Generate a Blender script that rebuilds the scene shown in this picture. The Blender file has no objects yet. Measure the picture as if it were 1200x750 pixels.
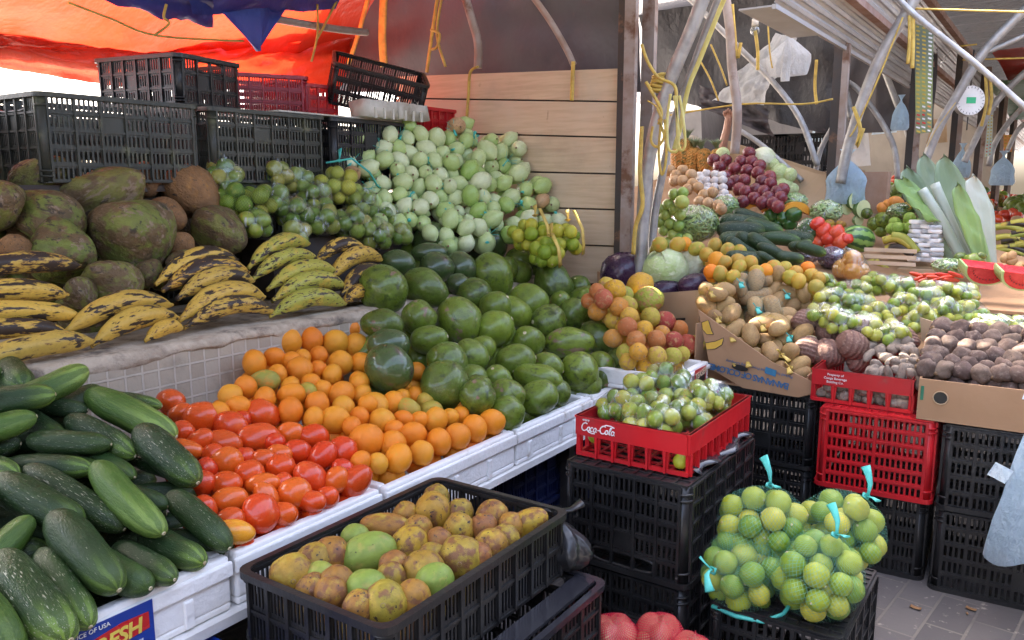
import bpy, bmesh, math, random
import numpy as np
from mathutils import Vector, Matrix, Quaternion
SC = bpy.context.scene
COL = SC.collection
PI = math.pi
EXPO = 3.8; WB = 7000
rnd = random.Random(7)
# ------------------------------------------------------------------ camera
FPX = 950.0; PIT = math.radians(9.56); AZ = math.radians(34.2); CH = 1.43
cam_f = Vector((math.cos(AZ)*math.cos(PIT), math.sin(AZ)*math.cos(PIT), -math.sin(PIT)))
cam_r = Vector((math.sin(AZ), -math.cos(AZ), 0))
cam_u = cam_r.cross(cam_f)
EYE = Vector((0, 0, CH))
cd = bpy.data.cameras.new('camera'); cam = bpy.data.objects.new('camera', cd); COL.objects.link(cam)
cd.sensor_width = 36; cd.lens = 36*FPX/1200; cd.clip_end = 500; cd.clip_start = 0.05
cam.matrix_world = Matrix.Translation(EYE) @ Matrix((cam_r, cam_u, -cam_f)).transposed().to_4x4()
SC.camera = cam
def ray(px, py): return cam_f*FPX + cam_r*(px-600) + cam_u*(375-py)
def atz(px, py, z): d = ray(px, py); return EYE + d*((z-CH)/d.z)
def atx(px, py, X): d = ray(px, py); return EYE + d*(X/d.x)
def aty(px, py, Y): d = ray(px, py); return EYE + d*(Y/d.y)
def hit(px, py, pl):                       # plane z = c + bx*X + by*Y
    c, bx, by = pl; d = ray(px, py)
    t = (c-CH)/(d.z - bx*d.x - by*d.y)
    return EYE + d*t
def dep(p): return (p-EYE).dot(cam_f)
def proj(p):
    d = p-EYE; z = d.dot(cam_f); return 600+FPX*d.dot(cam_r)/z, 375-FPX*d.dot(cam_u)/z
# ------------------------------------------------------------------ materials
class NT:
    def __init__(s, name):
        s.m = bpy.data.materials.new(name); s.m.use_nodes = True; s.t = s.m.node_tree
        s.t.nodes.clear(); s.out = s.n('OutputMaterial'); s.tc = None; s._v = None
    def n(s, ty, **kw):
        nd = s.t.nodes.new('ShaderNode'+ty)
        for k, v in kw.items(): setattr(nd, k, v)
        return nd
    def l(s, a, b): s.t.links.new(a, b)
    def s_(s, sock, v):
        if isinstance(v, bpy.types.NodeSocket): s.l(v, sock)
        elif isinstance(v, (tuple, list)) and len(v) == 3 and sock.type == 'RGBA': sock.default_value = (*v, 1)
        else: sock.default_value = v
    def vec(s):
        if s._v is None:
            tc = s.n('TexCoord'); oi = s.n('ObjectInfo'); s.oi = oi
            m = s.n('Math', operation='MULTIPLY'); s.l(oi.outputs['Random'], m.inputs[0]); m.inputs[1].default_value = 43.7
            c = s.n('CombineXYZ'); s.l(m.outputs[0], c.inputs[1]); s.l(m.outputs[0], c.inputs[2])
            a = s.n('VectorMath', operation='ADD'); s.l(tc.outputs['Object'], a.inputs[0]); s.l(c.outputs[0], a.inputs[1])
            s._v = a.outputs[0]; s.obj = tc.outputs['Object']; s.uv = tc.outputs['UV']; ge = s.n('NewGeometry'); s.rand = s.math('FRACT', s.math('ADD', oi.outputs['Random'], ge.outputs['Random Per Island']))
        return s._v
    def noise(s, scale, detail=3, rough=.55, vec=None, stretch=None):
        v = vec or s.vec()
        if stretch:
            mp = s.n('Mapping'); mp.inputs['Scale'].default_value = stretch; s.l(v, mp.inputs[0]); v = mp.outputs[0]
        n = s.n('TexNoise'); n.inputs['Scale'].default_value = scale; n.inputs['Detail'].default_value = detail
        n.inputs['Roughness'].default_value = rough; s.l(v, n.inputs['Vector']); return n.outputs[0]
    def rng(s, v, lo, hi, a=0., b=1.):
        m = s.n('MapRange', interpolation_type='SMOOTHSTEP'); s.s_(m.inputs[0], v)
        m.inputs[1].default_value = lo; m.inputs[2].default_value = hi; m.inputs[3].default_value = a; m.inputs[4].default_value = b
        return m.outputs[0]
    def math(s, op, a, b=0.0):
        m = s.n('Math', operation=op); s.s_(m.inputs[0], a); s.s_(m.inputs[1], b); return m.outputs[0]
    def mix(s, f, a, b, mode='MIX'):
        m = s.n('Mix', data_type='RGBA', blend_type=mode); s.s_(m.inputs[0], f); s.s_(m.inputs[6], a); s.s_(m.inputs[7], b); return m.outputs[2]
    def ramp(s, f, cols, interp='LINEAR'):
        r = s.n('ValToRGB'); r.color_ramp.interpolation = interp; e = r.color_ramp.elements; N = len(cols)
        for i, c in enumerate(cols):
            p = i/(N-1) if N > 1 else 0
            if i < 2: e[i].position = p; el = e[i]
            else: el = e.new(p)
        for i, c in enumerate(cols): e[i].position = i/max(1, N-1)
        for i, c in enumerate(cols): e[i].color = (*c, 1)
        s.s_(r.inputs[0], f); return r.outputs[0]
    def bsdf(s, col, rough=.5, metal=0, spec=.5, bump=None, bd=.1, coat=0, sss=0, alpha=None, trans=0, bdist=.01):
        p = s.n('BsdfPrincipled'); s.s_(p.inputs['Base Color'], col); s.s_(p.inputs['Roughness'], rough)
        p.inputs['Metallic'].default_value = metal; p.inputs['Specular IOR Level'].default_value = spec
        p.inputs['Coat Weight'].default_value = coat; p.inputs['Coat Roughness'].default_value = .07
        if sss: p.inputs['Subsurface Weight'].default_value = sss; p.inputs['Subsurface Scale'].default_value = .01
        if trans: p.inputs['Transmission Weight'].default_value = trans
        if bump is not None:
            b = s.n('Bump'); b.inputs['Strength'].default_value = bd; b.inputs['Distance'].default_value = bdist; s.l(bump, b.inputs['Height']); s.l(b.outputs[0], p.inputs['Normal'])
        s.l(p.outputs[0], s.out.inputs[0]); return p
MATS = {}
def fmat(name, pal, layers=(), rough=.4, spec=.33, bump=.15, bsc=30, coat=0, grad=None, stripes=None, sss=0, rv=.15, bdist=.02, jit=.07):
    """skin of a fruit: palette by object, mottled layers (color, scale, lo, hi[, stretch])"""
    t = NT(name); t.vec()
    col = t.ramp(t.rand, pal) if len(pal) > 1 else t.mix(0, pal[0], pal[0])
    if grad:                                   # (color, lo, hi) along the long axis
        sx = t.n('SeparateXYZ'); t.l(t.obj, sx.inputs[0])
        g = t.rng(sx.outputs[0], grad[1], grad[2])
        if stripes:
            at = t.n('Math', operation='ARCTAN2'); t.l(sx.outputs[1], at.inputs[0]); t.l(sx.outputs[2], at.inputs[1])
            nz = t.noise(2.5); w = t.math('SINE', t.math('ADD', t.math('MULTIPLY', at.outputs[0], stripes[0]), t.math('MULTIPLY', nz, 4.)))
            wv = t.rng(w, -.2, .9)
            g = t.math('MULTIPLY', g, t.rng(wv, 0, 1, .35, 1.))
            g = t.math('MULTIPLY', g, t.rng(t.math('FRACT', t.math('MULTIPLY', t.rand, 7.3)), 0, 1, .15, 1.))
        col = t.mix(g, col, grad[0])
    for L in layers:
        f = t.rng(t.math('ADD', t.noise(L[1], 5, .6, stretch=L[4] if len(L) > 4 else None), t.math('MULTIPLY', t.math('SUBTRACT', t.math('FRACT', t.math('MULTIPLY', t.rand, 5.7+L[1])), .5), jit)), L[2], L[3])
        if len(L) > 5: f = t.math('MULTIPLY', f, L[5])
        col = t.mix(f, col, L[0])
    col = t.mix(t.rng(t.noise(3.1), .3, .75, 0, rv), col, (.02, .02, .015))
    rr = t.rng(t.noise(6), .3, .7, rough*.8, min(1, rough*1.3))
    t.bsdf(col, rr, spec=spec, bump=t.noise(bsc, 3), bd=bump, coat=coat, sss=sss, bdist=bdist)
    MATS[name] = t.m; return t.m
def smat(name, c1, c2=None, sc=8, lo=.35, hi=.65, rough=.6, metal=0, bump=.1, bsc=40, spec=.5, dirt=None, coat=0, trans=0):
    t = NT(name); c2 = c2 or tuple(x*.75 for x in c1)
    col = t.mix(t.rng(t.noise(sc, 5, .6), lo, hi), c1, c2)
    if dirt: col = t.mix(t.rng(t.noise(dirt[1], 6, .65), dirt[2], dirt[3]), col, dirt[0])
    t.bsdf(col, t.rng(t.noise(sc*2), .3, .7, rough*.85, min(1, rough*1.15)), metal=metal, spec=spec, bump=t.noise(bsc, 4), bd=bump, coat=coat)
    MATS[name] = t.m; return t.m
def glossfilm(name, tint, base=.08, rough=.15, wr=12):
    t = NT(name); tr = t.n('BsdfTransparent'); tr.inputs[0].default_value = (*tint, 1)
    g = t.n('BsdfGlossy'); g.inputs['Roughness'].default_value = rough; g.inputs[0].default_value = (.7, .7, .7, 1)
    d = t.n('BsdfDiffuse'); d.inputs[0].default_value = (.85, .88, .9, 1)
    b = t.n('Bump'); b.inputs['Strength'].default_value = .6; b.inputs['Distance'].default_value = .015
    nz = t.noise(wr*3, 3, .6, stretch=(1, 1, .3)); t.l(nz, b.inputs['Height']); t.l(b.outputs[0], g.inputs['Normal'])
    lw = t.n('LayerWeight'); lw.inputs[0].default_value = .25; t.l(b.outputs[0], lw.inputs['Normal'])
    f = t.math('ADD', t.math('MULTIPLY', lw.outputs['Fresnel'], .22), base*.6)
    m1 = t.n('MixShader'); t.l(f, m1.inputs[0]); t.l(tr.outputs[0], m1.inputs[1]); t.l(g.outputs[0], m1.inputs[2])
    f2 = t.rng(t.noise(wr*4, 3, .6, stretch=(1, 1, .22)), .59, .69, .01, base*3.6)  # white diffuse streaks painted in as glints on the film
    m2 = t.n('MixShader'); t.l(f2, m2.inputs[0]); t.l(m1.outputs[0], m2.inputs[1]); t.l(d.outputs[0], m2.inputs[2])
    t.l(m2.outputs[0], t.out.inputs[0]); MATS[name] = t.m; return t.m
def netmat(name, col, nu, nv, th=.12, op=1.):
    t = NT(name); t.vec(); sp = t.n('SeparateXYZ'); t.l(t.uv, sp.inputs[0])
    u = t.math('MULTIPLY', sp.outputs[0], nu); v = t.math('MULTIPLY', sp.outputs[1], nv)
    u = t.math('ADD', u, t.math('MULTIPLY', t.noise(3), 1.5))
    a = t.math('LESS_THAN', t.math('FRACT', t.math('ADD', u, v)), th)
    b = t.math('LESS_THAN', t.math('FRACT', t.math('ADD', t.math('SUBTRACT', u, v), 100.)), th)
    f = t.math('MULTIPLY', t.math('MAXIMUM', a, b), op)
    tr = t.n('BsdfTransparent'); p = t.n('BsdfPrincipled'); p.inputs['Base Color'].default_value = (*col, 1); p.inputs['Roughness'].default_value = .4
    m = t.n('MixShader'); t.l(f, m.inputs[0]); t.l(tr.outputs[0], m.inputs[1]); t.l(p.outputs[0], m.inputs[2]); t.l(m.outputs[0], t.out.inputs[0])
    MATS[name] = t.m; return t.m
def tarpmat(name, c, trl=.5, c2=None, rough=.35, wr=3):
    t = NT(name); col = t.mix(t.rng(t.noise(2, 4), .35, .7), c, c2 or tuple(x*.8 for x in c))
    b = t.n('Bump'); b.inputs['Strength'].default_value = .7; b.inputs['Distance'].default_value = .06
    t.l(t.noise(wr, 5, .6, stretch=(1, 1, .6)), b.inputs['Height'])
    p = t.n('BsdfPrincipled'); t.l(col, p.inputs['Base Color']); p.inputs['Roughness'].default_value = rough; t.l(b.outputs[0], p.inputs['Normal'])
    d = t.n('BsdfTranslucent'); t.l(col, d.inputs[0]); t.l(b.outputs[0], d.inputs['Normal'])
    m = t.n('MixShader'); m.inputs[0].default_value = trl; t.l(p.outputs[0], m.inputs[1]); t.l(d.outputs[0], m.inputs[2]); t.l(m.outputs[0], t.out.inputs[0])
    MATS[name] = t.m; return t.m
# ------------------------------------------------------------------ mesh helpers
class MB:
    def __init__(s): s.v = []; s.f = []; s.mi = []; s.sm = []; s.cur = 0
    def add(s, vs, fs, smooth=False):
        o = len(s.v); s.v += [tuple(v) for v in vs]
        for f in fs: s.f.append(tuple(o+i for i in f)); s.mi.append(s.cur); s.sm.append(smooth)
        return s
    def box(s, x0, y0, z0, x1, y1, z1, M=None):
        vs = [Vector((x, y, z)) for z in (z0, z1) for y in (y0, y1) for x in (x0, x1)]
        if M is not None: vs = [M @ v for v in vs]
        return s.add(vs, [(0, 2, 3, 1), (4, 5, 7, 6), (0, 1, 5, 4), (2, 6, 7, 3), (0, 4, 6, 2), (1, 3, 7, 5)])
    def prism(s, poly, h0, h1, M=None):          # poly in xy
        n = len(poly); vs = [Vector((x, y, h0)) for x, y in poly]+[Vector((x, y, h1)) for x, y in poly]
        if M is not None: vs = [M @ v for v in vs]
        fs = [tuple(range(n))[::-1], tuple(range(n, 2*n))]+[(i, (i+1) % n, n+(i+1) % n, n+i) for i in range(n)]
        return s.add(vs, fs)
    def tube(s, pts, r, n=8, rads=None, flat=1.0, cap=True):
        pts = [Vector(p) for p in pts]; N = len(pts); vs = []; up = Vector((0, 0, 1))
        for i, p in enumerate(pts):
            d = (pts[min(i+1, N-1)]-pts[max(i-1, 0)]).normalized()
            if i == 0: a = d.cross(up if abs(d.z) < .9 else Vector((1, 0, 0))).normalized()
            else: a = (a-d*a.dot(d)).normalized()
            b = d.cross(a); rr = rads[i] if rads else r
            for k in range(n):
                t = 2*PI*k/n; vs.append(p+a*(math.cos(t)*rr)+b*(math.sin(t)*rr*flat))
        fs = [(i*n+k, i*n+(k+1) % n, (i+1)*n+(k+1) % n, (i+1)*n+k) for i in range(N-1) for k in range(n)]
        s.add(vs, fs, True)
        if cap:
            o = len(s.v)-len(vs)
            s.f.append(tuple(o+k for k in range(n))[::-1]); s.f.append(tuple(o+(N-1)*n+k for k in range(n))); s.mi += [s.cur]*2; s.sm += [False]*2
        return s
    def grid(s, P, thick=0, smooth=True):         # P[i][j] points; optional thickness along normal
        ni, nj = len(P), len(P[0])
        V = [Vector(P[i][j]) for i in range(ni) for j in range(nj)]
        F = [(i*nj+j, i*nj+j+1, (i+1)*nj+j+1, (i+1)*nj+j) for i in range(ni-1) for j in range(nj-1)]
        if not thick: return s.add(V, F, smooth)
        N = []
        for i in range(ni):
            for j in range(nj):
                a = Vector(P[min(i+1, ni-1)][j])-Vector(P[max(i-1, 0)][j]); b = Vector(P[i][min(j+1, nj-1)])-Vector(P[i][max(j-1, 0)][:])
                N.append(a.cross(b).normalized())
        W = [v+n*thick for v, n in zip(V, N)]; m = len(V)
        F2 = [tuple(m+k for k in f)[::-1] for f in F]
        e = [i*nj for i in range(ni)]; ed = [j for j in range(nj)]+[i*nj+nj-1 for i in range(1, ni)]+[(ni-1)*nj+j for j in range(nj-2, -1, -1)]+[i*nj for i in range(ni-2, 0, -1)]
        S = [(ed[k], m+ed[k], m+ed[(k+1) % len(ed)], ed[(k+1) % len(ed)]) for k in range(len(ed))]
        return s.add(V+W, F+F2+S, smooth)
    def mesh(s, name, *mats):
        me = bpy.data.meshes.new(name); me.from_pydata(s.v, [], s.f)
        for m in mats: me.materials.append(m)
        me.polygons.foreach_set('material_index', s.mi); me.polygons.foreach_set('use_smooth', s.sm); me.update(); return me
    def build(s, name, mat, parent=None, **kw):
        mats = mat if isinstance(mat, (list, tuple)) else [mat]
        return link(name, s.mesh(name, *mats), parent, **kw)
def link(name, data, parent=None, loc=None, bevel=0, M=None):
    o = bpy.data.objects.new(name, data); COL.objects.link(o)
    if parent: o.parent = parent
    if loc is not None: o.location = loc
    if M is not None: o.matrix_local = M
    if bevel:
        b = o.modifiers.new('bevel', 'BEVEL'); b.width = bevel; b.segments = 2; b.limit_method = 'ANGLE'
    return o
def tag(o, label, cat, group=None, kind=None):
    if label: o['label'] = label
    if cat: o['category'] = cat
    if group: o['group'] = group
    if kind: o['kind'] = kind
    return o
def struct(o): o['kind'] = 'structure'; return o
def thing(name, label, cat, loc=(0, 0, 0), rz=0, group=None):
    o = bpy.data.objects.new(name, None); COL.objects.link(o); o.location = loc; o.rotation_euler = (0, 0, rz); o.empty_display_size = .05
    return tag(o, label, cat, group)
def dup(root, loc=None, rz=None, label=None, group=None, M=None):
    r = root.copy(); COL.objects.link(r)
    if loc is not None: r.location = loc
    if rz is not None: r.rotation_euler = (0, 0, rz)
    if M is not None: r.matrix_world = M
    if label: r['label'] = label
    if group: r['group'] = group
    for ch in list(root.children):
        c = ch.copy(); COL.objects.link(c); c.parent = r
        for g in list(ch.children):
            d = g.copy(); COL.objects.link(d); d.parent = c
    return r
def text(body, size, parent, M, mat, name='lettering', extrude=.0006, shear=0, align='CENTER', bold=0, sx=1):
    c = bpy.data.curves.new(name, 'FONT'); c.body = body; c.size = size; c.extrude = extrude; c.align_x = align; c.shear = shear; c.offset = bold; c.resolution_u = 3
    c.space_character = sx
    c.materials.append(mat); o = link(name, c, parent, M=M); dg = bpy.context.evaluated_depsgraph_get(); me = bpy.data.meshes.new_from_object(o.evaluated_get(dg)); bpy.data.objects.remove(o)
    return link(name, me, parent, M=M)
def frame(o, xa, ya):                            # matrix with given origin, x axis and y axis
    x = Vector(xa).normalized(); z = x.cross(Vector(ya)).normalized(); y = z.cross(x)
    return Matrix.Translation(Vector(o)) @ Matrix((x, y, z)).transposed().to_4x4()
# ------------------------------------------------------------------ fruit meshes (unit, long axis x)
def vnoise(p, s, seed):
    from mathutils import noise as N
    return N.noise(Vector(p)*s+Vector((seed*3.1, seed*1.7, seed*5.3)))
def fruit_mesh(name, mats, prof, seed=0, ns=1.5, na=.04, seg=20, rings=14, bend=0, lobes=0, lobamp=0, tip=None, flat=1, fine=None):
    b = MB(); vs = []; fs = []
    for i in range(rings+1):
        t = -math.cos(PI*i/rings); r = prof(t)
        for k in range(seg):
            a = 2*PI*k/seg; rr = r*(1+lobamp*math.cos(lobes*a))
            p = Vector((t, rr*math.cos(a), rr*math.sin(a)*flat))
            f = 1+na*vnoise(p, ns, seed)
            if fine: f += fine[0]*vnoise(p, fine[1], seed+9)
            p = Vector((p.x, p.y*f, p.z*f)); p.z += bend*(p.x**2-.3)
            vs.append(p)
    for i in range(rings):
        for k in range(seg):
            fs.append((i*seg+k, i*seg+(k+1) % seg, (i+1)*seg+(k+1) % seg, (i+1)*seg+k))
    b.add(vs, fs, True)
    if tip:                                    # (radius, depth) small scar / button at +x, material 1
        b.cur = 1; R, D = tip; x0 = 1-.02; ve = []; z0 = bend*.7
        for i, (x, r) in enumerate(((x0-.06, R*1.15), (x0+D, R), (x0+D, R*.55), (x0+D-.015, .001))):
            for k in range(8): ve.append((x, r*math.cos(k*PI/4), r*math.sin(k*PI/4)+z0))
        b.add(ve, [(i*8+k, i*8+(k+1) % 8, (i+1)*8+(k+1) % 8, (i+1)*8+k) for i in range(3) for k in range(8)], True)
    return b.mesh(name, *mats)
sph = lambda t: math.sqrt(max(0, 1-t*t))
def cap(p): return lambda t: max(0, 1-abs(t)**p)**(1/2.2)
def put(me, name, c, d, hl, hw, label, cat, group=None, roll=None, rng=None, parent=None):
    rng = rng or rnd
    o = bpy.data.objects.new(name, me); COL.objects.link(o)
    q = Vector((1, 0, 0)).rotation_difference(Vector(d).normalized()) if Vector(d).length > 1e-6 else Quaternion()
    q = q @ Quaternion((1, 0, 0), rng.uniform(0, 2*PI) if roll is None else roll)
    o.rotation_mode = 'QUATERNION'; o.rotation_quaternion = q; o.location = c
    hs = (hw, hw) if not isinstance(hw, tuple) else hw
    o.scale = (hl, hs[0], hs[1])
    if parent: o.parent = parent
    if label: tag(o, label, cat, group)
    return o
def relax(P, R, it=30, fixed=None, w=.5, keep=.04, overlap=.94, view=False):
    P = np.array(P, float); R = np.array(R, float); O = P.copy(); n = len(P)
    W = np.ones(n) if fixed is None else np.array(fixed, float)
    for _ in range(it):
        D = P[:, None]-P[None]; L = np.sqrt((D**2).sum(2))+1e-9; T = (R[:, None]+R[None])*overlap
        pen = np.clip(T-L, 0, None); np.fill_diagonal(pen, 0)
        sh = (D/L[..., None]*pen[..., None]*w*(W[:, None]/(W[:, None]+W[None]))[..., None]).sum(1)
        if view:
            V = O-np.array([0, 0, 1.43]); V /= np.linalg.norm(V, axis=1)[:, None]; al_ = (sh*V).sum(1)[:, None]*V; sh = np.where((W < .9)[:, None], (sh-al_)*.45+al_*1.3, sh)
        P += sh*.7; P += (O-P)*keep
    return P
def zone(px, py, box, names):
    x0, y0, x1, y1 = box; u = (px-x0)/(x1-x0); v = (py-y0)/(y1-y0)
    r = names[0][0 if v < .33 else 1 if v < .66 else 2]; c = names[1][0 if u < .5 else 1]
    return f'{r} {c}'
def heap(items, meshes, name, cat, group, plane, labf, box, zn, org=(0, 0), sc=1.0, aspect=1.0, seed=1, fill=True, tilt=.35, maxov=.88, fillfac=1.5, grow=1.07, common=None, bounds=None, tray=False, minr=0):
    """items: (cx, cy, major, minor, angle) in picture units; each becomes a fruit at its place on the heap"""
    rg = random.Random(seed); rec = []; P = []; R = []; W = []
    c0, bx, by = plane; nrm = Vector((-bx, -by, 1)).normalized()
    for it in items:
        cx, cy, mj, mn = it[:4]; an = it[4] if len(it) > 4 else None; mi = it[5] if len(it) > 5 else None
        px, py = org[0]+cx/sc, org[1]+cy/sc; c = hit(px, py, plane); z = dep(c)
        a, b = mj/sc/2*z/FPX*grow, mn/sc/2*z/FPX*grow
        b = max(b, minr); a = max(a, b)
        if an is None:
            if a < b: a, b = b, a
            b = max(b, a*.82); d = Vector((rg.uniform(-1, 1), rg.uniform(-1, 1), rg.uniform(-.3, 1)))
            a, b = b*aspect, (a+b)/2
            a, b = (a, b)
        else:
            b = max(b, a*.5); an = math.radians(an)
            d = cam_r*math.cos(an)+cam_u*math.sin(an)+cam_f*rg.uniform(-tilt, tilt)
            if rg.random() < .5: d = -d
        rec.append([px, py, a, b, d, mi]); P.append(tuple(c)); R.append((a+2*b)/3); W.append(.3)
    m = len(P)
    if fill:
        for i in range(m):
            r = R[i]; p = Vector(P[i])-nrm*r*fillfac+Vector((rg.uniform(-.6, .6)*r, rg.uniform(-.2, .9)*r, 0)); P.append(tuple(p)); R.append(r*.95); W.append(1.)
    P = relax(P, R, 40, W, overlap=maxov, view=True)
    if tray:
        for i in range(len(P)): P[i][2] = max(P[i][2], .52+R[i]*.95); P[i][1] = max(P[i][1], 1.462+R[i]*(.55 if i < m else 1.0))
    if bounds:
        for i in range(len(P)):
            for ax in (0, 1): P[i][ax] = min(max(P[i][ax], bounds[ax*2]+R[i]), bounds[ax*2+1]-R[i])
    for i in range(len(P)):
        j = i if i < m else i-m
        px, py, a, b, d, mi = rec[j]
        if i >= m: d = Vector((rg.uniform(-1, 1), rg.uniform(-1, 1), rg.uniform(-1, 1))); mi = None
        me = meshes[mi if mi is not None else rg.randrange(common or len(meshes))]
        z = zone(px, py, box, zn)
        lab = labf(a, b, mi, z, i >= m)
        put(me, name, P[i], d, a, b, lab, cat, group, rng=rg)

def lumped(name, label, items, kind='stuff', U=.03):
    """one object for what goes past the number built one by one: items (mesh, centre, direction, half length, half width)"""
    rg = random.Random(9); b = MB(); mats = []
    V = []; F = []; MI = []; o = 0
    for me, c, d, hl, hw in items:
        q = Vector((1, 0, 0)).rotation_difference(Vector(d).normalized()).to_matrix() @ Matrix.Rotation(rg.uniform(0, 6), 3, 'X')
        for m in me.materials:
            if m not in mats: mats.append(m)
        S = Matrix.Diagonal((hl, hw, hw)); T = np.array(q @ S); co = np.empty(len(me.vertices)*3); me.vertices.foreach_get('co', co)
        V.append((co.reshape(-1, 3) @ T.T+np.array(c))/U)
        for p in me.polygons: F.append(tuple(o+i for i in p.vertices)); MI.append(mats.index(me.materials[p.material_index]))
        o += len(me.vertices)
    m2 = bpy.data.meshes.new(name); m2.from_pydata(np.concatenate(V).tolist(), [], F)
    for m in mats: m2.materials.append(m)
    m2.polygons.foreach_set('material_index', MI); m2.polygons.foreach_set('use_smooth', [True]*len(F)); m2.update()
    ob = link(name, m2); ob.scale = (U,)*3; ob['label'] = label; ob['kind'] = kind; return ob
LUMP = {}
# ------------------------------------------------------------------ fruit materials and meshes
scar = smat('stem_scar', (.32, .2, .1), (.12, .07, .04), sc=5)
pale = smat('pale_scar', (.62, .55, .36), (.4, .3, .15), sc=5)
M_cuke = fmat('cucumber_skin', [(.014, .032, .01), (.022, .05, .012), (.016, .038, .013), (.03, .07, .015)],
              [((.07, .12, .04), 4, .55, .75, (.6, 3, 3), .5), ((.42, .42, .3), 7, .63, .67, (1, 2.5, 2.5), .85), ((.3, .3, .2), 40, .68, .72, (1, 1, 1), .4)], rough=.36, bump=.25, bsc=14, grad=((.2, .32, .05), .25, 1.05), stripes=(7,), bdist=.03, spec=.35)
M_tom = fmat('tomato_skin', [(.74, .075, .01), (.64, .035, .008), (.74, .09, .012), (.68, .05, .008), (.78, .14, .014), (.52, .018, .008)], [((.8, .2, .04), 1.1, .5, .8, (1, 1, 1), .45), ((.3, .1, .03), 14, .74, .8, (1, 1, 1), .5)], rough=.3, bump=.03, coat=.55, rv=.08, spec=.25)
M_tomy = fmat('pale_tomato_skin', [(.8, .33, .03)], [((.75, .12, .02), 1.2, .5, .8)], rough=.25, bump=.03, coat=.3, rv=.05)
M_man = fmat('mandarin_peel', [(.82, .22, .015), (.86, .30, .02), (.80, .19, .012), (.8, .35, .03), (.84, .26, .015)], [((.62, .42, .05), 1.0, .58, .85, (1, 1, 1), .6), ((.1, .04, .02), 11, .73, .78, (1, 1, 1), .7)], rough=.4, bump=.22, bsc=38, rv=.06, bdist=.03, spec=.35)
M_mang = fmat('green_mandarin_peel', [(.4, .36, .05), (.56, .36, .05), (.32, .3, .05), (.6, .3, .05)], [((.62, .27, .04), 1.3, .5, .7), ((.12, .06, .02), 9, .7, .77)], rough=.4, bump=.22, bsc=38, rv=.08, bdist=.03)
M_avo = fmat('avocado_skin', [(.14, .2, .02), (.075, .115, .015), (.2, .27, .025), (.105, .155, .017), (.17, .235, .022)], [((.2, .3, .05), 2.2, .45, .75, (1, 1, 1), .6), ((.02, .035, .012), 3, .56, .72, (1, 1, 1), .75), ((.27, .16, .11), 1.5, .66, .70, (1, 1, 1), .85), ((.32, .36, .16), 30, .66, .72, (1, 1, 1), .5)], rough=.32, bump=.2, bsc=22, rv=.35, bdist=.03, coat=.5, spec=.25, jit=.14)
M_avod = fmat('dark_avocado_skin', [(.045, .08, .02), (.055, .1, .022)], [((.1, .14, .035), 2.2, .5, .75, (1, 1, 1), .6), ((.09, .05, .04), 1.7, .55, .75)], rough=.32, bump=.2, bsc=26, rv=.3, bdist=.03, coat=.8, spec=.3)
M_coc = fmat('coconut_husk', [(.2, .22, .045), (.23, .18, .055), (.17, .21, .04), (.22, .19, .05)], [((.15, .085, .045), 1.6, .44, .56, (.7, 1.4, 1.4), .9), ((.29, .2, .14), 3.2, .58, .63, (.6, 1.5, 1.5), .8), ((.04, .028, .02), 4, .58, .66, (.8, 1.2, 1.2), .85)], rough=.55, bump=.35, bsc=10, rv=.35, bdist=.03)
M_cocb = fmat('brown_coconut_husk', [(.24, .12, .055), (.3, .15, .06)], [((.42, .2, .06), 3, .55, .7), ((.06, .04, .03), 5, .6, .7)], rough=.6, bump=.4, bsc=10, rv=.35, bdist=.03)
M_pla = fmat('ripe_plantain_skin', [(.66, .38, .055), (.56, .36, .07), (.68, .42, .07)], [((.22, .1, .045), 2.6, .5, .62, (.5, 1.5, 1.5), .8), ((.045, .03, .022), .9, .53, .57, (.4, 1.5, 1.5)), ((.05, .03, .025), 2.6, .6, .63, (.5, 1.5, 1.5))], rough=.42, bump=.1, rv=.15, jit=.16)
M_plg = fmat('green_plantain_skin', [(.36, .38, .07), (.5, .42, .07), (.3, .34, .06)], [((.6, .42, .07), .8, .45, .65), ((.05, .035, .025), 1.1, .56, .6, (.4, 1.6, 1.6)), ((.07, .04, .03), 3, .6, .64, (.5, 1.7, 1.7))], rough=.42, bump=.1, rv=.15)
M_mam = fmat('sapote_skin', [(.4, .2, .03), (.28, .1, .035), (.48, .3, .03), (.36, .15, .03), (.34, .26, .03)], [((.46, .32, .04), 1.3, .5, .68), ((.2, .075, .04), 1.7, .5, .62, (1, 1, 1), .85), ((.05, .03, .025), 4, .62, .67)], rough=.45, bump=.2, bsc=18, rv=.3)
M_mamg = fmat('green_sapote_skin', [(.2, .3, .05), (.3, .34, .06)], [((.06, .05, .02), 6, .66, .72), ((.36, .34, .08), 2, .5, .7)], rough=.42, bump=.15, rv=.2)
M_pas = fmat('passion_fruit_skin', [(.82, .5, .03), (.42, .035, .045), (.75, .42, .06), (.36, .42, .06), (.78, .38, .04), (.45, .06, .06)], [((.55, .28, .12), 2.4, .52, .65), ((.3, .14, .08), 8, .62, .7)], rough=.5, bump=.4, bsc=9, rv=.15, bdist=.04)
M_lime = fmat('lime_peel', [(.24, .33, .025), (.15, .26, .02), (.36, .4, .03), (.2, .3, .025), (.12, .23, .02)], [((.5, .5, .09), 1.3, .5, .75, (1, 1, 1), .5), ((.3, .22, .1), 9, .72, .78)], rough=.34, bump=.2, bsc=36, rv=.12, bdist=.03)
M_limd = fmat('dark_lime_peel', [(.11, .2, .02), (.17, .27, .025), (.23, .3, .035), (.4, .33, .05)], [((.3, .36, .07), 1.5, .52, .75, (1, 1, 1), .6)], rough=.32, bump=.2, bsc=36, rv=.2, bdist=.03)
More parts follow.
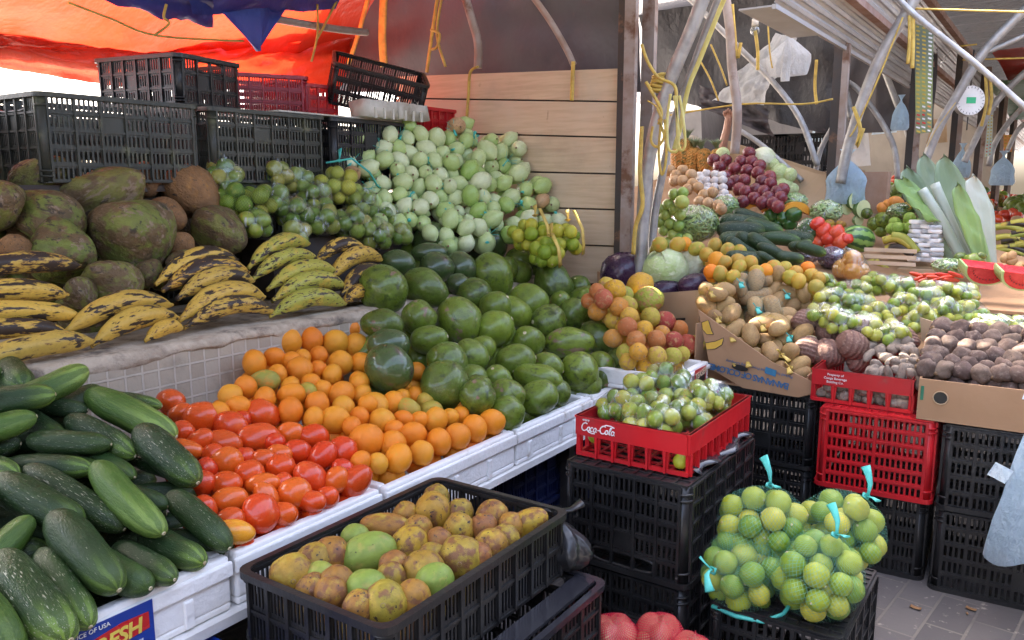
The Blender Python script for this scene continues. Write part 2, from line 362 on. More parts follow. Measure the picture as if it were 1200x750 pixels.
M_limy = fmat('yellow_lime_peel', [(.4, .42, .05), (.5, .46, .05), (.3, .38, .05)], [((.62, .45, .08), 1.5, .52, .75, (1, 1, 1), .5)], rough=.34, bump=.2, bsc=36, rv=.12, bdist=.03)
M_oni = fmat('white_onion_skin', [(.55, .64, .32), (.44, .57, .2), (.68, .72, .45), (.5, .6, .27), (.32, .48, .12)], [((.42, .55, .2), 1.4, .5, .75, (.5, 1, 1), .6), ((.6, .4, .28), 2.2, .68, .76, (1, 1, 1), .5)], rough=.3, bump=.08, rv=.08, coat=.2)
M_onib = fmat('brown_onion_skin', [(.55, .33, .16), (.62, .4, .22)], [((.4, .2, .1), 3, .5, .7, (.5, 2, 2))], rough=.35, bump=.08)
M_onir = fmat('red_onion_skin', [(.2, .025, .035), (.13, .02, .03), (.26, .04, .045)], [((.36, .12, .1), 3, .55, .75, (.4, 2, 2), .6)], rough=.25, bump=.08, coat=.3)
M_pot = fmat('potato_skin', [(.42, .26, .11), (.34, .2, .09), (.48, .31, .14)], [((.25, .16, .09), 5, .55, .7), ((.12, .08, .05), 10, .68, .74)], rough=.7, bump=.15, rv=.2)
def ringed(name, pal, dk):
    t = NT(name); t.vec(); sx = t.n('SeparateXYZ'); t.l(t.obj, sx.inputs[0]); nz = t.noise(3)
    w = t.math('SINE', t.math('ADD', t.math('MULTIPLY', sx.outputs[0], 22.), t.math('MULTIPLY', nz, 3.)))
    col = t.mix(t.rng(w, .2, 1.6), t.ramp(t.rand, pal), dk); col = t.mix(t.rng(t.noise(7), .5, .7, 0, .6), col, (.38, .27, .2))
    t.bsdf(col, .75, bump=t.math('ADD', w, t.noise(20)), bd=.3, spec=.3, bdist=.02); MATS[name] = t.m; return t.m
M_taro = ringed('taro_skin', [(.17, .09, .07), (.22, .12, .09)], (.09, .045, .04))
M_beet = fmat('dusty_root_skin', [(.13, .085, .07), (.18, .13, .1), (.09, .06, .055), (.15, .1, .08)], [((.22, .17, .14), 2.5, .5, .72), ((.07, .045, .045), 5, .6, .7)], rough=.8, bump=.3, bsc=14, rv=.3, spec=.25)
M_ging = fmat('dusty_yam_skin', [(.24, .19, .15), (.32, .26, .21)], [((.1, .07, .07), 4, .55, .7)], rough=.85, bump=.35, bsc=12, spec=.2)
M_cab = fmat('cabbage_leaf', [(.5, .62, .26), (.6, .68, .36)], [((.72, .76, .5), 2.4, .5, .62, (1, 3, 3), .8), ((.35, .48, .14), 1.4, .5, .7, (1, 1, 1), .5)], rough=.42, bump=.3, bsc=6, rv=.06, bdist=.05)
M_cabw = fmat('white_cabbage_leaf', [(.74, .76, .56)], [((.6, .68, .36), 1.7, .5, .7)], rough=.42, bump=.3, bsc=6, rv=.06, bdist=.05)
M_cabp = fmat('purple_cabbage_leaf', [(.035, .015, .04), (.055, .02, .05)], [((.2, .12, .18), 3, .62, .7, (1, 3, 3), .5)], rough=.3, bump=.2, bsc=6, coat=.3)
M_gar = fmat('garlic_skin', [(.75, .72, .68), (.68, .62, .6)], [((.5, .38, .4), 3, .6, .7, (.5, 2, 2), .5)], rough=.5, bump=.1)
M_gtom = fmat('green_tomato_skin', [(.25, .38, .07), (.4, .45, .1), (.2, .33, .06)], [], rough=.3, coat=.2)
M_pep = fmat('green_pepper_skin', [(.03, .11, .02), (.05, .15, .025)], [], rough=.15, coat=.5)
M_rpep = fmat('red_pepper_skin', [(.65, .04, .02), (.7, .09, .03)], [], rough=.2, coat=.4)
M_mel = None
def melon():
    t = NT('watermelon_rind'); t.vec(); sx = t.n('SeparateXYZ'); t.l(t.obj, sx.inputs[0])
    at = t.n('Math', operation='ARCTAN2'); t.l(sx.outputs[1], at.inputs[0]); t.l(sx.outputs[2], at.inputs[1])
    w = t.math('SINE', t.math('ADD', t.math('MULTIPLY', at.outputs[0], 9.), t.math('MULTIPLY', t.noise(4, 4), 5.)))
    t.bsdf(t.mix(t.rng(w, -.1, .5), (.2, .36, .08), (.025, .09, .025)), .3, coat=.2); return t.m
M_mel = melon()
M_rind = smat('pale_rind', (.62, .72, .42), (.3, .5, .2), sc=5, rough=.3)
M_flesh = smat('watermelon_flesh', (.68, .06, .07), (.5, .02, .03), sc=9, rough=.25, bump=.2)
M_seed = smat('dark_seeds', (.03, .01, .01), sc=5, rough=.3)
M_sq = smat('orange_squash_flesh', (.82, .36, .04), (.75, .26, .03), sc=5, rough=.4)
M_pine = fmat('pineapple_rind', [(.5, .2, .05), (.55, .26, .06)], [((.2, .16, .05), 6, .5, .6)], rough=.5, bump=.4, bsc=9)
M_leafg = smat('grey_green_leaf', (.13, .19, .1), (.2, .26, .15), sc=4, rough=.5)
M_cukl = fmat('light_cucumber_skin', [(.035, .08, .013), (.055, .12, .018), (.025, .06, .012)], [((.2, .26, .07), 4, .5, .75, (.6, 3, 3), .5), ((.4, .4, .25), 9, .68, .73, (1, 2.5, 2.5), .7)], rough=.36, bump=.25, bsc=14, grad=((.3, .42, .09), -.4, 1.0), stripes=(7,), bdist=.03)
cukel = [fruit_mesh('cucumber', (M_cukl, pale), cap(3.2), s, 1.6, .09, 20, 22, bend=bd, tip=(.13, .03), fine=(.03, 5)) for s, bd in ((5, .1), (6, .25))]
cukes = [fruit_mesh('cucumber', (M_cuke, pale), cap(3.4), s, 1.6, .09, 20, 22, bend=bd, tip=(.13, .03), fine=(.02, 5)) for s, bd in ((1, .1), (2, .3), (3, -.08), (4, .2))]
tomd = lambda t: sph(t)*(1+.06*t)
toms = [fruit_mesh('tomato', (M_tom, pale), tomd, s, 1.1, .12, 20, 14, tip=(.13, .0)) for s in (1, 2, 3)]
tomy = fruit_mesh('tomato', (M_tomy, pale), tomd, 4, 1.1, .1, 20, 14)
def dimple(t): return sph(t)
mans = [fruit_mesh('mandarin', (M_man, scar), sph, s, 1.4, .06, 20, 14, tip=(.07, .005)) for s in (1, 2, 3)]
mang = fruit_mesh('mandarin', (M_mang, scar), sph, 5, 1.4, .06, 20, 14, tip=(.07, .005))
avop = lambda t: sph(t)*(1-.07*t)
avos = [fruit_mesh('avocado', (M_avo, pale), avop, s, 1.2, .13, 24, 18, tip=(.11, .03), fine=(.015, 6)) for s in (1, 2, 3, 7, 8)]
avod = fruit_mesh('avocado', (M_avod, scar), avop, 6, 1.1, .07, 24, 18, tip=(.085, .025), fine=(.012, 6))
cocp = lambda t: sph(t)*(1-.26*t)
cocs = [fruit_mesh('coconut', (M_coc, scar), cocp, s, 1.3, .2, 30, 20, lobes=3, lobamp=.09, tip=(.12, .01), fine=(.04, 4)) for s in (1, 2, 3)]
cocb = fruit_mesh('coconut', (M_cocb, scar), cocp, 5, 1.4, .16, 26, 18, lobes=3, lobamp=.05, fine=(.04, 5))
plap = lambda t: (max(0, 1-abs(t)**2.6))**.62*.92+.05
plas = [fruit_mesh('plantain', (M_pla, scar), plap, s, 1.2, .05, 15, 20, bend=0, lobes=5, lobamp=.05) for s in (1, 2)]
plgs = [fruit_mesh('plantain', (M_plg, scar), plap, s, 1.2, .05, 15, 20, bend=0, lobes=5, lobamp=.05) for s in (3, 4)]
mams = [fruit_mesh('sapote', (M_mam, scar), sph, s, 1.3, .12, 20, 14, tip=(.12, .01), fine=(.015, 5)) for s in (1, 2, 3)]
mamg = fruit_mesh('sapote', (M_mamg, scar), sph, 4, 1.3, .1, 20, 14, tip=(.1, .01))
pass_ = [fruit_mesh('passion_fruit', (M_pas, scar), sph, s, 1.3, .08, 18, 14, tip=(.08, .02), fine=(.06, 4)) for s in (1, 2, 3)]
limp = lambda t: sph(t)*(1.0) if abs(t) < .93 else sph(t)
limes = [fruit_mesh('lime', (M_lime, pale), sph, s, 1.3, .06, 14, 10, tip=(.1, .05)) for s in (1, 2)]
limed = [fruit_mesh('lime', (M_limd, pale), sph, s, 1.3, .06, 14, 10, tip=(.1, .05)) for s in (1, 2)]
limey = [fruit_mesh('lime', (M_limy, pale), sph, s, 1.3, .06, 14, 10, tip=(.1, .05)) for s in (1, 2)]
onip = lambda t: sph(t) if t < .35 else max(.12, sph(.35)*(1-((t-.35)/.65)**1.3)**.9)
onis = [fruit_mesh('onion', (M_oni, scar), onip, s, 1.3, .07, 14, 12, tip=(.12, .04)) for s in (1, 2)]
onib = fruit_mesh('onion', (M_onib, scar), onip, 3, 1.3, .07, 14, 12, tip=(.12, .04))
onir = fruit_mesh('onion', (M_onir, scar), onip, 4, 1.3, .07, 14, 12, tip=(.12, .04))
pots = [fruit_mesh('potato', (M_pot, scar), cap(2.4), s, 1.3, .2, 16, 12) for s in (1, 2)]
taros = [fruit_mesh('taro_root', (M_taro, pale), lambda t: sph(t)*(1-.15*t), s, 1.3, .15, 20, 16, tip=(.34, .0)) for s in (1, 2)]
beets = [fruit_mesh('root', (M_beet, scar), sph, s, 1.5, .42, 16, 12, tip=(.2, .12), fine=(.06, 5)) for s in (1, 2, 3, 4, 5)]
gings = [fruit_mesh('yam', (M_ging, scar), cap(2.2), s, 1.8, .35, 14, 14, bend=.25) for s in (1, 2)]
gart = fruit_mesh('garlic', (M_gar, scar), lambda t: sph(t) if t < .4 else max(.12, .92*(1-(t-.4)/.6)), 1, 1, .03, 18, 12, lobes=7, lobamp=.05)
gtoms = fruit_mesh('green_tomato', (M_gtom, scar), sph, 2, 1.2, .06, 14, 10)
peps = fruit_mesh('green_pepper', (M_pep, scar), cap(2.8), 2, 1.2, .08, 20, 12, lobes=4, lobamp=.08)
rpeps = fruit_mesh('red_pepper', (M_rpep, scar), cap(2.6), 3, 1.2, .1, 18, 12, lobes=4, lobamp=.07)
def cabbage_mesh(name, m, seed):
    b = MB(); rg = random.Random(seed)
    b.add(*_sphere(.93, 20, 14, seed), True)
    for i in range(9):
        d = Vector((rg.uniform(-1, 1), rg.uniform(-1, 1), rg.uniform(-.6, 1))).normalized(); q = Vector((0, 0, 1)).rotation_difference(d); P = []
        R = rg.uniform(.96, 1.03); ext = rg.uniform(.9, 1.35)
        for a in range(9):
            row = []
            for k in range(19):
                th = ext*a/8*(1+.1*math.sin(k*2+i)) ; ph = 2*PI*k/18; rr = R+(.035*math.sin(ph*5+i) if a > 6 else 0)+.02*math.sin(ph*9)*a/8-(.03 if a < 3 else 0)
                row.append(q @ (Vector((math.sin(th)*math.cos(ph), math.sin(th)*math.sin(ph), math.cos(th)))*rr))
            P.append(row)
        b.grid(P)
    return b.mesh(name, m)
def _sphere(r, seg, rings, seed=0, na=0.04):
    vs = []; fs = []
    for i in range(rings+1):
        for k in range(seg):
            a = PI*i/rings; b2 = 2*PI*k/seg; p = Vector((math.sin(a)*math.cos(b2), math.sin(a)*math.sin(b2), math.cos(a)))
            vs.append(p*r*(1+na*vnoise(p, 1.5, seed)))
    for i in range(rings):
        for k in range(seg): fs.append((i*seg+k, i*seg+(k+1) % seg, (i+1)*seg+(k+1) % seg, (i+1)*seg+k))
    return vs, fs
cabs = cabbage_mesh('cabbage', M_cab, 1); cabw = cabbage_mesh('cabbage', M_cabw, 2); cabp = cabbage_mesh('purple_cabbage', M_cabp, 3)
melm = fruit_mesh('watermelon', (M_mel, scar), sph, 2, 1.1, .04, 28, 20)
# ------------------------------------------------------------------ hard materials
K_blk = smat('black_crate_plastic', (.012, .012, .013), (.02, .02, .02), sc=5, rough=.38, bump=.2, dirt=((.26, .24, .21), 26, .66, .78))
K_olv = smat('dusty_black_plastic', (.028, .03, .022), (.05, .05, .036), sc=5, rough=.5, bump=.12, dirt=((.15, .15, .08), 7, .55, .75))
K_gls = smat('glossy_black_plastic', (.02, .02, .026), (.03, .03, .034), sc=3, rough=.16, bump=.25, bsc=6)
K_red = smat('red_crate_plastic', (.55, .014, .02), (.42, .012, .018), sc=4, rough=.35, bump=.08, dirt=((.3, .06, .05), 8, .6, .75))
K_drd = smat('dark_red_plastic', (.32, .01, .02), (.25, .01, .018), sc=4, rough=.3, bump=.08)
K_nvy = smat('navy_crate_plastic', (.012, .022, .09), (.01, .016, .06), sc=4, rough=.45)
K_blu = smat('blue_barrel_plastic', (.01, .06, .42), (.01, .04, .3), sc=4, rough=.35, dirt=((.05, .05, .07), 5, .6, .75))
K_foam = smat('white_foam', (.86, .85, .83), (.78, .76, .73), sc=6, rough=.6, bump=.35, bsc=60, dirt=((.36, .28, .2), 8, .6, .76))
K_foamy = smat('dirty_foam', (.6, .57, .5), (.5, .46, .38), sc=6, rough=.6, bump=.25, bsc=60, dirt=((.25, .2, .14), 6, .5, .75))
K_card = smat('brown_cardboard', (.38, .22, .12), (.33, .19, .1), sc=2, rough=.75, bump=.12, bsc=30, dirt=((.22, .13, .07), 5, .55, .8))
K_cardl = smat('pale_cardboard', (.46, .32, .2), (.4, .28, .17), sc=2, rough=.75, bump=.12, bsc=30)
def woodmat():
    t = NT('painted_pine_board'); g = t.noise(3, 6, .6, stretch=(1, 1, 14)); col = t.mix(t.rng(g, .35, .68), (.66, .5, .34), (.55, .4, .26)); col = t.mix(t.rng(t.noise(1.7, 5), .45, .7), col, (.6, .49, .37))
    col = t.mix(t.rng(t.noise(9, 5, .65, stretch=(1, 1, .5)), .66, .74), col, (.26, .15, .09)); col = t.mix(t.rng(t.noise(2.3, 5, .6), .5, .8, 0, .5), col, (.36, .28, .2))
    t.bsdf(col, .6, bump=g, bd=.4, bdist=.004); return t.m
K_wood = woodmat()
K_conc = smat('worn_concrete', (.52, .42, .31), (.37, .29, .21), sc=14, rough=.85, bump=1.0, bsc=40, dirt=((.12, .095, .075), 7, .52, .68))
K_steel = smat('galvanised_steel', (.42, .41, .4), (.3, .29, .28), sc=9, rough=.55, metal=.55, dirt=((.28, .2, .16), 5, .62, .78))
K_dsteel = smat('dark_steel', (.035, .03, .028), (.06, .04, .03), sc=6, rough=.6, dirt=((.2, .1, .05), 5, .58, .7))
K_rust = smat('rusty_painted_steel', (.36, .3, .27), (.28, .2, .16), sc=7, rough=.65, dirt=((.15, .07, .04), 6, .55, .7))
K_sheet = smat('grey_sheet_metal', (.5, .49, .49), (.42, .41, .41), sc=2, rough=.5, metal=.2, dirt=((.3, .2, .16), 4, .62, .8))
K_rope = smat('yellow_rope_fibre', (.62, .43, .09), (.45, .3, .07), sc=20, rough=.6, bump=.4)
K_rop2 = smat('pale_yellow_strap', (.7, .62, .22), (.6, .5, .14), sc=12, rough=.5)
K_teal = smat('teal_twine', (.06, .5, .42), (.05, .4, .36), sc=20, rough=.5, bump=.3)
K_wht = smat('white_print', (.85, .85, .85), sc=5, rough=.5)
K_bpl = tarpmat('pale_blue_plastic', (.7, .86, .98), .7, rough=.25, wr=22)
K_wpl = tarpmat('white_plastic_sheet', (.8, .82, .84), .5, rough=.25, wr=8)
K_bag = smat('black_bag_plastic', (.02, .02, .022), (.03, .03, .03), sc=4, rough=.33, bump=.9, bsc=7)
T_or = tarpmat('orange_tarp', (.62, .045, .016), .22, (.5, .032, .014), rough=.3, wr=2.2)
T_ord = tarpmat('maroon_tarp', (.3, .05, .03), .3, rough=.25, wr=4)
T_blu = tarpmat('blue_tarp', (.03, .06, .3), .3, (.02, .04, .2), rough=.4)
T_dk = tarpmat('dark_grey_tarp', (.1, .095, .1), .12, (.08, .07, .08), rough=.6, wr=2)
T_dk2 = tarpmat('black_tarp', (.05, .05, .055), .08, rough=.4, wr=5)
T_gr = tarpmat('grey_canvas', (.26, .255, .26), .25, rough=.6)
T_red = tarpmat('red_tarp', (.6, .05, .04), .5); T_grn = tarpmat('green_tarp', (.03, .25, .1), .4)
film = glossfilm('clear_plastic_film', (.93, .96, .95), .10)
film2 = glossfilm('cloudy_plastic_film', (.85, .9, .9), .2, wr=9)
net_t = netmat('teal_net', (.16, .5, .4), 30, 26, .085, .6)
net_y = netmat('yellow_net', (.85, .7, .1), 26, 22, .06, .22)
net_f = netmat('fine_teal_net', (.3, .7, .6), 14, 10, .08, .35)
net_d = netmat('dark_net', (.05, .09, .05), 26, 22, .12, .6)
net_p = netmat('pale_net', (.5, .55, .4), 26, 22, .09, .35)
net_r = netmat('red_net', (.6, .03, .06), 20, 20, .34, 1)
def tilemat():
    t = NT('worn_tile_cladding'); t.vec(); br = t.n('TexBrick'); br.offset = 0; br.inputs['Scale'].default_value = 1
    for k, v in (('Brick Width', .052), ('Row Height', .052), ('Mortar Size', .004), ('Mortar Smooth', .3)): br.inputs[k].default_value = v
    br.inputs['Color1'].default_value = (.4, .32, .23, 1); br.inputs['Color2'].default_value = (.47, .39, .29, 1); br.inputs['Mortar'].default_value = (.56, .48, .38, 1)
    sx = t.n('SeparateXYZ'); t.l(t.obj, sx.inputs[0]); c = t.n('CombineXYZ'); t.l(sx.outputs[0], c.inputs[0]); t.l(sx.outputs[2], c.inputs[1]); t.l(c.outputs[0], br.inputs['Vector'])
    col = t.mix(t.rng(t.noise(9, 5), .5, .75), br.outputs[0], (.24, .2, .15)); 
    t.bsdf(col, .7, bump=t.math('ADD', t.math('MULTIPLY', br.outputs['Fac'], .6), t.math('MULTIPLY', t.noise(30), .5)), bd=.9, bdist=.008); return t.m
K_tile = tilemat()
def pavermat():
    t = NT('grey_paver_ground'); t.vec(); br = t.n('TexBrick'); br.inputs['Scale'].default_value = 1
    for k, v in (('Brick Width', .24), ('Row Height', .12), ('Mortar Size', .005), ('Mortar Smooth', .2)): br.inputs[k].default_value = v
    br.inputs['Color1'].default_value = (.075, .07, .072, 1); br.inputs['Color2'].default_value = (.12, .11, .108, 1); br.inputs['Mortar'].default_value = (.16, .145, .13, 1)
    mp = t.n('Mapping'); mp.inputs['Rotation'].default_value = (0, 0, .12); t.l(t.obj, mp.inputs[0]); t.l(mp.outputs[0], br.inputs['Vector'])
    col = t.mix(t.rng(t.noise(3, 6), .45, .75), br.outputs[0], (.1, .09, .09)); col = t.mix(t.rng(t.noise(30, 4), .62, .72), col, (.28, .25, .22))
    t.bsdf(col, .8, bump=t.math('ADD', t.math('MULTIPLY', br.outputs['Fac'], -1.), t.math('MULTIPLY', t.noise(40), .6)), bd=.7, bdist=.006); return t.m
K_pave = pavermat()
# ------------------------------------------------------------------ crates
_cw = {}
def wall_mesh(L, H, cols, rows, mat, slots=5, handle=False, panel=True, slat_gap=.42):
    key = (L, H, cols, rows, mat.name, slots, handle, panel)
    if key in _cw: return _cw[key]
    b = MB(); rb = .007; r0 = .006; cw = L/cols; ch = H/rows; mid = (cols-1)//2
    hc = set()
    if handle: hc = {(rows-1, c) for c in range(cols) if abs((c+.5)/cols-.5) < .22}
    for i in range(rows+1):
        z = min(H-rb, i*ch-rb/2) if i else 0
        b.box(-L/2, -.006, z, L/2, .007, z+rb)
    for j in range(cols+1): x = -L/2+j*cw; b.box(x-.0042, -.0085, .002, x+.0042, .0055, H-.002)
    for i in range(rows):
        for j in range(cols):
            x0 = -L/2+j*cw+.003; z0 = i*ch+rb/2; w = cw-.006; h = ch-rb
            if (i, j) in hc: continue
            if panel and i == rows-2 and j == mid: b.box(x0, -.001, z0, x0+w, .003, z0+h); continue
            sw = w/slots
            for k in range(slots+1):
                xx = x0+k*sw; ww = sw*slat_gap
                b.box(xx-ww/2, -.0015, z0, xx+ww/2, .003, z0+h)
            b.box(x0, -.001, z0, x0+w, .0025, z0+h*.14); b.box(x0, -.001, z0+h*.86, x0+w, .0025, z0+h)
    if handle:                                 # smooth ring round the hand hole
        ww = cw*len(hc)/2*.96; hh = ch*.36; zc = (rows-.5)*ch
        pts = [(ww*math.cos(a)*(1 if abs(math.cos(a)) < .7 else 1), 0, zc+hh*math.sin(a)) for a in [2*PI*k/24 for k in range(25)]]
        pts = [(max(-ww, min(ww, p[0]*1.25)), 0, zc+max(-hh, min(hh, (p[2]-zc)*1.2))) for p in pts]
        b.tube(pts, .006, 6, cap=False)
    _cw[key] = b.mesh('crate_wall', mat); return _cw[key]
def crate(label, loc, rz=0, L=.6, W=.4, H=.3, mat=None, cols=7, scols=5, rows=5, group=None, inverted=False, name='plastic_crate', handle=True, slots=5, rimat=None, rot=None, panel=True):
    mat = mat or K_blk; c = thing(name, label, 'crate', loc, rz, group); rimat = rimat or mat
    if rot: c.rotation_euler = rot
    cr = .028; ins = .006
    flip = Matrix.Rotation(PI, 4, 'X') if inverted else Matrix()
    off = Matrix.Translation((0, 0, H)) if inverted else Matrix()
    base = off @ flip
    for sgn, ang, ln, off_, cc, hd in ((1, 0, L-2*cr, -W/2+ins, cols, False), (1, PI, L-2*cr, W/2-ins, cols, False), (1, PI/2, W-2*cr, L/2-ins, scols, handle), (1, -PI/2, W-2*cr, -L/2+ins, scols, handle)):
        T = Matrix.Translation((0, off_, 0) if abs(ang) in (0, PI) else (off_, 0, 0)) @ Matrix.Rotation(ang, 4, 'Z')
        link('side_wall', wall_mesh(ln, H-.012, cc, rows, mat, slots, hd, panel), c, M=base @ Matrix.Translation((0, 0, .004)) @ T)
    for sx in (-1, 1):
        for sy in (-1, 1):
            b = MB(); cx, cy = sx*(L/2-cr), sy*(W/2-cr); n = 5
            P = [[(cx+sx*(cr-.003-e)*math.sin(PI/2*k/n), cy+sy*(cr-.003-e)*math.cos(PI/2*k/n), z) for k in range(n+1)] for z, e in ((.004, .004), (H-.014, 0))]
            b.grid(P, .003)
            for zz in [H*f for f in (.08, .14, .86)]:
                b.tube([(cx+sx*(cr)*math.sin(PI/2*k/n), cy+sy*(cr)*math.cos(PI/2*k/n), zz) for k in range(n+1)], .004, 5)
            link('corner_post', b.mesh('corner_post', mat), c, M=base)
    b = MB(); pts = []
    for (cx, cy, a0) in ((L/2-cr, W/2-cr, 0), (-L/2+cr, W/2-cr, PI/2), (-L/2+cr, -W/2+cr, PI), (L/2-cr, -W/2+cr, 3*PI/2)):
        for k in range(6): a = a0+PI/2*k/5; pts.append((cx+(cr+.004)*math.cos(a), cy+(cr+.004)*math.sin(a)))
    n = len(pts); prof = ((0, -.016), (.004, -.016), (.004, 0), (-.012, 0), (-.012, -.006), (0, -.006)); vs = []
    for (x, y) in pts:
        r = Vector((x, y)); 
        for (o, z) in prof: vs.append((x-math.copysign(1, x)*(-o) if False else x*(1+o/ (L/2)), y*(1+o/(W/2)), H+z))
    m = len(prof); b.add(vs, [(i*m+k, ((i+1) % n)*m+k, ((i+1) % n)*m+(k+1) % m, i*m+(k+1) % m) for i in range(n) for k in range(m)])
    link('rim', b.mesh('rim', rimat), c, M=base)
    b = MB(); x0, x1, y0, y1 = -L/2+.01, L/2-.01, -W/2+.01, W/2-.01
    nx = 14; ny = 9
    if inverted:
        b.box(x0, y0, .001, x1, y1, .006)
        for i in range(nx+1): x = x0+(x1-x0)*i/nx; b.box(x-.003, y0, -.003, x+.003, y1, .0)
        for i in range(ny+1): y = y0+(y1-y0)*i/ny; b.box(x0, y-.003, -.0035, x1, y+.003, .0005)
    else:
        for i in range(nx+1): x = x0+(x1-x0)*i/nx; b.box(x-.006, y0, .001, x+.006, y1, .005)
        for i in range(ny+1): y = y0+(y1-y0)*i/ny; b.box(x0, y-.006, .002, x1, y+.006, .006)
    link('base', b.mesh('base', mat), c, M=base)
    return c
# ------------------------------------------------------------------ bags
_dirs = []
for i in range(260):
    z = 1-2*(i+.5)/260; a = i*2.399963; _dirs.append((math.sqrt(1-z*z)*math.cos(a), math.sqrt(1-z*z)*math.sin(a), z))
_dirs = np.array(_dirs)
def bag(name, label, cat, c, rad, n, r, meshes, fname, flabel, fcat, fgroup, mat, group, knot=(0, 0, 1), tie=None, seed=0, rz=0, kl=.3, film_name=None, asp=1.0, loose=1.0, fruits=True, tiel=1.):
    rg = random.Random(seed*17+3); c = Vector(c); rad = np.array(rad); P = []
    M = Matrix.Rotation(rz, 3, 'Z')
    while len(P) < n:
        p = np.array([rg.uniform(-1, 1) for _ in range(3)])
        if (p**2).sum() < 1: P.append(p*rad*.8)
    P = np.array(P); rr = np.array([r*rg.uniform(.88, 1.1) for _ in range(n)])
    inner = np.clip(rad[None]-rr[:, None]*.95, .002, None)
    for _ in range(60):
        D = P[:, None]-P[None]; Ls = np.sqrt((D**2).sum(2))+1e-9; pen = np.clip((rr[:, None]+rr[None])*.97-Ls, 0, None); np.fill_diagonal(pen, 0)
        P = P+(D/Ls[..., None]*pen[..., None]).sum(1)*.4; P[:, 2] -= .0008
        q = np.sqrt(((P/inner)**2).sum(1)); s_ = np.where(q > 1, 1/np.maximum(q, 1e-6), 1); P = P*s_[:, None]
        P[:, 2] = np.maximum(P[:, 2], -rad[2]*.82+rr)
    root = thing(name, label, cat, c, rz, group)
    # skin: hull of the balls
    h = (P @ _dirs.T + rr[:, None]).max(0)*1.012*loose
    kd = Vector(knot).normalized(); b = MB(); NU, NV = 28, 18; G = []
    for j in range(NV+1):
        row = []
        for i in range(NU+1):
            th = PI*j/NV; ph = 2*PI*i/NU; d = Vector((math.sin(th)*math.cos(ph), math.sin(th)*math.sin(ph), math.cos(th)))
            d = Vector((0, 0, 1)).rotation_difference(kd) @ d
            dn = _dirs @ np.array(d); rho = (h[dn > .25]/dn[dn > .25]).min()
            q = rho*(1+.03*vnoise(d, 5, seed)+.012*math.sin(ph*9+seed)*(j < 6))
            if j < 3: q = q*(1-.03*j*0)+kl*rho*(1-j/3)**2 if j else rho*(1+kl)
            p = d*q
            if j == 1: p = kd*(rho*(1+kl*.45))+(d-kd*d.dot(kd))*rho*.45
            row.append(p)
        G.append(row)
    b.grid(G); me = b.mesh(film_name or ('net' if 'net' in mat.name else 'film'), mat)
    uv = me.uv_layers.new(name='UVMap'); vi = [0]*len(me.loops); me.loops.foreach_get('vertex_index', vi)
    uvs = []
    for v in vi: j, i = divmod(v, NU+1); uvs += [i/NU*2, j/NV]
    uv.data.foreach_set('uv', uvs); link(me.name, me, root)
    tp = G[0][0]
    if tie:
        b = MB(); s1 = kd.orthogonal().normalized(); L = .03*tiel
        b.tube([tp*.97-s1*.005, tp*.985+kd*L*.3, tp+kd*L*.7+s1*L*.25, tp+kd*L*1.0+s1*L*.8, tp+kd*L*1.15+s1*L*1.25], .004, 8, rads=[.006, .004, .007, .010, .013], flat=.25)
        b.tube([tp*.97, tp+kd*L*.3-s1*L*.5, tp+kd*L*.5-s1*L*.9], .004, 8, rads=[.006, .006, .010], flat=.25)
        b.tube([tp*.96+s1*.01, tp*.965+kd.cross(s1)*.01, tp*.96-s1*.01, tp*.965-kd.cross(s1)*.01, tp*.96+s1*.01], .004, 6)
        b.build('tie', tie, root)
    if fruits == 'lump':
        for i in range(n): LUMP.setdefault(fname, []).append((meshes[rg.randrange(len(meshes))], tuple(c+M @ Vector(P[i])), (rg.uniform(-1, 1), rg.uniform(-1, 1), rg.uniform(-1, 1)), rr[i], rr[i]*.98))
    elif fruits:
        for i in range(n):
            me = meshes[rg.randrange(len(meshes))]
            p = c+M @ Vector(P[i]); d = Vector((rg.uniform(-1, 1), rg.uniform(-1, 1), rg.uniform(-1, 1)))
            put(me, fname, p, d, rr[i]*asp, rr[i]*(.98 if asp < 1.1 else .8), flabel, fcat, fgroup, rng=rg)
    return root
# ------------------------------------------------------------------ ground, table, ledge
b = MB(); n = 60
b.grid([[(-120+240*i/n, -120+240*j/n, 0) for j in range(n+1)] for i in range(n+1)])
g = b.build('ground', K_pave); struct(g)
b = MB(); prof = []
N = 200; top = []
for i in range(N+1):
    x = -.6+4.35*i/N
    lip = 2.178+.008*vnoise(Vector((x*3, 0, 0)), 2, 3); zl = .921+.016*vnoise(Vector((x*2, 0, 0)), 3, 5)+.008*vnoise(Vector((x*11, 0, 0)), 3, 5)
    top.append([(x, 2.9, .95), (x, 2.2, .952+.004*vnoise(Vector((x, 1, 0)), 9, 1)), (x, lip+.012, .947), (x, lip+.002*vnoise(Vector((x*9, 2, 0)), 3, 2), .93+.006*vnoise(Vector((x*4, 0, 0)), 3, 2)), (x, lip+.006, zl-.004), (x, 2.1875, zl-.008), (x, 2.6, zl-.008)])
b.grid(top)
ldg = thing('ledge', 'long concrete ledge with worn small square tiles on its front', 'ledge')
b.build('slab', K_conc, ldg); MB().box(-.6, 2.186, 0, 3.75, 2.9, .93).build('tiled_front', K_tile, ldg)
tb = thing('table', 'low white table under the foam trays at the front of the stall', 'table')
MB().box(-.3, 1.43, .475, 3.75, 2.17, .498).build('tabletop', K_foam, tb)
for x in (-.25, 1.3, 2.6, 3.68):
    for y in (1.5, 2.1): MB().box(x, y, 0, x+.04, y+.04, .475).build('leg', K_dsteel, tb)
bs = thing('rear_shelf', 'dark board shelf behind the coconuts carrying the row of black crates', 'shelf')
MB().box(-.3, 2.86, 1.40, 3.7, 3.6, 1.425).build('board', K_dsteel, bs)
for x in (-.2, 1.7, 3.6): MB().box(x, 3.5, 0, x+.05, 3.55, 1.4).build('leg', K_dsteel, bs); 
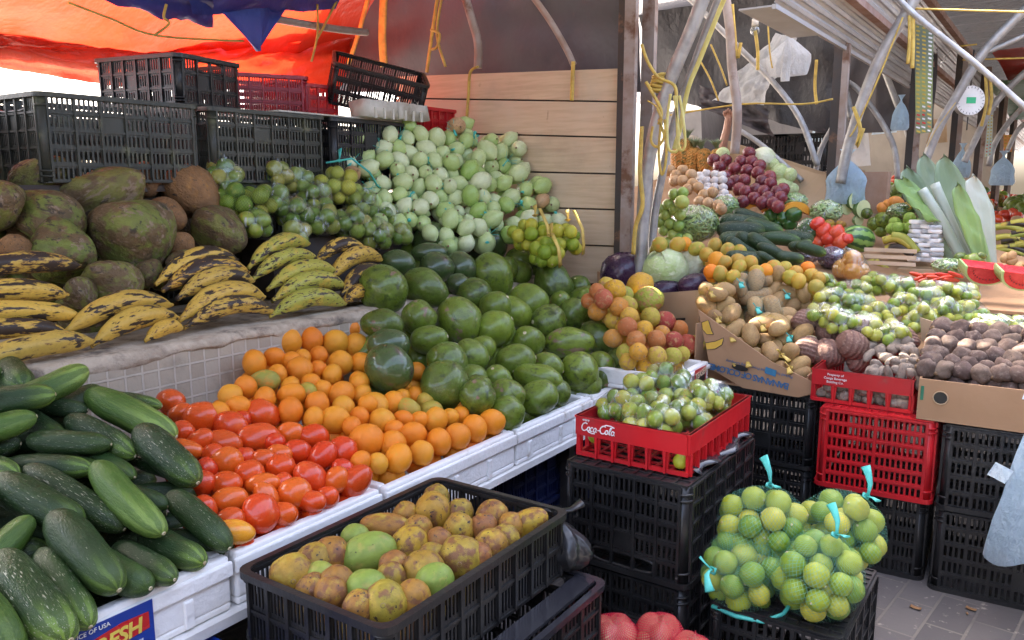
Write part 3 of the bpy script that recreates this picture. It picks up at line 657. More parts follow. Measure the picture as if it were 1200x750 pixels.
for x in (-.2, 1.7, 3.6): MB().box(x, 2.91, 0.0, x+.05, 2.94, 1.4).build('leg', K_dsteel, bs)
MB().box(-.3, 3.605, 0, 3.7, 3.62, 1.47).build('blocking_panel', K_dsteel, bs)  # panel added to block bright sky showing under the rear crates
# foam trays
def tray(label, x0, x1, y0, y1, z0, H, mat=None, stick=None, notch=True):
    t = thing('foam_tray', label, 'tray', ((x0+x1)/2, (y0+y1)/2, z0), 0, 'white foam trays along the front'); L = x1-x0; W = y1-y0; b = MB(); th = .028
    b.box(-L/2, -W/2, 0, L/2, W/2, .018)
    rg = random.Random(int(x0*100)); 
    for (a0, c0, a1, c1) in ((-L/2, -W/2, L/2, -W/2+th), (-L/2, W/2-th, L/2, W/2), (-L/2, -W/2+th, -L/2+th, W/2-th), (L/2-th, -W/2+th, L/2, W/2-th)):
        b.box(a0, c0, .016, a1, c1, H)
    bo = b.build('body', mat or K_foam, t); m = bo.modifiers.new('bevel', 'BEVEL'); m.width = .007; m.segments = 3
    b = MB()                                     # lip and ribs on the front, standing proud
    b.box(-L/2-.004, -W/2-.008, H*.62, L/2+.004, -W/2+.004, H-.012)
    for k in range(3): xx = -L/2+L*(.2+.3*k)+rg.uniform(-.03, .03); b.box(xx-.012, -W/2-.006, .004, xx+.012, -W/2+.003, H*.55)
    r = b.build('lip', mat or K_foam, t); m = r.modifiers.new('bevel', 'BEVEL'); m.width = .005; m.segments = 2
    return t
t1 = tray('white foam tray holding the cucumbers, with a blue and red printed label', .36, 1.03, 1.45, 2.12, .5, .125)
tray('grimy white foam tray with chipped edge under the red tomatoes', 1.045, 1.505, 1.45, 2.12, .5, .125)
tray('white foam tray under the orange mandarins', 1.52, 2.135, 1.44, 2.12, .5, .125)
tray('white foam tray under the avocados nearest the mandarins', 2.15, 2.66, 1.44, 2.12, .5, .125)
tray('white foam tray under the avocados behind the red drink crate', 2.675, 3.08, 1.44, 2.12, .5, .125)
t5 = tray('small foam tray of passion fruit with a red and black sticker', 2.82, 3.17, 1.17, 1.75, .627, .078)
P_blue = smat('label_blue', (.02, .06, .35), sc=5, rough=.3); P_red = smat('label_red', (.6, .03, .03), sc=5, rough=.3); P_yel = smat('label_yellow', (.85, .65, .12), sc=5, rough=.3)
P_blk = smat('label_black', (.02, .02, .02), sc=5, rough=.3)
yl = 1.441-1.785; xl = .745-.695
lab = MB().box(-.125, 0, -.042, .095, -.0015, .05).build('label', P_blue, t1, loc=(xl, yl, .062))
MB().prism([(-.08, -.024), (.085, -.006), (.085, .028), (.03, .03), (-.09, .012)], .0016, .0024, M=frame((0, 0, 0), (1, 0, 0), (0, 0, 1))).build('red_flash', P_red, lab)
text('FRESH', .043, lab, frame((.012, -.003, -.011), (1, 0, .08), (0, 0, 1)), P_yel, shear=.2, bold=.0012, sx=.95)
text('PRODUCE OF USA', .0125, lab, frame((-.045, -.003, .036), (1, 0, 0), (0, 0, 1)), K_wht)
text('TABLE GRAPES', .0125, lab, frame((.03, -.003, -.032), (1, 0, .06), (0, 0, 1)), K_wht)
lab = MB().box(-.06, 0, -.03, .06, -.0015, .03).build('sticker', P_red, t5, loc=(.06, -.2995, .043))
MB().box(-.045, -.002, -.027, .045, -.0026, .012).build('black_patch', P_blk, lab)
text('TEASER', .036, lab, frame((0, -.003, -.004), (1, 0, .12), (0, 0, 1)), smat('label_cream', (.8, .6, .4), sc=4), shear=.1, bold=.0008)
# ------------------------------------------------------------------ heaps of stall one
rows = ('at the top of the heap', 'in the middle of the heap', 'at the front edge of the heap')
# cucumbers: back end, front end, width
CU = [(5,410,28,455,38),(-28,430,3,438,28,1),(12,470,69,474,34),(46,462,94,452,33,1),(84,448,116,438,31),(112,444,185,474,20),(100,460,206,512,40,1),(58,482,74,500,26),(-35,470,10,477,28),(-20,505,45,502,33,1),(76,474,108,484,24),(86,488,167,533,32),(48,506,132,530,30),(26,530,104,552,31),(100,532,129,546,24),(124,528,156,556,26),(148,512,219,577,43),(138,563,199,597,28),(196,533,231,551,30),(192,578,263,643,37),(172,606,237,656,38),(158,600,186,622,24,1),(-25,515,28,547,32),(3,556,105,610,46),(22,548,141,622,38),(92,558,172,642,42,1),(-12,552,4,622,26),(-25,648,39,606,36,1),(46,612,124,702,52),(100,628,170,690,44),(150,640,199,684,36),(0,648,84,748,60),(60,636,120,724,42),(-45,680,27,765,62,1)]
pl = (.67, 0, 0); cup = (.68-.43*1.5, 0, .43); rg = random.Random(5); P = []; R = []; rec = []
for it in CU:
    A = hit(it[0], it[1], cup); B = hit(it[2], it[3], cup); w = it[4]*dep(B)/FPX/2*.96; L = (B-A).length
    if L < .19: A = B+(A-B).normalized()*.2-Vector((0, 0, .05)); L = (B-A).length
    if L > .34: A = B+(A-B)*(.34/L); L = .34
    rec.append((A, B, w, it)); P.append(tuple((A+B)/2)); R.append(w)
A_ = [r[0] for r in rec]; B_ = [r[1] for r in rec]; W_ = [r[2] for r in rec]; nv = len(rec); mv = [.35]*nv
for X in (.38, .52, .66, .80, .93, 1.03):                 # lower layers carrying the visible ones
    for Y in (1.56, 1.72, 1.88, 2.04):
        for dz in (.075, .15):
            z = .68+.43*(Y-1.5)-dz
            if z < .555: continue
            m = Vector((X+rg.uniform(-.02, .02), Y, z)); d = Vector((rg.uniform(.3, 1), rg.uniform(-1, -.3), rg.uniform(-.2, 0))).normalized()*.1
            A_.append(m-d); B_.append(m+d); W_.append(.033); mv.append(1)
Aa = np.array([tuple(v) for v in A_]); Bb = np.array([tuple(v) for v in B_]); Ww = np.array(W_); mv = np.array(mv); ts = np.linspace(.1, .9, 7); tp_ = np.array([.72, .95, 1, 1, 1, .95, .72])
for _ in range(30):
    S = Aa[:, None]*(1-ts)[None, :, None]+Bb[:, None]*ts[None, :, None]; dl_ = np.zeros_like(Aa)
    for i in range(len(Aa)):
        D = S[i][None, :, None]-S[:, None, :]; Ld = np.sqrt((D**2).sum(3)); R_ = (Ww[i]*tp_)[None, :, None]+(Ww[:, None]*tp_[None])[:, None, :]
        pen = R_*.88-Ld; pen[i] = -1; k_ = pen.reshape(len(Aa), -1).argmax(1)
        for j in np.nonzero(pen.reshape(len(Aa), -1).max(1) > 0)[0]:
            u, v = divmod(k_[j], 7); dl_[i] += D[j, u, v]/(Ld[j, u, v]+1e-9)*pen[j, u, v]*mv[i]/(mv[i]+mv[j])*.5
    Aa += dl_; Bb += dl_
for k in range(len(Aa)):
    A, B = Vector(Aa[k]), Vector(Bb[k]); w = W_[k]; gp = 'cucumbers heaped in the white tray'
    if k < nv:
        it = rec[k][3]; px, py = (it[0]+it[2])/2, (it[1]+it[3])/2; v = 0 if py < 510 else 1 if py < 590 else 2
        lk = ('light tipped ' if len(it) > 5 else 'dark ')+('fat ' if w > .041 else 'slim ' if w < .029 else '')+'cucumber'
        lb = f'{lk} {rows[v]}, ' + ('beside the tomatoes' if px > 130 else 'towards the outer corner' if px < 45 else 'in the thick of the tray')
    else: lb = 'dark cucumber buried among the others under the top layer'
    put(cukel[k % 2] if (k < nv and len(rec[k][3]) > 5) else cukes[k % 4], 'cucumber', (A+B)/2, B-A, (B-A).length/2, w, lb, 'cucumber', gp, rng=rg, roll=-PI/2+rg.uniform(-.8, .8))
TO = [(112,78,118,100,-20),(160,128,100,64,20),(245,148,145,130,0),(165,210,95,90,-60),(382,178,140,110,-10),(515,135,150,120,-20),(508,242,172,120,5),(640,218,110,95,0),(340,255,150,95,-15),(245,250,120,90,30),(175,290,145,75,-10),(740,232,125,100,-10),(868,300,130,115,-60),(665,300,115,100,-15),(358,340,130,115,0),(445,325,70,70,0),(510,330,100,85,0),(590,310,110,80,0),(780,318,135,105,50),(597,368,120,110,0),(460,398,120,110,0),(270,372,90,75,-30),(247,435,115,105,0),(355,440,130,100,0),(520,440,140,76,5),(728,415,150,125,-50),(835,425,120,95,60),(870,375,95,65,-30),(370,510,145,105,10),(532,495,130,90,-60),(655,478,135,125,0),(262,545,110,95,-60),(505,570,160,150,-70),(377,595,115,80,0),(755,525,125,90,0),(855,517,100,90,40),(635,578,115,76,-5),(405,655,160,98,-10,3),(945,432,150,112,45),(560,255,80,70,0),(420,160,80,70,0),(600,440,90,70,20),(300,310,90,80,20)]
def tl(a, b, mi, z, deep):
    s = 'yellow orange unripe' if mi == 3 else 'long red plum' if a/b > 1.3 else 'plump red' if a > .04 else 'small red'
    return f'{s} tomato '+('under the others in the heap' if deep else z)
heap(TO, toms+[tomy], 'tomato', 'tomato', 'red tomatoes in the foam tray', (.665-.27*1.5, 0, .27), tl, (180, 460, 440, 620), (rows, ('beside the cucumbers', 'beside the mandarins')), (170, 450), 3.75, seed=3, common=3, tray=True, grow=1.13, maxov=.84, minr=.028)
MA = [(985,87,115,115),(1025,195,150,140),(885,180,145,165),(715,165,150,165),(565,178,150,165),(475,283,145,125),(335,322,190,140),(585,300,120,120),(660,285,100,100),(770,270,130,115),(645,362,170,160),(920,320,165,150),(1060,325,120,150),(770,362,110,105),(860,400,155,120),(1045,455,160,125),(490,400,150,115),(405,445,190,145,5,3),(275,485,130,150),(175,540,160,140),(222,615,165,120,10),(100,650,90,80),(405,565,175,130),(575,485,140,110),(722,462,140,110),(690,515,95,85,0,3),(585,535,190,130),(800,500,110,100),(920,530,175,170),(1060,525,140,115),(580,645,190,165),(760,595,170,135),(740,695,160,125),(935,615,150,100),(885,710,200,170),(1045,685,140,115),(1120,600,120,120)]
MA = [(a[0]/5.77+240, a[1]/5.77+370, a[2]/5.77, a[3]/5.77)+tuple(a[4:]) for a in MA]
MB2 = [(125,115,160,120),(225,255,185,140),(335,240,115,140),(405,210,100,90),(280,370,165,165),(510,30,100,120),(415,140,100,80),(455,280,155,115,-30,3),(500,190,110,110),(570,230,100,95,-40,3),(425,355,140,115),(610,290,140,90,0,3),(530,360,90,85),(635,360,180,140),(735,340,110,110),(800,325,110,110),(830,260,100,110),(170,500,205,215),(345,520,170,165),(480,460,180,160),(660,505,180,165),(555,585,170,140),(385,620,205,175),(785,470,170,165),(900,418,175,170),(930,285,130,100),(1020,375,160,170),(240,650,110,85),(140,640,90,70),(360,420,80,80),(60,400,100,100)]
MA += [(a[0]/5.77+400, a[1]/5.77+430, a[2]/5.77, a[3]/5.77)+tuple(a[4:]) for a in MB2]
def ml(a, b, mi, z, deep):
    s = 'greenish' if mi == 3 else 'big orange' if b > .037 else 'small orange' if b < .029 else 'round orange'
    return f'{s} mandarin '+('under the others in the heap' if deep else z)
heap(MA, mans+[mang], 'mandarin', 'mandarin', 'mandarins heaped in the foam tray', (.662-.31*1.48, 0, .31), ml, (250, 380, 590, 560), (rows, ('beside the tomatoes', 'beside the avocados')), (0, 0), 1, aspect=.9, seed=4, common=3, tray=True, grow=1.12, maxov=.84, minr=.031)
AV = [(245,445,265,262),(235,655,240,165,-5),(330,290,190,140,-10,5),(515,150,200,170,30,5),(515,235,200,110,0,5),(560,320,190,170,0,5),(700,320,190,170,-30,5),(855,190,215,190,0,5),(890,370,260,210,-65),(490,440,270,205,-25),(450,610,190,190),(690,630,270,235,-60),(790,490,200,190),(515,740,210,160,10),(690,420,130,110,0,5),(930,560,180,170),(895,680,220,200,30),(985,330,90,130)]
AV = [(a[0]/5+400, a[1]/5+250, a[2]/5, a[3]/5)+tuple(a[4:]) for a in AV]
A2 = [(195,90,160,110,-10),(150,130,90,100),(300,180,178,142,-70),(200,255,140,150,-45),(115,290,150,120,-20),(280,335,135,130),(380,305,120,115),(440,260,150,130,-10),(405,190,95,80),(200,410,115,120),(365,420,190,118,0),(480,400,155,120,-45),(545,355,150,128,-30),(615,440,120,120),(150,490,150,125,10),(280,510,120,100,-20),(405,530,150,140),(490,505,100,100),(560,485,90,90),(640,530,95,85),(70,560,120,100),(240,560,190,110,-15),(110,635,150,130),(265,640,160,130,20),(-5,600,80,100),(165,705,150,90),(360,625,85,80),(570,565,110,75),(510,590,100,70),(20,440,90,100),(330,250,80,80),(590,300,60,60)]
AV += [(a[0]/3.41+560, a[1]/3.41+280, a[2]/3.41, a[3]/3.41)+tuple(a[4:]) for a in A2]
AV += [(455,432,56,52,-50,5),(521,452,54,52,30),(455,405,46,36,0,5),(525,424,48,40),(551,420,40,38),(556,448,36,36),(558,462,38,38)]
def al(a, b, mi, z, deep):
    s = 'dark brownish green' if mi == 5 else 'long glossy green' if a/b > 1.25 else 'big round green' if b > .075 else 'glossy green'
    return f'{s} avocado '+('under the others in the heap' if deep else z)
heap(AV, avos+[avod], 'avocado', 'avocado', 'large green avocados piled high', (.69-.44*1.5, 0, .44), al, (420, 265, 760, 490), (rows, ('on the mandarin side', 'on the passion fruit side')), (0, 0), 1, aspect=1.05, seed=6, fillfac=1.3, common=5, minr=.05, grow=1.1, tray=True)
CO = [(140,80,210,125,30),(360,165,340,200,25),(20,190,110,170,80),(135,215,250,175,-20),(500,90,120,115,0,3),(450,275,270,250,-20),(225,350,210,190,0),(45,335,110,95,0,3),(380,460,215,165,0),(585,220,140,115,-20,3),(610,320,125,90,0,3),(680,140,205,165,-35,3),(774,275,200,155,-30),(290,490,110,100,-60),(520,420,90,90),(640,380,90,90)]
def cl(a, b, mi, z, deep):
    s = 'brown husked' if mi == 3 else 'very large green' if a > .14 else 'mottled green and brown'
    return f'{s} coconut '+('low in the pile' if deep else z)
heap(CO, cocs+[cocb], 'coconut', 'coconut', 'green coconuts piled on the ledge', (1.03-.8*2.4, 0, .8), cl, (0, 190, 260, 350), (('at the top of the pile', 'in the middle of the pile', 'just behind the plantains'), ('at the outer end', 'towards the limes')), (0, 180), 3, seed=8, tilt=.2, maxov=.86, common=3)
# plantain hands
def hand(label, fingers, green, k, zoff=0, crown=None, bow=.14):
    P = []; pl = (1.0-.85*2.27+zoff, 0, .85)
    for f in fingers: P.append((hit(f[0], f[1], pl), hit(f[2], f[3], pl), f[4]))
    cc = sum(((a+b_)/2 for a, b_, w in P), Vector())/len(P)
    t = thing('plantain_hand', label, 'plantains', cc, 0, 'hands of plantains laid on the ledge')
    for i, (A, B, w) in enumerate(P):
        Z = dep((A+B)/2); hw = w*Z/FPX/2; mid = (A+B)/2; L = (B-A).length/2
        L = min(L, .17)
        b = MB(); seg = 15; rg2 = random.Random(k*10+i); d = (B-A).normalized(); up = (Vector((0, 0, 1))-d*d.z).normalized(); sd = d.cross(up); S = 1/hw; pts = []; rads = []; n = 18; La = L*S
        for q in range(n+1):
            s_ = -1+2*q/n; pts.append(Vector((s_*La, 0, bow*La*2*(.5-s_*s_)))); r = (max(0, 1-abs(s_)**3.4))**.6; rads.append(max(r, .3 if s_ < 0 else .2))
        pts.insert(0, pts[0]+Vector((-La*.13, 0, -La*.06))); rads.insert(0, .24); pts.append(pts[-1]+Vector((La*.05, 0, 0))); rads.append(.1)
        ang0 = rg2.uniform(0, 1); vs = []
        for q, p in enumerate(pts):
            for s2 in range(seg):
                a = 2*PI*s2/seg+ang0; rr = rads[q]*(1+.07*math.cos(5*a)+.03*math.sin(q*.7+i)); vs.append(p+Vector((0, rr*math.sin(a), rr*math.cos(a))))
        fs = [(q*seg+s2, q*seg+(s2+1) % seg, (q+1)*seg+(s2+1) % seg, (q+1)*seg+s2) for q in range(len(pts)-1) for s2 in range(seg)]
        fs += [tuple(range(seg))[::-1], tuple(range((len(pts)-1)*seg, len(pts)*seg))]
        b.add(vs, fs, True); me = b.mesh('finger', M_plg if green else M_pla)
        Mo = Matrix.Translation(mid-cc) @ Matrix((d, -sd, up)).transposed().to_4x4() @ Matrix.Scale(hw, 4)
        o = link('finger', me, t, M=Mo)
    if crown:
        c0 = hit(crown[0], crown[1], pl)-cc; b = MB()
        b.tube([c0+Vector((-.02, 0, -.03)), c0, c0+Vector((.015, .01, .035))], .02, 10, rads=[.03, .026, .014]); b.build('stalk', scar, t)
hand.c = {}
hand('ripe spotted plantains stacked at the outer end of the ledge above the cucumbers', [(-60,318,96,307,26),(-55,345,78,342,26),(-70,372,95,366,24),(-60,392,76,385,24),(-30,424,108,396,28)], False, 1, bow=.06)
hand('ripe plantain pair with black streaks lying at the ledge edge', [(80,377,200,350,26),(112,393,207,366,26),(172,394,213,380,18)], False, 2, bow=.12)
hand('ripe yellow and black plantains fanned in front of a round coconut', [(180,322,282,296,22),(196,328,290,312,24),(212,339,296,323,24),(210,364,312,340,27),(222,372,320,358,22)], False, 3, bow=.13)
hand('greenish plantains with cut white stubs in front of the bagged limes', [(288,305,366,278,20),(297,318,372,297,18),(312,330,398,312,20),(318,343,408,328,22),(322,360,404,350,22)], True, 4, bow=.12)
hand('yellow green plantains pressed against the avocados', [(372,297,430,290,18),(383,318,450,296,20),(402,336,452,318,22),(404,349,440,342,18)], False, 5, bow=.16)
# bagged limes behind the plantains
lr = [((262,205),.075,8,limed,film),((290,235),.11,13,limed,net_d),((325,205),.07,6,limed,film),((345,245),.09,9,limed,film),((395,215),.12,16,limey,net_p),((378,258),.08,7,limed,film),((412,262),.085,9,limed,film),((440,275),.085,9,limed,film),((300,262),.07,5,limes,film),((455,255),.07,6,limed,film),((350,212),.07,6,limed,film),((275,232),.07,6,limes,net_d),((345,275),.07,5,limed,film),((470,275),.06,5,limed,film),((320,235),.08,7,limed,film),((370,232),.08,7,limed,film),((425,240),.08,7,limed,film),((265,215),.07,5,limed,film)]
wh = ['above the brown coconut', 'beside the brown coconut', 'against the black crate', 'between the plantains and crates', 'with a teal string beside the white onions', 'just above the green plantains', 'behind the yellow plantains', 'beside the dark avocados', 'low behind the green plantains', 'under the white onions', 'in the middle against the crate', 'squeezed next to the coconuts', 'right behind the green plantain stubs', 'at the corner of avocados and onions', 'between the dark net and the middle', 'left of the teal string', 'below the teal string by the onions', 'behind the brown coconut shoulder']
for i, ((px, py), rd, n, ms, fm) in enumerate(lr):
    c = hit(px, py, (1.13-1.0*2.5, 0, 1.0)); kind = 'netted' if 'net' in fm.name else 'clear plastic'
    bag('lime_bag', f'{kind} bag of limes {wh[i]}', 'bag of limes', c, (rd*1.12, rd*1.05, rd*.98), n+1, .034, ms, 'lime', 'green lime inside the bag '+wh[i], 'lime', 'limes bagged behind the plantains', fm, 'lime bags on the ledge', knot=(-.3, -.5, 1), tie=K_teal if i in (4,) else None, seed=i+1, fruits='lump' if i > 8 else True)
for i, X in enumerate((.75, 1.4, 2.05, 2.7, 3.35)):
    crate('black crate lying under the rear shelf '+['at the outer end', 'behind the big coconuts', 'behind the bagged limes', 'behind the white onions', 'nearest the board wall'][i], (X, 3.12, .96), L=.63, W=.4, H=.42, mat=K_olv, cols=7, rows=5, slots=3)
for i, (x0, x1, z1) in enumerate(((2.2, 3.0, 1.2), (3.05, 3.7, 1.3))):
    t = thing('produce_box', ['dark box under the bagged limes', 'dark box under the white onions'][i], 'box', ((x0+x1)/2, 2.78, .955)); MB().box(-(x1-x0)/2, -.1, 0, (x1-x0)/2, .1, z1-.955).build('body', K_dsteel, t)
b = MB(); c = hit(395, 215, (1.13-2.5, 0, 1.0)); b.tube([c+Vector((-.12, -.06, .09)), c+Vector((-.03, -.13, .11)), c+Vector((.08, -.13, .05)), c+Vector((.16, -.1, -.01)), c+Vector((.2, -.08, -.02))], .005, 6)
tag(b.build('teal_string', K_teal), 'teal string lying over the yellow green lime net', 'string')
# white onions in small nets
onp = (1.12-1.3*2.4-.5*3.2, .5, 1.3)
OL = []; rg = random.Random(19)
def inpoly(x, y, P):
    c = False
    for i in range(len(P)):
        (x1, y1), (x2, y2) = P[i-1], P[i]
        if (y1 > y) != (y2 > y) and x < (x2-x1)*(y-y1)/(y2-y1)+x1: c = not c
    return c
opoly = [(408,165),(428,142),(470,133),(495,150),(530,150),(545,138),(570,152),(598,148),(622,178),(636,215),(662,245),(655,262),(600,262),(585,285),(548,300),(520,290),(480,262),(430,262),(420,215),(402,195)]
def orow(py): return 'at the top' if py < 175 else 'in the upper half' if py < 210 else 'in the lower half' if py < 245 else 'at the foot'
def ocol(px): return 'near the black crates' if px < 470 else 'in the middle' if px < 560 else 'near the board wall'
y = 136; k = 0
while y < 302:
    x = 400+(k % 2)*11
    while x < 670:
        if inpoly(x, y, opoly): OL.append((x+rg.uniform(-4, 4), y+rg.uniform(-4, 4), rg.uniform(18, 26), rg.uniform(17, 22)))
        x += 17.5
    y += 13.5; k += 1
PO = []; RO_ = []
for (x, y, w_, h_) in OL: c = hit(x, y, onp); PO.append(tuple(c+Vector((rg.uniform(-.03, .02), rg.uniform(-.045, .035), rg.uniform(-.02, .02))))); RO_.append((w_+h_)/4*dep(c)/FPX)
PO = relax(PO, RO_, 25, overlap=.92)
for i, (x, y, w_, h_) in enumerate(OL):
    lb_ = f'white onion {orow(y)} of the netted heap {ocol(x)}'; me = onib if i % 37 == 5 else onis[i % 2]
    put(me, 'onion', PO[i], (rg.uniform(-1, 1), rg.uniform(-1, .2), rg.uniform(-1, 1)), RO_[i]*rg.uniform(1.1, 1.35), RO_[i]*.95, lb_ if me is not onib else lb_.replace('white', 'brownish'), 'onion', f'white onions {orow(y)} of the heap {ocol(x)}', rng=rg)
for i in range(len(OL)):                          # the layer behind them
    p = Vector(PO[i])+Vector((.04+rg.uniform(-.02, .02), .055, -.01)); LUMP.setdefault('onion', []).append((onis[i % 2], tuple(p), (rg.uniform(-1, 1), rg.uniform(-1, 1), rg.uniform(-1, 1)), RO_[i]*1.1, RO_[i]*.95))
sp_ = [OL[i] for i in range(0, len(OL), 5)]
for i, (px, py, w_, h_) in enumerate(sp_):
    c = hit(px, py, onp)+Vector((-.03, -.02, 0)); t = thing('net_knot', f'teal onion net knot {orow(py)} of the heap {ocol(px)}', 'net knot', c, 0, f'teal net knots {orow(py)} of the heap {ocol(px)}'); b = MB(); u = Vector((rg.uniform(-1, 1), rg.uniform(-.6, .2), rg.uniform(-.5, 1))).normalized(); v = u.cross(Vector((0, 1, .3))).normalized()
    b.tube([u*-.004, u*.014, u*.042+v*.01], .005, 6, rads=[.009, .005, .011], flat=.5); b.tube([Vector((0, 0, 0)), v*.015-u*.004, v*.036+u*.006], .005, 6, rads=[.008, .004, .01], flat=.4); b.build('knot', K_teal, t)
    b = MB()
    for q in range(7):
        a = 2*PI*q/7+rg.uniform(-.2, .2); e = (v*math.cos(a)+u.cross(v)*math.sin(a)); b.tube([Vector((0, 0, 0)), e*.022-u*.008, e*.045-u*.026], .0012, 4)
    b.build('net_strands', K_teal, t)
for i, (px, py, rr) in enumerate(((622,272,.118),(660,276,.125),(640,296,.09))):
    c = atx(px, py, (3.38, 3.46, 3.3)[i])
    bag('lime_net', ['yellow netted bag of limes in front of the onion heap', 'yellow netted bag of limes nearest the board wall', 'small yellow netted lime bag behind the avocados'][i], 'bag of limes', c, (rr, rr, rr*.95), 16, .034, limey+limes, 'lime', 'yellowish lime in a yellow net by the board wall', 'lime', 'limes in yellow nets by the wall', net_y, 'yellow lime nets', knot=(-.2, -.4, 1), tie=K_rope, seed=80+i, kl=.2)
    b = MB(); b.tube([c+Vector((-.03, -rr*.6, rr*1.0)), c+Vector((-.04, -rr*1.04, rr*.3)), c+Vector((-.03, -rr*1.06, -rr*.3)), c+Vector((-.01, -rr*.95, -rr*.7))], .012, 6, flat=.2)
    tag(b.build('yellow_strap', K_rope), ['yellow plastic strap over the lime net before the onions', 'yellow plastic strap over the lime net by the wall', 'yellow plastic strap over the small lime net'][i], 'strap')
# passion fruit tray
PA = [(760,352,42,34),(720,340,30,28),(735,358,26,24),(707,350,28,24),(712,335,20,20),(750,335,40,32),(737,370,24,22),(762,372,28,24),(755,388,28,24),(780,377,28,26,0,1),(745,399,26,24),(768,398,26,24),(787,398,26,24),(795,385,24,22),(770,417,28,22),(788,418,24,24),(806,404,28,26),(817,403,24,24),(735,383,26,24),(725,360,26,24),(748,412,24,22),(700,342,22,20),(730,345,24,22),(778,392,20,20),(800,415,22,18)]
def pl_(a, b, mi, z, deep): return 'wrinkled passion fruit '+('under the others' if deep else z)
heap([(a[0], a[1], a[2]*.95, a[3]*.95) for a in PA], pass_, 'passion_fruit', 'passion fruit', 'passion fruit in the small tray', (.735-.6*1.25, 0, .6), lambda a, b, mi, z, d: ('large ' if b > .045 else 'small ')+pl_(a, b, mi, z, d), (700, 335, 830, 425), (rows, ('next to the avocados', 'next to the banana box')), seed=11, grow=.98)
# crate of sapotes in front of the stall
crate('long shallow black crate full of brown mottled sapotes in front of the foam trays', (1.335, 1.175, .455), L=.66, W=.42, H=.168, rows=2, cols=9, scols=6, slots=5, handle=False, rimat=K_blk, panel=False)
crate('black crate under the crate of sapotes, its glossy rim sticking out', (1.345, 1.09, .15), L=.7, W=.44, H=.3, rimat=K_gls)
crate('lowest black crate of the stack carrying the sapotes', (1.345, 1.09, -.152), L=.7, W=.44, H=.3)
b = MB(); b.box(-.33, -.21, .295, .335, -.155, .303)
tag(b.build('glossy_board', K_gls, loc=(1.345, 1.1, .15)), 'glossy black plastic strip under the crate of sapotes', 'plastic strip')
SA = [(217,275,140,110),(190,350,150,105),(325,275,110,120),(400,208,90,60,0,3),(448,270,178,132,20,3),(515,172,160,85,-5),(590,130,80,80),(670,65,95,75),(687,122,125,115),(768,120,75,85),(600,237,130,115),(630,182,90,60),(545,310,90,90),(700,225,90,85),(785,178,105,95),(850,175,80,88),(890,135,115,95),(935,215,90,85),(895,240,125,95),(785,285,140,135),(865,290,80,60),(1045,172,150,85,30),(650,330,135,130),(535,352,95,80),(720,380,132,115,40,3),(345,380,140,105),(440,390,130,125,0,3),(295,415,105,80),(515,445,152,118),(610,430,112,110),(280,350,70,70,0,3),(420,460,80,60),(690,280,80,60),(960,170,70,70),(240,410,80,70)]
heap(SA, mams+[mamg], 'sapote', 'sapote', 'sapotes in the black crate', (.6, 0, 0), lambda a, b, mi, z, d: ('greenish ' if mi == 3 else 'large brown ' if b > .045 else 'brown speckled ')+'sapote '+('low in the crate' if d else z), (330, 580, 640, 730), (('along the far side', 'in the middle', 'along the near side'), ('at the cucumber end of the crate', 'at the end with the black bag')), (280, 560), 3, seed=12, fillfac=1.2, common=3, grow=1.16, maxov=.84, minr=.034, bounds=(1.03, 1.635, .99, 1.36))
# black plastic bag knotted to the crate corner
c = Vector((1.672, 1.0, .60)); b = MB(); G = []
for j in range(13):
    s_ = j/12; z = .02-.17*s_; r = [.018, .02, .008, .016, .03, .042, .05, .055, .058, .055, .045, .03, .006][j]
    G.append([c+Vector((r*1.1*math.cos(a)*(1+.16*math.sin(a*6+j*.4)+.14*math.sin(a*13+j*.2))+.02*s_, r*math.sin(a)*(1+.25*math.cos(a*5+j*.7))-.03*s_, z)) for a in [2*PI*k/26 for k in range(27)]])
b.grid(G); b.tube([c+Vector((-.03, .03, .02)), c+Vector((0, 0, .01)), c+Vector((.02, -.03, .015)), c+Vector((.045, -.05, .03))], .01, 6, rads=[.006, .012, .012, .02], flat=.5)
tag(b.build('black_bag', K_bag), 'crumpled black plastic bag knotted to the corner of the sapote crate', 'plastic bag')
# red net sack bottom
for i, (x, y, rx) in enumerate(((1.775, .88, .075), (1.83, .775, .085), (1.80, .68, .06))):
    bag('red_net_sack', ['red net sack with a knotted mouth in front of the black crates', 'wide red net sack lying beside the knotted one', 'small red net sack pushed between the other two'][i], 'net sack', (x, y, .26-.01*(i == 0)), (rx, rx, .06), 8, .035, [onib], 'onion', ['brown onion in the knotted red sack', 'brown onion in the wide red sack', 'brown onion in the small red sack'][i], 'onion', 'onions in the red sacks', net_r, 'red net sacks', knot=(-.2, -.2, 1), seed=90+i, kl=.45)
sb = crate('upside-down black crate under the red net sacks', (1.86, .74, -.09), L=.29, W=.44, H=.29, cols=4, inverted=True)
# blue barrel and blue crates
bb = thing('blue_crate', 'bright blue plastic crate with a rounded rim under the foam trays', 'crate', (.78, 1.52, 0)); 
crate('blue plastic crate beside the black sapote crates under the cucumber tray', (.79, 1.44, .17), L=.36, W=.3, H=.29, mat=K_blu, cols=4, scols=3); bpy.data.objects.remove(bb)
k = 0
for X in (1.95, 2.56, 3.17):
    for lv in (0, 1):
        crate(f'navy blue crate under the table, {"upper" if lv else "lower"} one, {["behind the sapote crate","in the middle of the row","next to the potato box end"][k]}', (X, 1.80, lv*.235), L=.6, W=.5, H=.23, mat=K_nvy, rows=4)
    k += 1
crate('teal green crate between the red drink crate and the banana box', (3.0, 1.2, .33), L=.3, W=.25, H=.26, mat=smat('teal_plastic', (.02, .16, .13), sc=4), cols=4, scols=3)
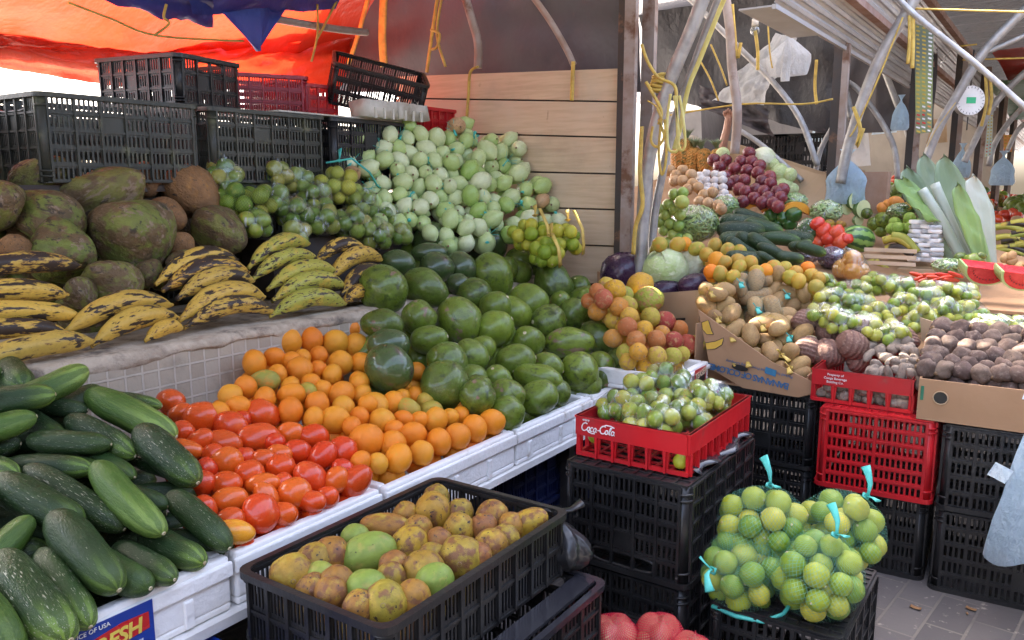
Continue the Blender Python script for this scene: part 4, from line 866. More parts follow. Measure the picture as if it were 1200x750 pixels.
# stack with the drink crate
crate('upside-down black crate on which the red drink crate stands', (2.31, .985, .305), L=.58, W=.4, H=.3, inverted=True, cols=6, scols=5, slots=4, handle=True)
crate('lower black crate of the stack under the red drink crate', (2.31, .985, 0), L=.58, W=.4, H=.3, inverted=True, cols=6, scols=5, slots=4, handle=True)
b = MB(); G = [[(2.12+.44*u, .79+.06*v+.012*math.sin(u*17+v*3), .607+.006+.01*math.sin(v*3.1)+.008*math.sin(u*9)) for v in [q/6 for q in range(7)]] for u in [q/20 for q in range(21)]]
b.grid(G, .002); tag(b.build('black_plastic_sheet', K_gls), 'shiny black plastic sheet crumpled along the top of the crate stack', 'plastic sheet')
def drink_crate(label, x0, y0, L, W, H, z, nl=9, ns=6):
    c = thing('drink_crate', label, 'crate', (x0+L/2, y0+W/2, z)); T = .008; zb = H*.52
    b = MB()
    for sy in (-1, 1): b.box(-L/2, sy*W/2-T/2, zb, L/2, sy*W/2+T/2, H)
    for sx in (-1, 1): b.box(sx*L/2-T/2, -W/2+T/2, zb, sx*L/2+T/2, W/2-T/2, H)
    b.box(-L/2-.004, -W/2-.006, H-.006, L/2+.004, -W/2+.006, H); b.box(-L/2-.004, W/2-.006, H-.006, L/2+.004, W/2+.006, H)
    b.box(-L/2-.006, -W/2+.007, H-.006, -L/2+.006, W/2-.007, H); b.box(L/2-.006, -W/2+.007, H-.006, L/2+.006, W/2-.007, H)
    b.build('band', K_red, c)
    SD = {k: MB() for k in (-2, -1, 1, 2)}; i = .006
    def pil(M, w, b):
        b.prism([(-w*.5, zb+.002), (-w*.28, 0), (w*.28, 0), (w*.5, zb+.002)], -.004, .004, M=M); b.prism([(-.003, zb), (-.003, 0), (.003, 0), (.003, zb)], .004, .013, M=M)
    for k in range(nl+1):
        x = -L/2+.014+(L-.028)*k/nl
        for sy in (-1, 1): b = SD[sy]; pil(Matrix.Translation((x, sy*(W/2-i), 0)) @ Matrix.Rotation(PI/2, 4, 'X') @ (Matrix.Rotation(PI, 4, 'Y') if sy > 0 else Matrix()), .022, b)
    for k in range(1, ns):
        y = -W/2+.014+(W-.028)*k/ns
        for sx in (-1, 1): b = SD[sx*2]; pil(Matrix.Translation((sx*(L/2-i), y, 0)) @ Matrix.Rotation(-sx*PI/2*-1, 4, 'Z') @ Matrix.Rotation(PI/2, 4, 'X'), .022, b)
    for k in SD: SD[k].build('slats', K_red, c)
    b = MB(); 
    for k in range(12): x = -L/2+.01+(L-.02)*k/11; b.box(x-.005, -W/2+.004, .001, x+.005, W/2-.004, .006)
    for k in range(8): y = -W/2+.01+(W-.02)*k/7; b.box(-L/2+.004, y-.005, .002, L/2-.004, y+.005, .007)
    b.box(-L/2, -W/2, 0, L/2, -W/2+.012, .012); b.box(-L/2, W/2-.012, 0, L/2, W/2, .012); b.box(-L/2, -W/2+.012, 0, -L/2+.012, W/2-.012, .012); b.box(L/2-.012, -W/2+.012, 0, L/2, W/2-.012, .012)
    b.build('base', K_red, c); return c
dc = drink_crate('red drink crate with white script lettering full of small lime bags', 2.08, .815, .52, .36, .125, .612)
def arc(cx, cy, rx, ry, a0, a1, n=14): return [(cx+rx*math.cos(math.radians(a0+(a1-a0)*k/n)), cy+ry*math.sin(math.radians(a0+(a1-a0)*k/n))) for k in range(n+1)]
ST = [arc(.45,.5,.4,.5,50,330),[(.78,.2),(1.1,-.08),(1.5,-.2),(2.0,-.18)],arc(1.02,.27,.17,.26,90,450),arc(1.45,.27,.17,.26,50,320),arc(1.88,.26,.17,.26,0,360),[(2.06,.5),(2.05,.1),(2.2,.02)],[(2.28,.3),(2.5,.34)],arc(2.98,.5,.4,.5,50,330),[(2.7,.8),(3.2,1.15),(3.9,1.12),(4.4,.95)],arc(3.5,.27,.17,.26,90,450),[(3.75,.1),(3.98,.6),(4.05,.95),(3.92,.95),(3.85,.5),(3.9,.05),(4.05,.05)],arc(4.3,.26,.17,.26,0,360),[(4.48,.5),(4.47,.1),(4.65,.0)]]
b = MB(); M = frame((-.262-.003, .163, .082), (0, -1, 0), (0, 0, 1)) ; s_ = .0245
for st in ST: b.tube([M @ Vector(((x+.22*y)*s_, y*s_, .0)) for x, y in st], .0019, 6)
b.build('script_lettering', K_wht, dc)
text('enjoy', .011, dc, frame((-.266, .145, .113), (0, -1, 0), (0, 0, 1)), K_wht)
lb = [(735,478),(750,455),(775,440),(790,455),(765,478),(795,480),(815,465),(835,470),(800,450),(840,462),(718,474),(775,495),(745,492),(815,485)]
for i, (px, py) in enumerate(lb):
    c = atz(px, py, .735+(.045 if py < 466 else .01)); wv = ['by the lettering corner', 'against the avocado tray', 'at the top of the pile', 'at the top facing the stall', 'in the middle of the crate', 'near the front rim', 'at the passion fruit side', 'at the far corner', 'in the middle of the top', 'behind at the rim', 'over the short side', 'low by the front corner', 'low by the lettering', 'low by the long side'][i]
    c.x = min(max(c.x, 2.14), 2.55); c.y = min(max(c.y, .87), 1.12)
    bag('lime_bag', 'clear bag of small limes '+wv+' of the red drink crate', 'bag of limes', c, (.075, .065, .055), 7, .0245, limes+limes+limey+limed[:1], 'lime', 'small lime in the clear bag '+wv, 'lime', 'small limes in the red drink crate', film, 'clear lime bags in the red drink crate', knot=(rnd.uniform(-1, 1), rnd.uniform(-1, .2), .6), seed=120+i, kl=.35)
for k in range(14):
    put(limes[k % 2], 'lime', (2.11+.46*((k*.618) % 1), .85+.3*((k*.381) % 1), .645+.02*(k % 3)), (1, 0, 0), .023, .023, 'small loose lime at the bottom of the red drink crate', 'lime', 'loose limes in the red drink crate')
# low crate with the net bags
crate('low upside-down black crate carrying the four teal nets of limes', (2.235, .535, 0), L=.46, W=.35, H=.3, inverted=True, cols=4, scols=3, rows=5, slots=4, rz=0)
nets = [((895,612), (.15, .125, .125), 33, .05, 'big teal net of limes lying on top against the crate stack', (-.3, -.2, 1), 0), ((868,665), (.125, .12, .12), 26, .0, 'teal net of limes at the near end with a flat tied mouth', (-1, .3, .3), 0), ((955,680), (.13, .12, .12), 30, .0, 'teal net of limes in front with an upright tail', (-.1, -.3, 1), 0), ((975,612), (.125, .13, .125), 28, .03, 'teal net of limes at the end next to the red crate', (-.3, -.5, 1), 0)]
nc = [Vector((2.24, .66, .43)), Vector((2.07, .62, .365)), Vector((2.13, .44, .375)), Vector((2.36, .49, .40))]
nc = [atx(893,612,2.22), atx(870,667,2.10), atx(958,675,2.12), atx(985,622,2.33)]
print('NETS', [tuple(round(q, 2) for q in c) for c in nc])
for i, (_, rad, n, dz, lbl, kn, _) in enumerate(nets):
    rad = tuple(q*1.0 for q in rad)
    bag('lime_net', lbl, 'net of limes', nc[i], rad, n, .0335, limes*3+limey, 'lime', 'lime in the '+lbl.replace(' of limes', ''), 'lime', 'limes in teal net '+str(['on top', 'at the near end', 'in front', 'by the red crate'][i]), net_t, 'teal nets of limes on the low crate', knot=kn, tie=K_teal, seed=150+i, kl=.25, tiel=1.5)
b = MB(); b.tube([nc[1]+Vector((-.09, .05, -.085)), nc[1]+Vector((-.1, -.02, -.088)), nc[1]+Vector((-.09, -.09, -.086)), nc[1]+Vector((-.05, -.13, -.07)), nc[1]+Vector((-.03, -.14, -.05))], .006, 6)
tag(b.build('loose_twine', K_teal), 'teal twine trailing under the nets of limes', 'twine')
# ------------------------------------------------------------------ rear crates and odds and ends of stall one
crate('black crate in the rear row at the outer end', (.95, 3.02, 1.43), rz=0, W=.38, H=.3, mat=K_olv)
crate('black crate in the rear row behind the coconuts', (1.695, 3.02, 1.43), W=.38, H=.3, mat=K_olv, cols=6)
crate('black crate in the rear row behind the bagged limes', (2.35, 3.02, 1.43), W=.38, H=.3, mat=K_olv, cols=6)
crate('black crate in the rear row partly behind the white onions', (3.0, 3.02, 1.43), W=.38, H=.3, mat=K_blk, cols=6)
for i, X in enumerate((1.1, 1.75, 2.4, 3.05)):  # second row added to block light coming through the first
    crate('black crate added behind the rear row to block light, '+['at the outer end', 'behind the coconuts', 'behind the limes', 'behind the onions'][i], (X, 3.42, 1.43), W=.38, H=.28, mat=K_olv, cols=6)
crate('black crate with a hand hole standing cornerwise on the rear row', (2.16, 3.25, 1.745), rz=math.radians(-79), L=.46, W=.36, H=.2, mat=K_blk, cols=6, scols=4, rows=3)
crate('dark red crate lying beside the orange tarp', (2.66, 3.3, 1.745), rz=math.radians(-28), L=.42, W=.3, H=.19, mat=K_drd, cols=6, scols=4, rows=3, panel=False)
crate('bright red crate behind the dark red one', (2.98, 3.42, 1.745), rz=math.radians(-8), L=.4, W=.3, H=.19, mat=K_red, cols=6, scols=4, rows=3, panel=False)
crate('black crate tipped on its side against the board wall', (3.35, 3.2, 1.84), L=.5, W=.3, H=.22, mat=K_blk, cols=7, scols=4, rows=3, rot=(math.radians(20), math.radians(12), math.radians(-40)), panel=False)
for i, (x0, x1) in enumerate(((2.88, 3.08), (3.09, 3.3))):
    t = thing('foam_block', ['broken white foam block on the rear crates, nearer the red crate', 'broken white foam block on the rear crates, nearer the board wall'][i], 'foam', ((x0+x1)/2, 2.84+.0*i, 1.738)); b = MB(); L = x1-x0
    G = [[(-L/2+L*u/8, -.07+.14*v/3, .085+.008*vnoise(Vector((u*.8+i, v, 0)), 1.5, i)) for v in range(4)] for u in range(9)]
    b.grid(G, -.08)
    b.build('body', K_foamy, t)
    for k in range(3): MB().box(-L/2+.03+k*.06, -.08, .0, -L/2+.042+k*.06, -.07, .05).build('rib', K_foamy, t)
crate('low red crate behind the top of the white onions', (3.4, 3.0, 1.70), L=.5, W=.3, H=.13, mat=K_red, rows=2, panel=False)
MBx = MB().box(2.4, 2.84, 1.735, 3.3, 3.15, 1.742); tag(MBx.build('foam_sheet', K_foamy), 'thin dirty foam sheet on top of the rear crates', 'foam sheet')
# board wall
w = thing('board_wall', 'wall of wide pale painted boards with dark gaps at the end of the stall', 'wall', (3.82, 1.95, 1.0))
tl_ = [80, 117, 157, 200, 241, 283, 330]; tr_ = [80, 120, 162, 205, 247, 290, 335]
for i in range(6):
    za = atx(520, tl_[i], 3.82).z; zb = atx(730, tr_[i], 3.82).z; zc = atx(520, tl_[i+1], 3.82).z; zd = atx(730, tr_[i+1], 3.82).z
    if i == 0: za = zb+.05; 
    ya, yb = 3.45, 1.93; f = (ya-3.07)/(3.07-1.95); za += (za-zb)*f; zc += (zc-zd)*f
    b = MB(); vs = [(0, yb-1.95, zd+.009-1), (0, ya-1.95, zc+.009-1), (0, ya-1.95, za-1), (0, yb-1.95, zb-1)]
    b.add(vs+[(x+.022, y, z) for x, y, z in vs], [(0, 3, 2, 1), (4, 5, 6, 7), (0, 1, 5, 4), (1, 2, 6, 5), (2, 3, 7, 6), (3, 0, 4, 7)])
    o = b.build('board', K_wood, w)
MB().box(.024, -.02, -1, .05, 1.5, .98).build('backing', K_dsteel, w)
K_yw = smat('print_ochre', (.6, .42, .06), sc=4); K_og = smat('print_orange', (.75, .28, .08), sc=4); T_cv = tarpmat('beige_canvas', (.45, .4, .34), .35)
# posts and pipes
def tubeobj(name, label, cat, pts, r, mat, n=10, flat=1, group=None, rads=None):
    b = MB(); 
    if len(pts) > 2:                           # smooth the polyline
        P = [Vector(p) for p in pts]; Q = []
        for i in range(len(P)-1):
            a, p, q, d = P[max(i-1, 0)], P[i], P[i+1], P[min(i+2, len(P)-1)]
            for k in range(5):
                t = k/5; Q.append(.5*((2*p)+(q-a)*t+(2*a-5*p+4*q-d)*t*t+(3*p-a-3*q+d)*t**3))
        Q.append(P[-1]); pts = Q
    b.tube(pts, r, n, flat=flat, rads=None); return tag(b.build(name, mat), label, cat, group)
pt = thing('corner_post', 'dark steel corner post with a rusty painted face beside the board wall', 'post', (3.8, 1.86, 0))
MB().box(-.03, .03, 0, .03, .065, 2.75).build('dark_flange', K_dsteel, pt); MB().box(-.035, -.03, 0, .0, .029, 2.75).build('painted_face', K_rust, pt)
MB().box(3.98, 1.87, 0, 4.02, 1.94, 2.75)
b = MB(); b.box(4.05, 1.86, 0, 4.09, 1.93, 2.75); tag(b.build('steel_stud', K_rust), 'grey flat steel stud just behind the rusty corner post', 'post')
def pxs(L, X): return [atx(x, y, X+(dx[0] if dx else 0)) for x, y, *dx in L]
tubeobj('bent_pipe', 'thick bent galvanised pipe leaning over the cabbages, wrapped with yellow cord', 'pipe', pxs([(838,-40),(812,30),(785,95),(768,150),(757,210),(753,262),(750,330)], 3.75), .033, K_steel)
tubeobj('bent_pipe', 'slimmer galvanised pipe running beside the thick bent pipe', 'pipe', pxs([(860,-40),(838,10),(805,100),(788,150),(775,210),(766,262),(762,340)], 3.85), .021, K_steel)
tubeobj('yellow_strap', 'pale yellow strap stretched along the slim pipe', 'strap', pxs([(866,-40),(846,5),(820,70),(806,105),(797,150),(790,175)], 3.8), .012, K_rop2, flat=.4)
tubeobj('yellow_strap', 'long yellow strap hanging from the cord wrap down to the cabbages', 'strap', pxs([(752,148),(750,200),(753,240),(745,265),(742,298)], 3.68), .012, K_rope, flat=.5)
for i, L in enumerate(([(786,110),(782,140),(783,172),(790,178),(795,172),(794,140),(790,112)], [(793,112),(794,160),(798,176),(803,168),(800,135),(796,112)], [(765,148),(763,165),(770,172),(778,160),(772,140)], [(775,140),(772,180),(776,205),(781,180),(779,140)], [(759,118),(770,126),(776,140),(770,128)])):
    tubeobj('rope_loop', ['long pale rope loop hanging beside the slim pipe', 'second pale rope loop, hanging behind the long one', 'small knotted rope loop on the thick pipe', 'yellow rope tail dangling under the knots', 'short yellow rope twist over the knots'][i], 'rope', pxs(L, 3.66), .007, K_rop2 if i < 2 else K_rope, n=6, flat=.55)
b = MB()
for z_ in range(5):
    c = atx(774-z_*.8, 89+z_*4, 3.75); b.tube([c+Vector((.036*math.cos(a), .036*math.sin(a), .006*math.sin(a*2+z_))) for a in [2*PI*k/12 for k in range(13)]], .008, 6, cap=False)
tag(b.build('cord_wrap', K_rope), 'yellow cord wrapped round the thick bent pipe', 'cord')
for i, L in enumerate(([(757,96),(764,108),(775,130),(772,146)], [(752,52),(758,70),(766,84),(772,92)], [(772,92),(790,100),(793,118)])): tubeobj('rope', ['yellow rope tail below the cord wrap', 'yellow rope running up to the corner post', 'yellow rope running from the wrap to the slim pipe'][i], 'rope', pxs(L, 3.68), .008, K_rope, n=6)
# pipes of the second stall's frame
PP = [([(846,-30),(855,30),(858,80),(864,130),(861,180)],5.0,.035,'grey pipe bending down to the pineapples',K_rust),([(850,40),(870,60),(905,95),(938,140),(958,195)],5.4,.022,'thin arched pipe crossing in front of the dark tarps',K_steel),([(862,150),(890,168),(918,192),(940,212)],5.5,.02,'thin pipe slanting down to the cardboard sheet',K_steel),
 ([(955,205),(962,175),(975,150),(978,140)],5.6,.02,'short pipe leaning against the second post',K_steel),([(1085,-20),(1062,15),(1030,70),(1010,120),(993,175),(985,215)],5.25,.036,'thick arched pipe above the blue bag',K_steel),([(1035,-20),(1075,20),(1140,72),(1200,125),(1260,180)],5.2,.02,'long straight brace pipe under the awning',K_steel),
 ([(1230,-15),(1190,22),(1150,65),(1118,118),(1100,150),(1084,190)],6.4,.036,'thick arched pipe above the grey green leaves',K_steel),([(1240,20),(1200,42),(1155,62)],6.4,.02,'short brace pipe meeting the arched pipe by the scale',K_steel),([(1240,50),(1185,100),(1160,130),(1140,170),(1130,190)],7.6,.03,'arched pipe just beyond the hanging scale',K_steel),
 ([(1215,110),(1185,140),(1166,168),(1158,195)],9,.03,'far arched pipe of the third bay',K_steel),([(1225,130),(1195,150),(1180,178)],10,.028,'farthest arched pipe of the row',K_steel),([(1045,105),(1062,150),(1078,200),(1092,230)],7.5,.03,'pipe slanting down behind the first poster',K_steel),([(985,90),(1010,110),(1045,165),(1052,210)],6.8,.025,'pipe slanting behind the thick arched pipe',K_steel),([(975,80),(990,105),(998,140)],6.8,.03,'stub of bent pipe beside the second post',K_steel)]
def up_(P): return ([P[0]+(P[0]-P[1]).normalized()*.45]+P) if P[0].z > 2.0 else P
for L, X, r, lb_, m in PP: tubeobj('frame_pipe', lb_, 'pipe', up_(pxs(L, X)), r*.85, m)
for i, (px, X) in enumerate(((983,5.5),(1072,7.0),(1122,8.5),(1151,10.0),(1174,12),(1188,14.5))):
    y = atx(px, 150, X).y; p = thing('stall_post', ['steel post nearest the blue bag', 'steel post behind the hanging poster', 'steel post behind the hanging scale', 'steel post behind the small hanging strips', 'steel post by the far blue bag', 'last steel post of the row'][i], 'post', (X, y, 0), 0, 'steel posts along the stalls')
    MB().box(-.03, .0, 0, .03, .05, 2.62).build('dark_flange', K_dsteel, p); MB().box(-.035, -.04, 0, .01, -.002, 2.62).build('painted_face', K_rust, p)
# corrugated awning
aw = thing('metal_awning', 'corrugated grey sheet metal awning with rusty beams along the row of stalls', 'awning', (0, 0, 0))
def aband(y0, z0, y1, z1, X0, X1, nr):
    b = MB(); G = []
    nrm = Vector((0, z1-z0, -(y1-y0))).normalized()
    for k in range(nr*6+1):
        u = k/(nr*6); ph = (k % 6)/6; h = .016*(1 if ph < .4 else 0 if ph < .6 else (0 if ph < .85 else 1))
        G.append([Vector((x, y0+(y1-y0)*u, z0+(z1-z0)*u))+nrm*h for x in (X0, X1)])
    b.grid(G, smooth=False); return b
for X0, X1 in ((4.0, 8.4), (8.42, 13), (13.02, 26)):
    aband(1.22, 2.26, 1.10, 2.42, X0, X1, 4).build('lower_sheet', K_sheet, aw); aband(1.08, 2.44, .94, 2.66, X0, X1, 5).build('upper_sheet', K_sheet, aw)
K_beam = smat('rusty_beam', (.34, .22, .18), (.28, .15, .11), sc=6, rough=.6)
MB().box(4.0, 1.05, 2.405, 26, 1.10, 2.445).build('beam', K_beam, aw); MB().box(4.0, .90, 2.655, 26, .95, 2.70).build('beam', K_beam, aw); MB().box(4.0, 1.22, 2.24, 26, 1.24, 2.262).build('beam', K_sheet, aw)
MB().box(4.0, 1.24, 2.25, 4.9, 1.40, 2.258).build('soffit', K_sheet, aw)
def sheet(P, nu, nv, amp, sc, seed=0, sag=0):      # P: 4 corners (a b / d c), bilinear with folds
    a, b_, c, d = [Vector(p) for p in P]; n = (b_-a).cross(d-a).normalized(); G = []
    for i in range(nu+1):
        r = []
        for j in range(nv+1):
            u, v = i/nu, j/nv; p = a*(1-u)*(1-v)+b_*u*(1-v)+c*u*v+d*(1-u)*v
            r.append(p+n*(amp*vnoise(Vector((u*3, v*3, 0)), sc, seed)+amp*.4*vnoise(Vector((u*9, v*3, 0)), sc, seed+3))-Vector((0, 0, sag*4*u*(1-u)*(1 if v > .5 else .5))))
        G.append(r)
    return G
def cloth(name, label, P, mat, amp=.05, sc=1.2, seed=0, nu=26, nv=16, cat='tarp', sag=0):
    return tag(MB().grid(sheet(P, nu, nv, amp, sc, seed, sag)).build(name, mat), label, cat)
A = lambda x, y, Y: aty(x, y, Y)
cloth('orange_tarp', 'bright orange tarp glowing behind the rear crates', [A(-200,62,4.2), A(460,62,4.2), A(520,-170,3.3), A(-260,-170,3.3)], T_or, .07, 1.3, 1, sag=-.0)
cloth('maroon_tarp_edge', 'rolled maroon lower edge of the orange tarp', [A(-200,45,4.22), A(200,110,4.18), A(200,70,4.1), A(-200,0,4.12)], T_ord, .05, 2.5, 2)
cloth('orange_tarp_corner', 'lower corner of orange plastic hanging behind the red crates', [A(150,103,4.25), A(400,108,4.15), A(420,20,4.12), A(150,60,4.2)], T_or, .06, 2.5, 5)
cloth('blue_tarp', 'dark blue tarp folded over the pipe above the orange tarp', [A(20,-25,3.5), A(250,34,3.45), A(250,-60,3.2), A(0,-90,3.2)], T_blu, .04, 2, 3)
cloth('blue_tarp', 'dark blue tarp hanging in a pointed flap', [A(225,16,3.42), A(395,12,3.4), A(420,-90,3.15), A(200,-90,3.15)], T_blu, .03, 2, 4)
b = MB(); a1, a2, a3 = A(258,12,3.4), A(338,8,3.4), A(303,60,3.36)
b.grid([[a1*(1-u)*(1-v)+a2*u*(1-v)+a3*v+Vector((0, .02*math.sin(u*9), 0)) for v in [q/6 for q in range(7)]] for u in [q/8 for q in range(9)]])
tag(b.build('tarp_flap', T_blu), 'pointed tip of the blue tarp', 'tarp')
tubeobj('roof_pipe', 'pipe carrying the blue and orange tarps', 'pipe', [A(60,-20,3.46), A(240,8,3.44), A(380,32,3.42), A(430,38,3.4)], .02, K_rust)
for i, (L, Y) in enumerate((([(80,3),(130,22),(185,42),(285,48)], 3.4), ([(195,5),(192,20),(198,28),(180,42)], 3.36), ([(372,5),(372,40),(365,72)], 3.38), ([(395,0),(380,30),(372,45)], 3.38))):
    tubeobj('rope', ['orange yellow rope sagging across the orange tarp', 'yellow rope knotted to the blue tarp', 'yellow rope dropping to the red crates', 'short yellow rope beside the bright gap'][i], 'rope', [A(x, y, Y) for x, y in L], .006, K_rope, n=6)
DX = 3.97
cloth('grey_tarp', 'dark grey tarp hanging above the board wall', [atx(385,108,DX+.1), atx(748,108,DX), atx(748,-60,DX-.1), atx(470,-60,DX+.0)], T_dk, .05, 1.2, 7)
cloth('maroon_tarp', 'maroon tinged fold of tarp between orange and grey', [atx(375,100,DX+.25), atx(455,100,DX+.1), atx(500,20,DX+.05), atx(390,52,DX+.2)], T_ord, .05, 2, 8)
tubeobj('bent_pipe', 'bent grey pipe in front of the grey tarp, ending on the board wall', 'pipe', pxs([(540,-20),(552,20),(560,50),(560,80)], 3.85), .024, K_rust)
tubeobj('bent_pipe', 'slimmer bent pipe tied with yellow cord to the board wall', 'pipe', pxs([(620,-10),(645,25),(665,60),(672,76)], 3.85), .017, K_rust)
for i, (L, r, f) in enumerate((([(450,-10),(448,40),(450,78)], .032, .2), ([(513,-5),(507,35),(500,85)], .013, .4), ([(518,-5),(512,40),(522,78)], .008, 1), ([(505,35),(515,40),(512,55),(506,58)], .008, 1), ([(560,78),(551,85),(549,110),(547,138)], .012, .5), ([(672,72),(671,90),(670,118)], .012, .5), ([(432,-5),(420,40),(408,75)], .018, .4))):
    tubeobj('strap', ['wide yellow strap hanging in front of the maroon fold', 'yellow strap tied in a bow beside the bent pipe', 'thin yellow cord of the bow', 'yellow loop of the bow', 'yellow strap end hanging over the boards under the bent pipe', 'yellow strap end hanging over the boards under the slim pipe', 'orange twisted strap beside the bright gap'][i], 'strap', pxs(L, 3.78), r, K_rope, n=8, flat=f)
# roof tarps added above the stalls (out of the picture from here, they shade the goods)
tag(MB().grid(sheet([(-2.5, .8, 2.8), (3.75, .8, 2.75), (3.75, 3.6, 2.62), (-2.5, 3.6, 2.62)], 20, 12, .05, 1, 3)).build('shade_tarp', T_dk), 'unseen dark grey canvas roof added above the first stall for shade', 'tarp')
tag(MB().grid(sheet([(3.8, 1.3, 2.85), (26, 1.3, 2.85), (26, 6.0, 2.7), (3.8, 6.0, 2.7)], 40, 12, .08, 1, 4)).build('shade_tarp', T_gr), 'unseen grey tarp roof added above the further stalls, letting soft light through', 'tarp')
rf = thing('aisle_roof', 'dark ribbed roof over the far aisle with red and green tarps under it', 'roof', (0, 0, 0))
b = MB(); G = []
for k in range(91):
    x = 5.9+.22*k; G.append([(x, y, 2.76+.03*(k % 2)+.25*(.9-y)*.1) for y in (1.3, .2, -1, -3, -6)])
b.grid(G, smooth=False); b.build('dark_panel', T_dk2, rf)
MB().grid(sheet([(9.3, .75, 2.70), (12.5, .7, 2.55), (12.5, -2.5, 2.65), (9.0, -2.5, 2.85)], 12, 8, .04, 1, 2)).build('red_panel', T_red, rf)
MB().grid(sheet([(10.5, .9, 2.55), (14, .8, 2.35), (15, -2.5, 2.4), (11.5, -2.5, 2.6)], 12, 8, .04, 1, 2)).build('green_panel', T_grn, rf)
for i, (L, X) in enumerate((([(1070,10),(1130,12),(1200,14),(1260,15)],5.3),([(1128,70),(1200,68),(1260,66)],6.6),([(785,135),(870,122),(940,122),(976,116)],5.3),([(1115,55),(1145,52)],6.8))):
    tubeobj('rope', ['yellow rope stretched across the dark roof', 'yellow rope stretched below the red tarp', 'yellow line crossing in front of the dark tarps', 'short yellow rope above the scale'][i], 'rope', pxs(L, X), .006, K_rope, n=6)
for i, (P, m, sd_, lb_) in enumerate((([(9.5,2.2,.9),(9.5,4.2,.9),(9.5,4.2,2.3),(9.5,2.2,2.3)], T_gr, 21, 'dark curtain of tarp closing the next stall'), ([(8.8,3.4,.5),(14,3.6,.5),(14,3.6,2.3),(8.8,3.4,2.3)], T_dk, 22, 'grey tarp along the rear of the far stalls'), ([(14.5,1.0,.4),(14.5,3.4,.4),(14.5,3.4,2.7),(14.5,1.0,2.7)], T_cv, 23, 'beige canvas across the far end of the stalls'), ([(14,3.5,.3),(26,3.7,.3),(26,3.7,2.0),(14,3.5,2.0)], T_dk, 25, 'dark tarp along the rear of the farthest stalls'))):
    cloth('back_tarp', lb_, P, m, .1, 1.5, sd_, 20, 10)
rg = random.Random(88)
for i in range(12):
    X = rg.uniform(7.4, 13); y = rg.uniform(1.3, 2.8); z = rg.uniform(1.35, 2.2); cc_ = [K_bpl, K_wpl, K_cardl, T_gr][i % 4]
    o = MB().grid(sheet([(X, y, z-.15), (X, y+.25, z-.17), (X+.02, y+.2, z+.15), (X+.02, y+.04, z+.14)], 6, 6, .04, 2, i)).build('hanging_bag', cc_)
    tag(o, ['pale blue', 'milky white', 'brown', 'grey'][i % 4]+' plastic bag hanging from the frames deep in the row of stalls', 'plastic bag', 'plastic bags hanging deep in the stalls')
# second stall: tarps, crates, hanging goods
cloth('black_tarp', 'black tarp hanging behind the pineapples', [atx(765,112,6.6), atx(990,160,6.6), atx(1000,-50,6.3), atx(735,-50,6.3)], T_dk2, .1, 1.5, 9)
cloth('grey_tarp', 'grey tarp hanging behind the blue bag and the pipes', [atx(955,160,8.0), atx(1095,150,8.0), atx(1100,20,7.8), atx(960,20,7.8)], T_dk, .12, 1.5, 10)
cloth('white_sheet', 'long white plastic sheet slung across the dark tarp', [atx(835,118,6.2), atx(893,122,6.0), atx(935,45,5.9), atx(912,40,6.1)], K_wpl, .06, 2, 11, cat='plastic sheet')
cloth('grey_sheet', 'grey plastic gathered behind the bulb', [atx(820,125,6.4), atx(905,160,6.4), atx(900,125,6.4), atx(820,100,6.4)], T_dk, .08, 2, 12)
def hangbag(name, label, px, py, X, w, h, mat, seed=1, top=.16):
    c = atx(px, py, X); b = MB(); G = []
    for j in range(15):
        s_ = j/14; zz = h/2-h*s_; r = w/2*((top*.55+.35*max(0, .12-s_)/.12) if s_ < .2 else top*.55+(1-top*.55)*min(1, (s_-.2)/.35)**.75); r *= (1-.12*math.sin(9*s_+seed)*.5) if s_ < .93 else .9
        G.append([c+Vector((r*.35*math.cos(a)*(1+.2*math.sin(a*7+seed+j*.3)), r*math.sin(a)*(1+.07*math.sin(a*5+seed)), zz)) for a in [2*PI*k/30 for k in range(31)]])
    b.grid(G); return tag(b.build(name, mat), label, 'plastic bag')
hangbag('blue_bag', 'pale blue plastic bag hanging in front of the second post', 992, 207, 5.3, .23, .33, K_bpl)
hangbag('blue_bag', 'pale blue plastic bag hanging at the far stall', 1175, 197, 9.0, .2, .32, K_bpl, 2)
hangbag('blue_bag', 'small blue plastic bag hanging behind the arched pipe', 1055, 132, 6.8, .12, .26, K_bpl, 3)
hangbag('blue_bag', 'pale blue bag peeking out behind the upright leaves', 1127, 188, 8.3, .14, .3, K_bpl, 4)
hangbag('clear_bag', 'crumpled milky plastic bag hanging from the awning end', 925, 62, 5.4, .26, .28, K_wpl, 5)
hangbag('clear_bag', 'milky plastic strip hanging beside the crumpled bag', 922, 62, 5.3, .06, .34, K_wpl, 6)
t = thing('light_bulb', 'unlit glass bulb in a white socket hanging under the awning', 'light bulb', atx(885, 28, 5.2))
MB().tube([(0, 0, .03), (0, 0, -.012)], .022, 10).build('socket', K_foamy, t); b = MB(); b.add(*[q for q in (_sphere(.03, 12, 8, 0, 0))], True); b.build('glass', film2, t, loc=(0, 0, -.04)); MB().tube([(0, 0, .03), (.02, .0, .2), (0, .02, .5)], .003, 5).build('cord', K_blk, t)
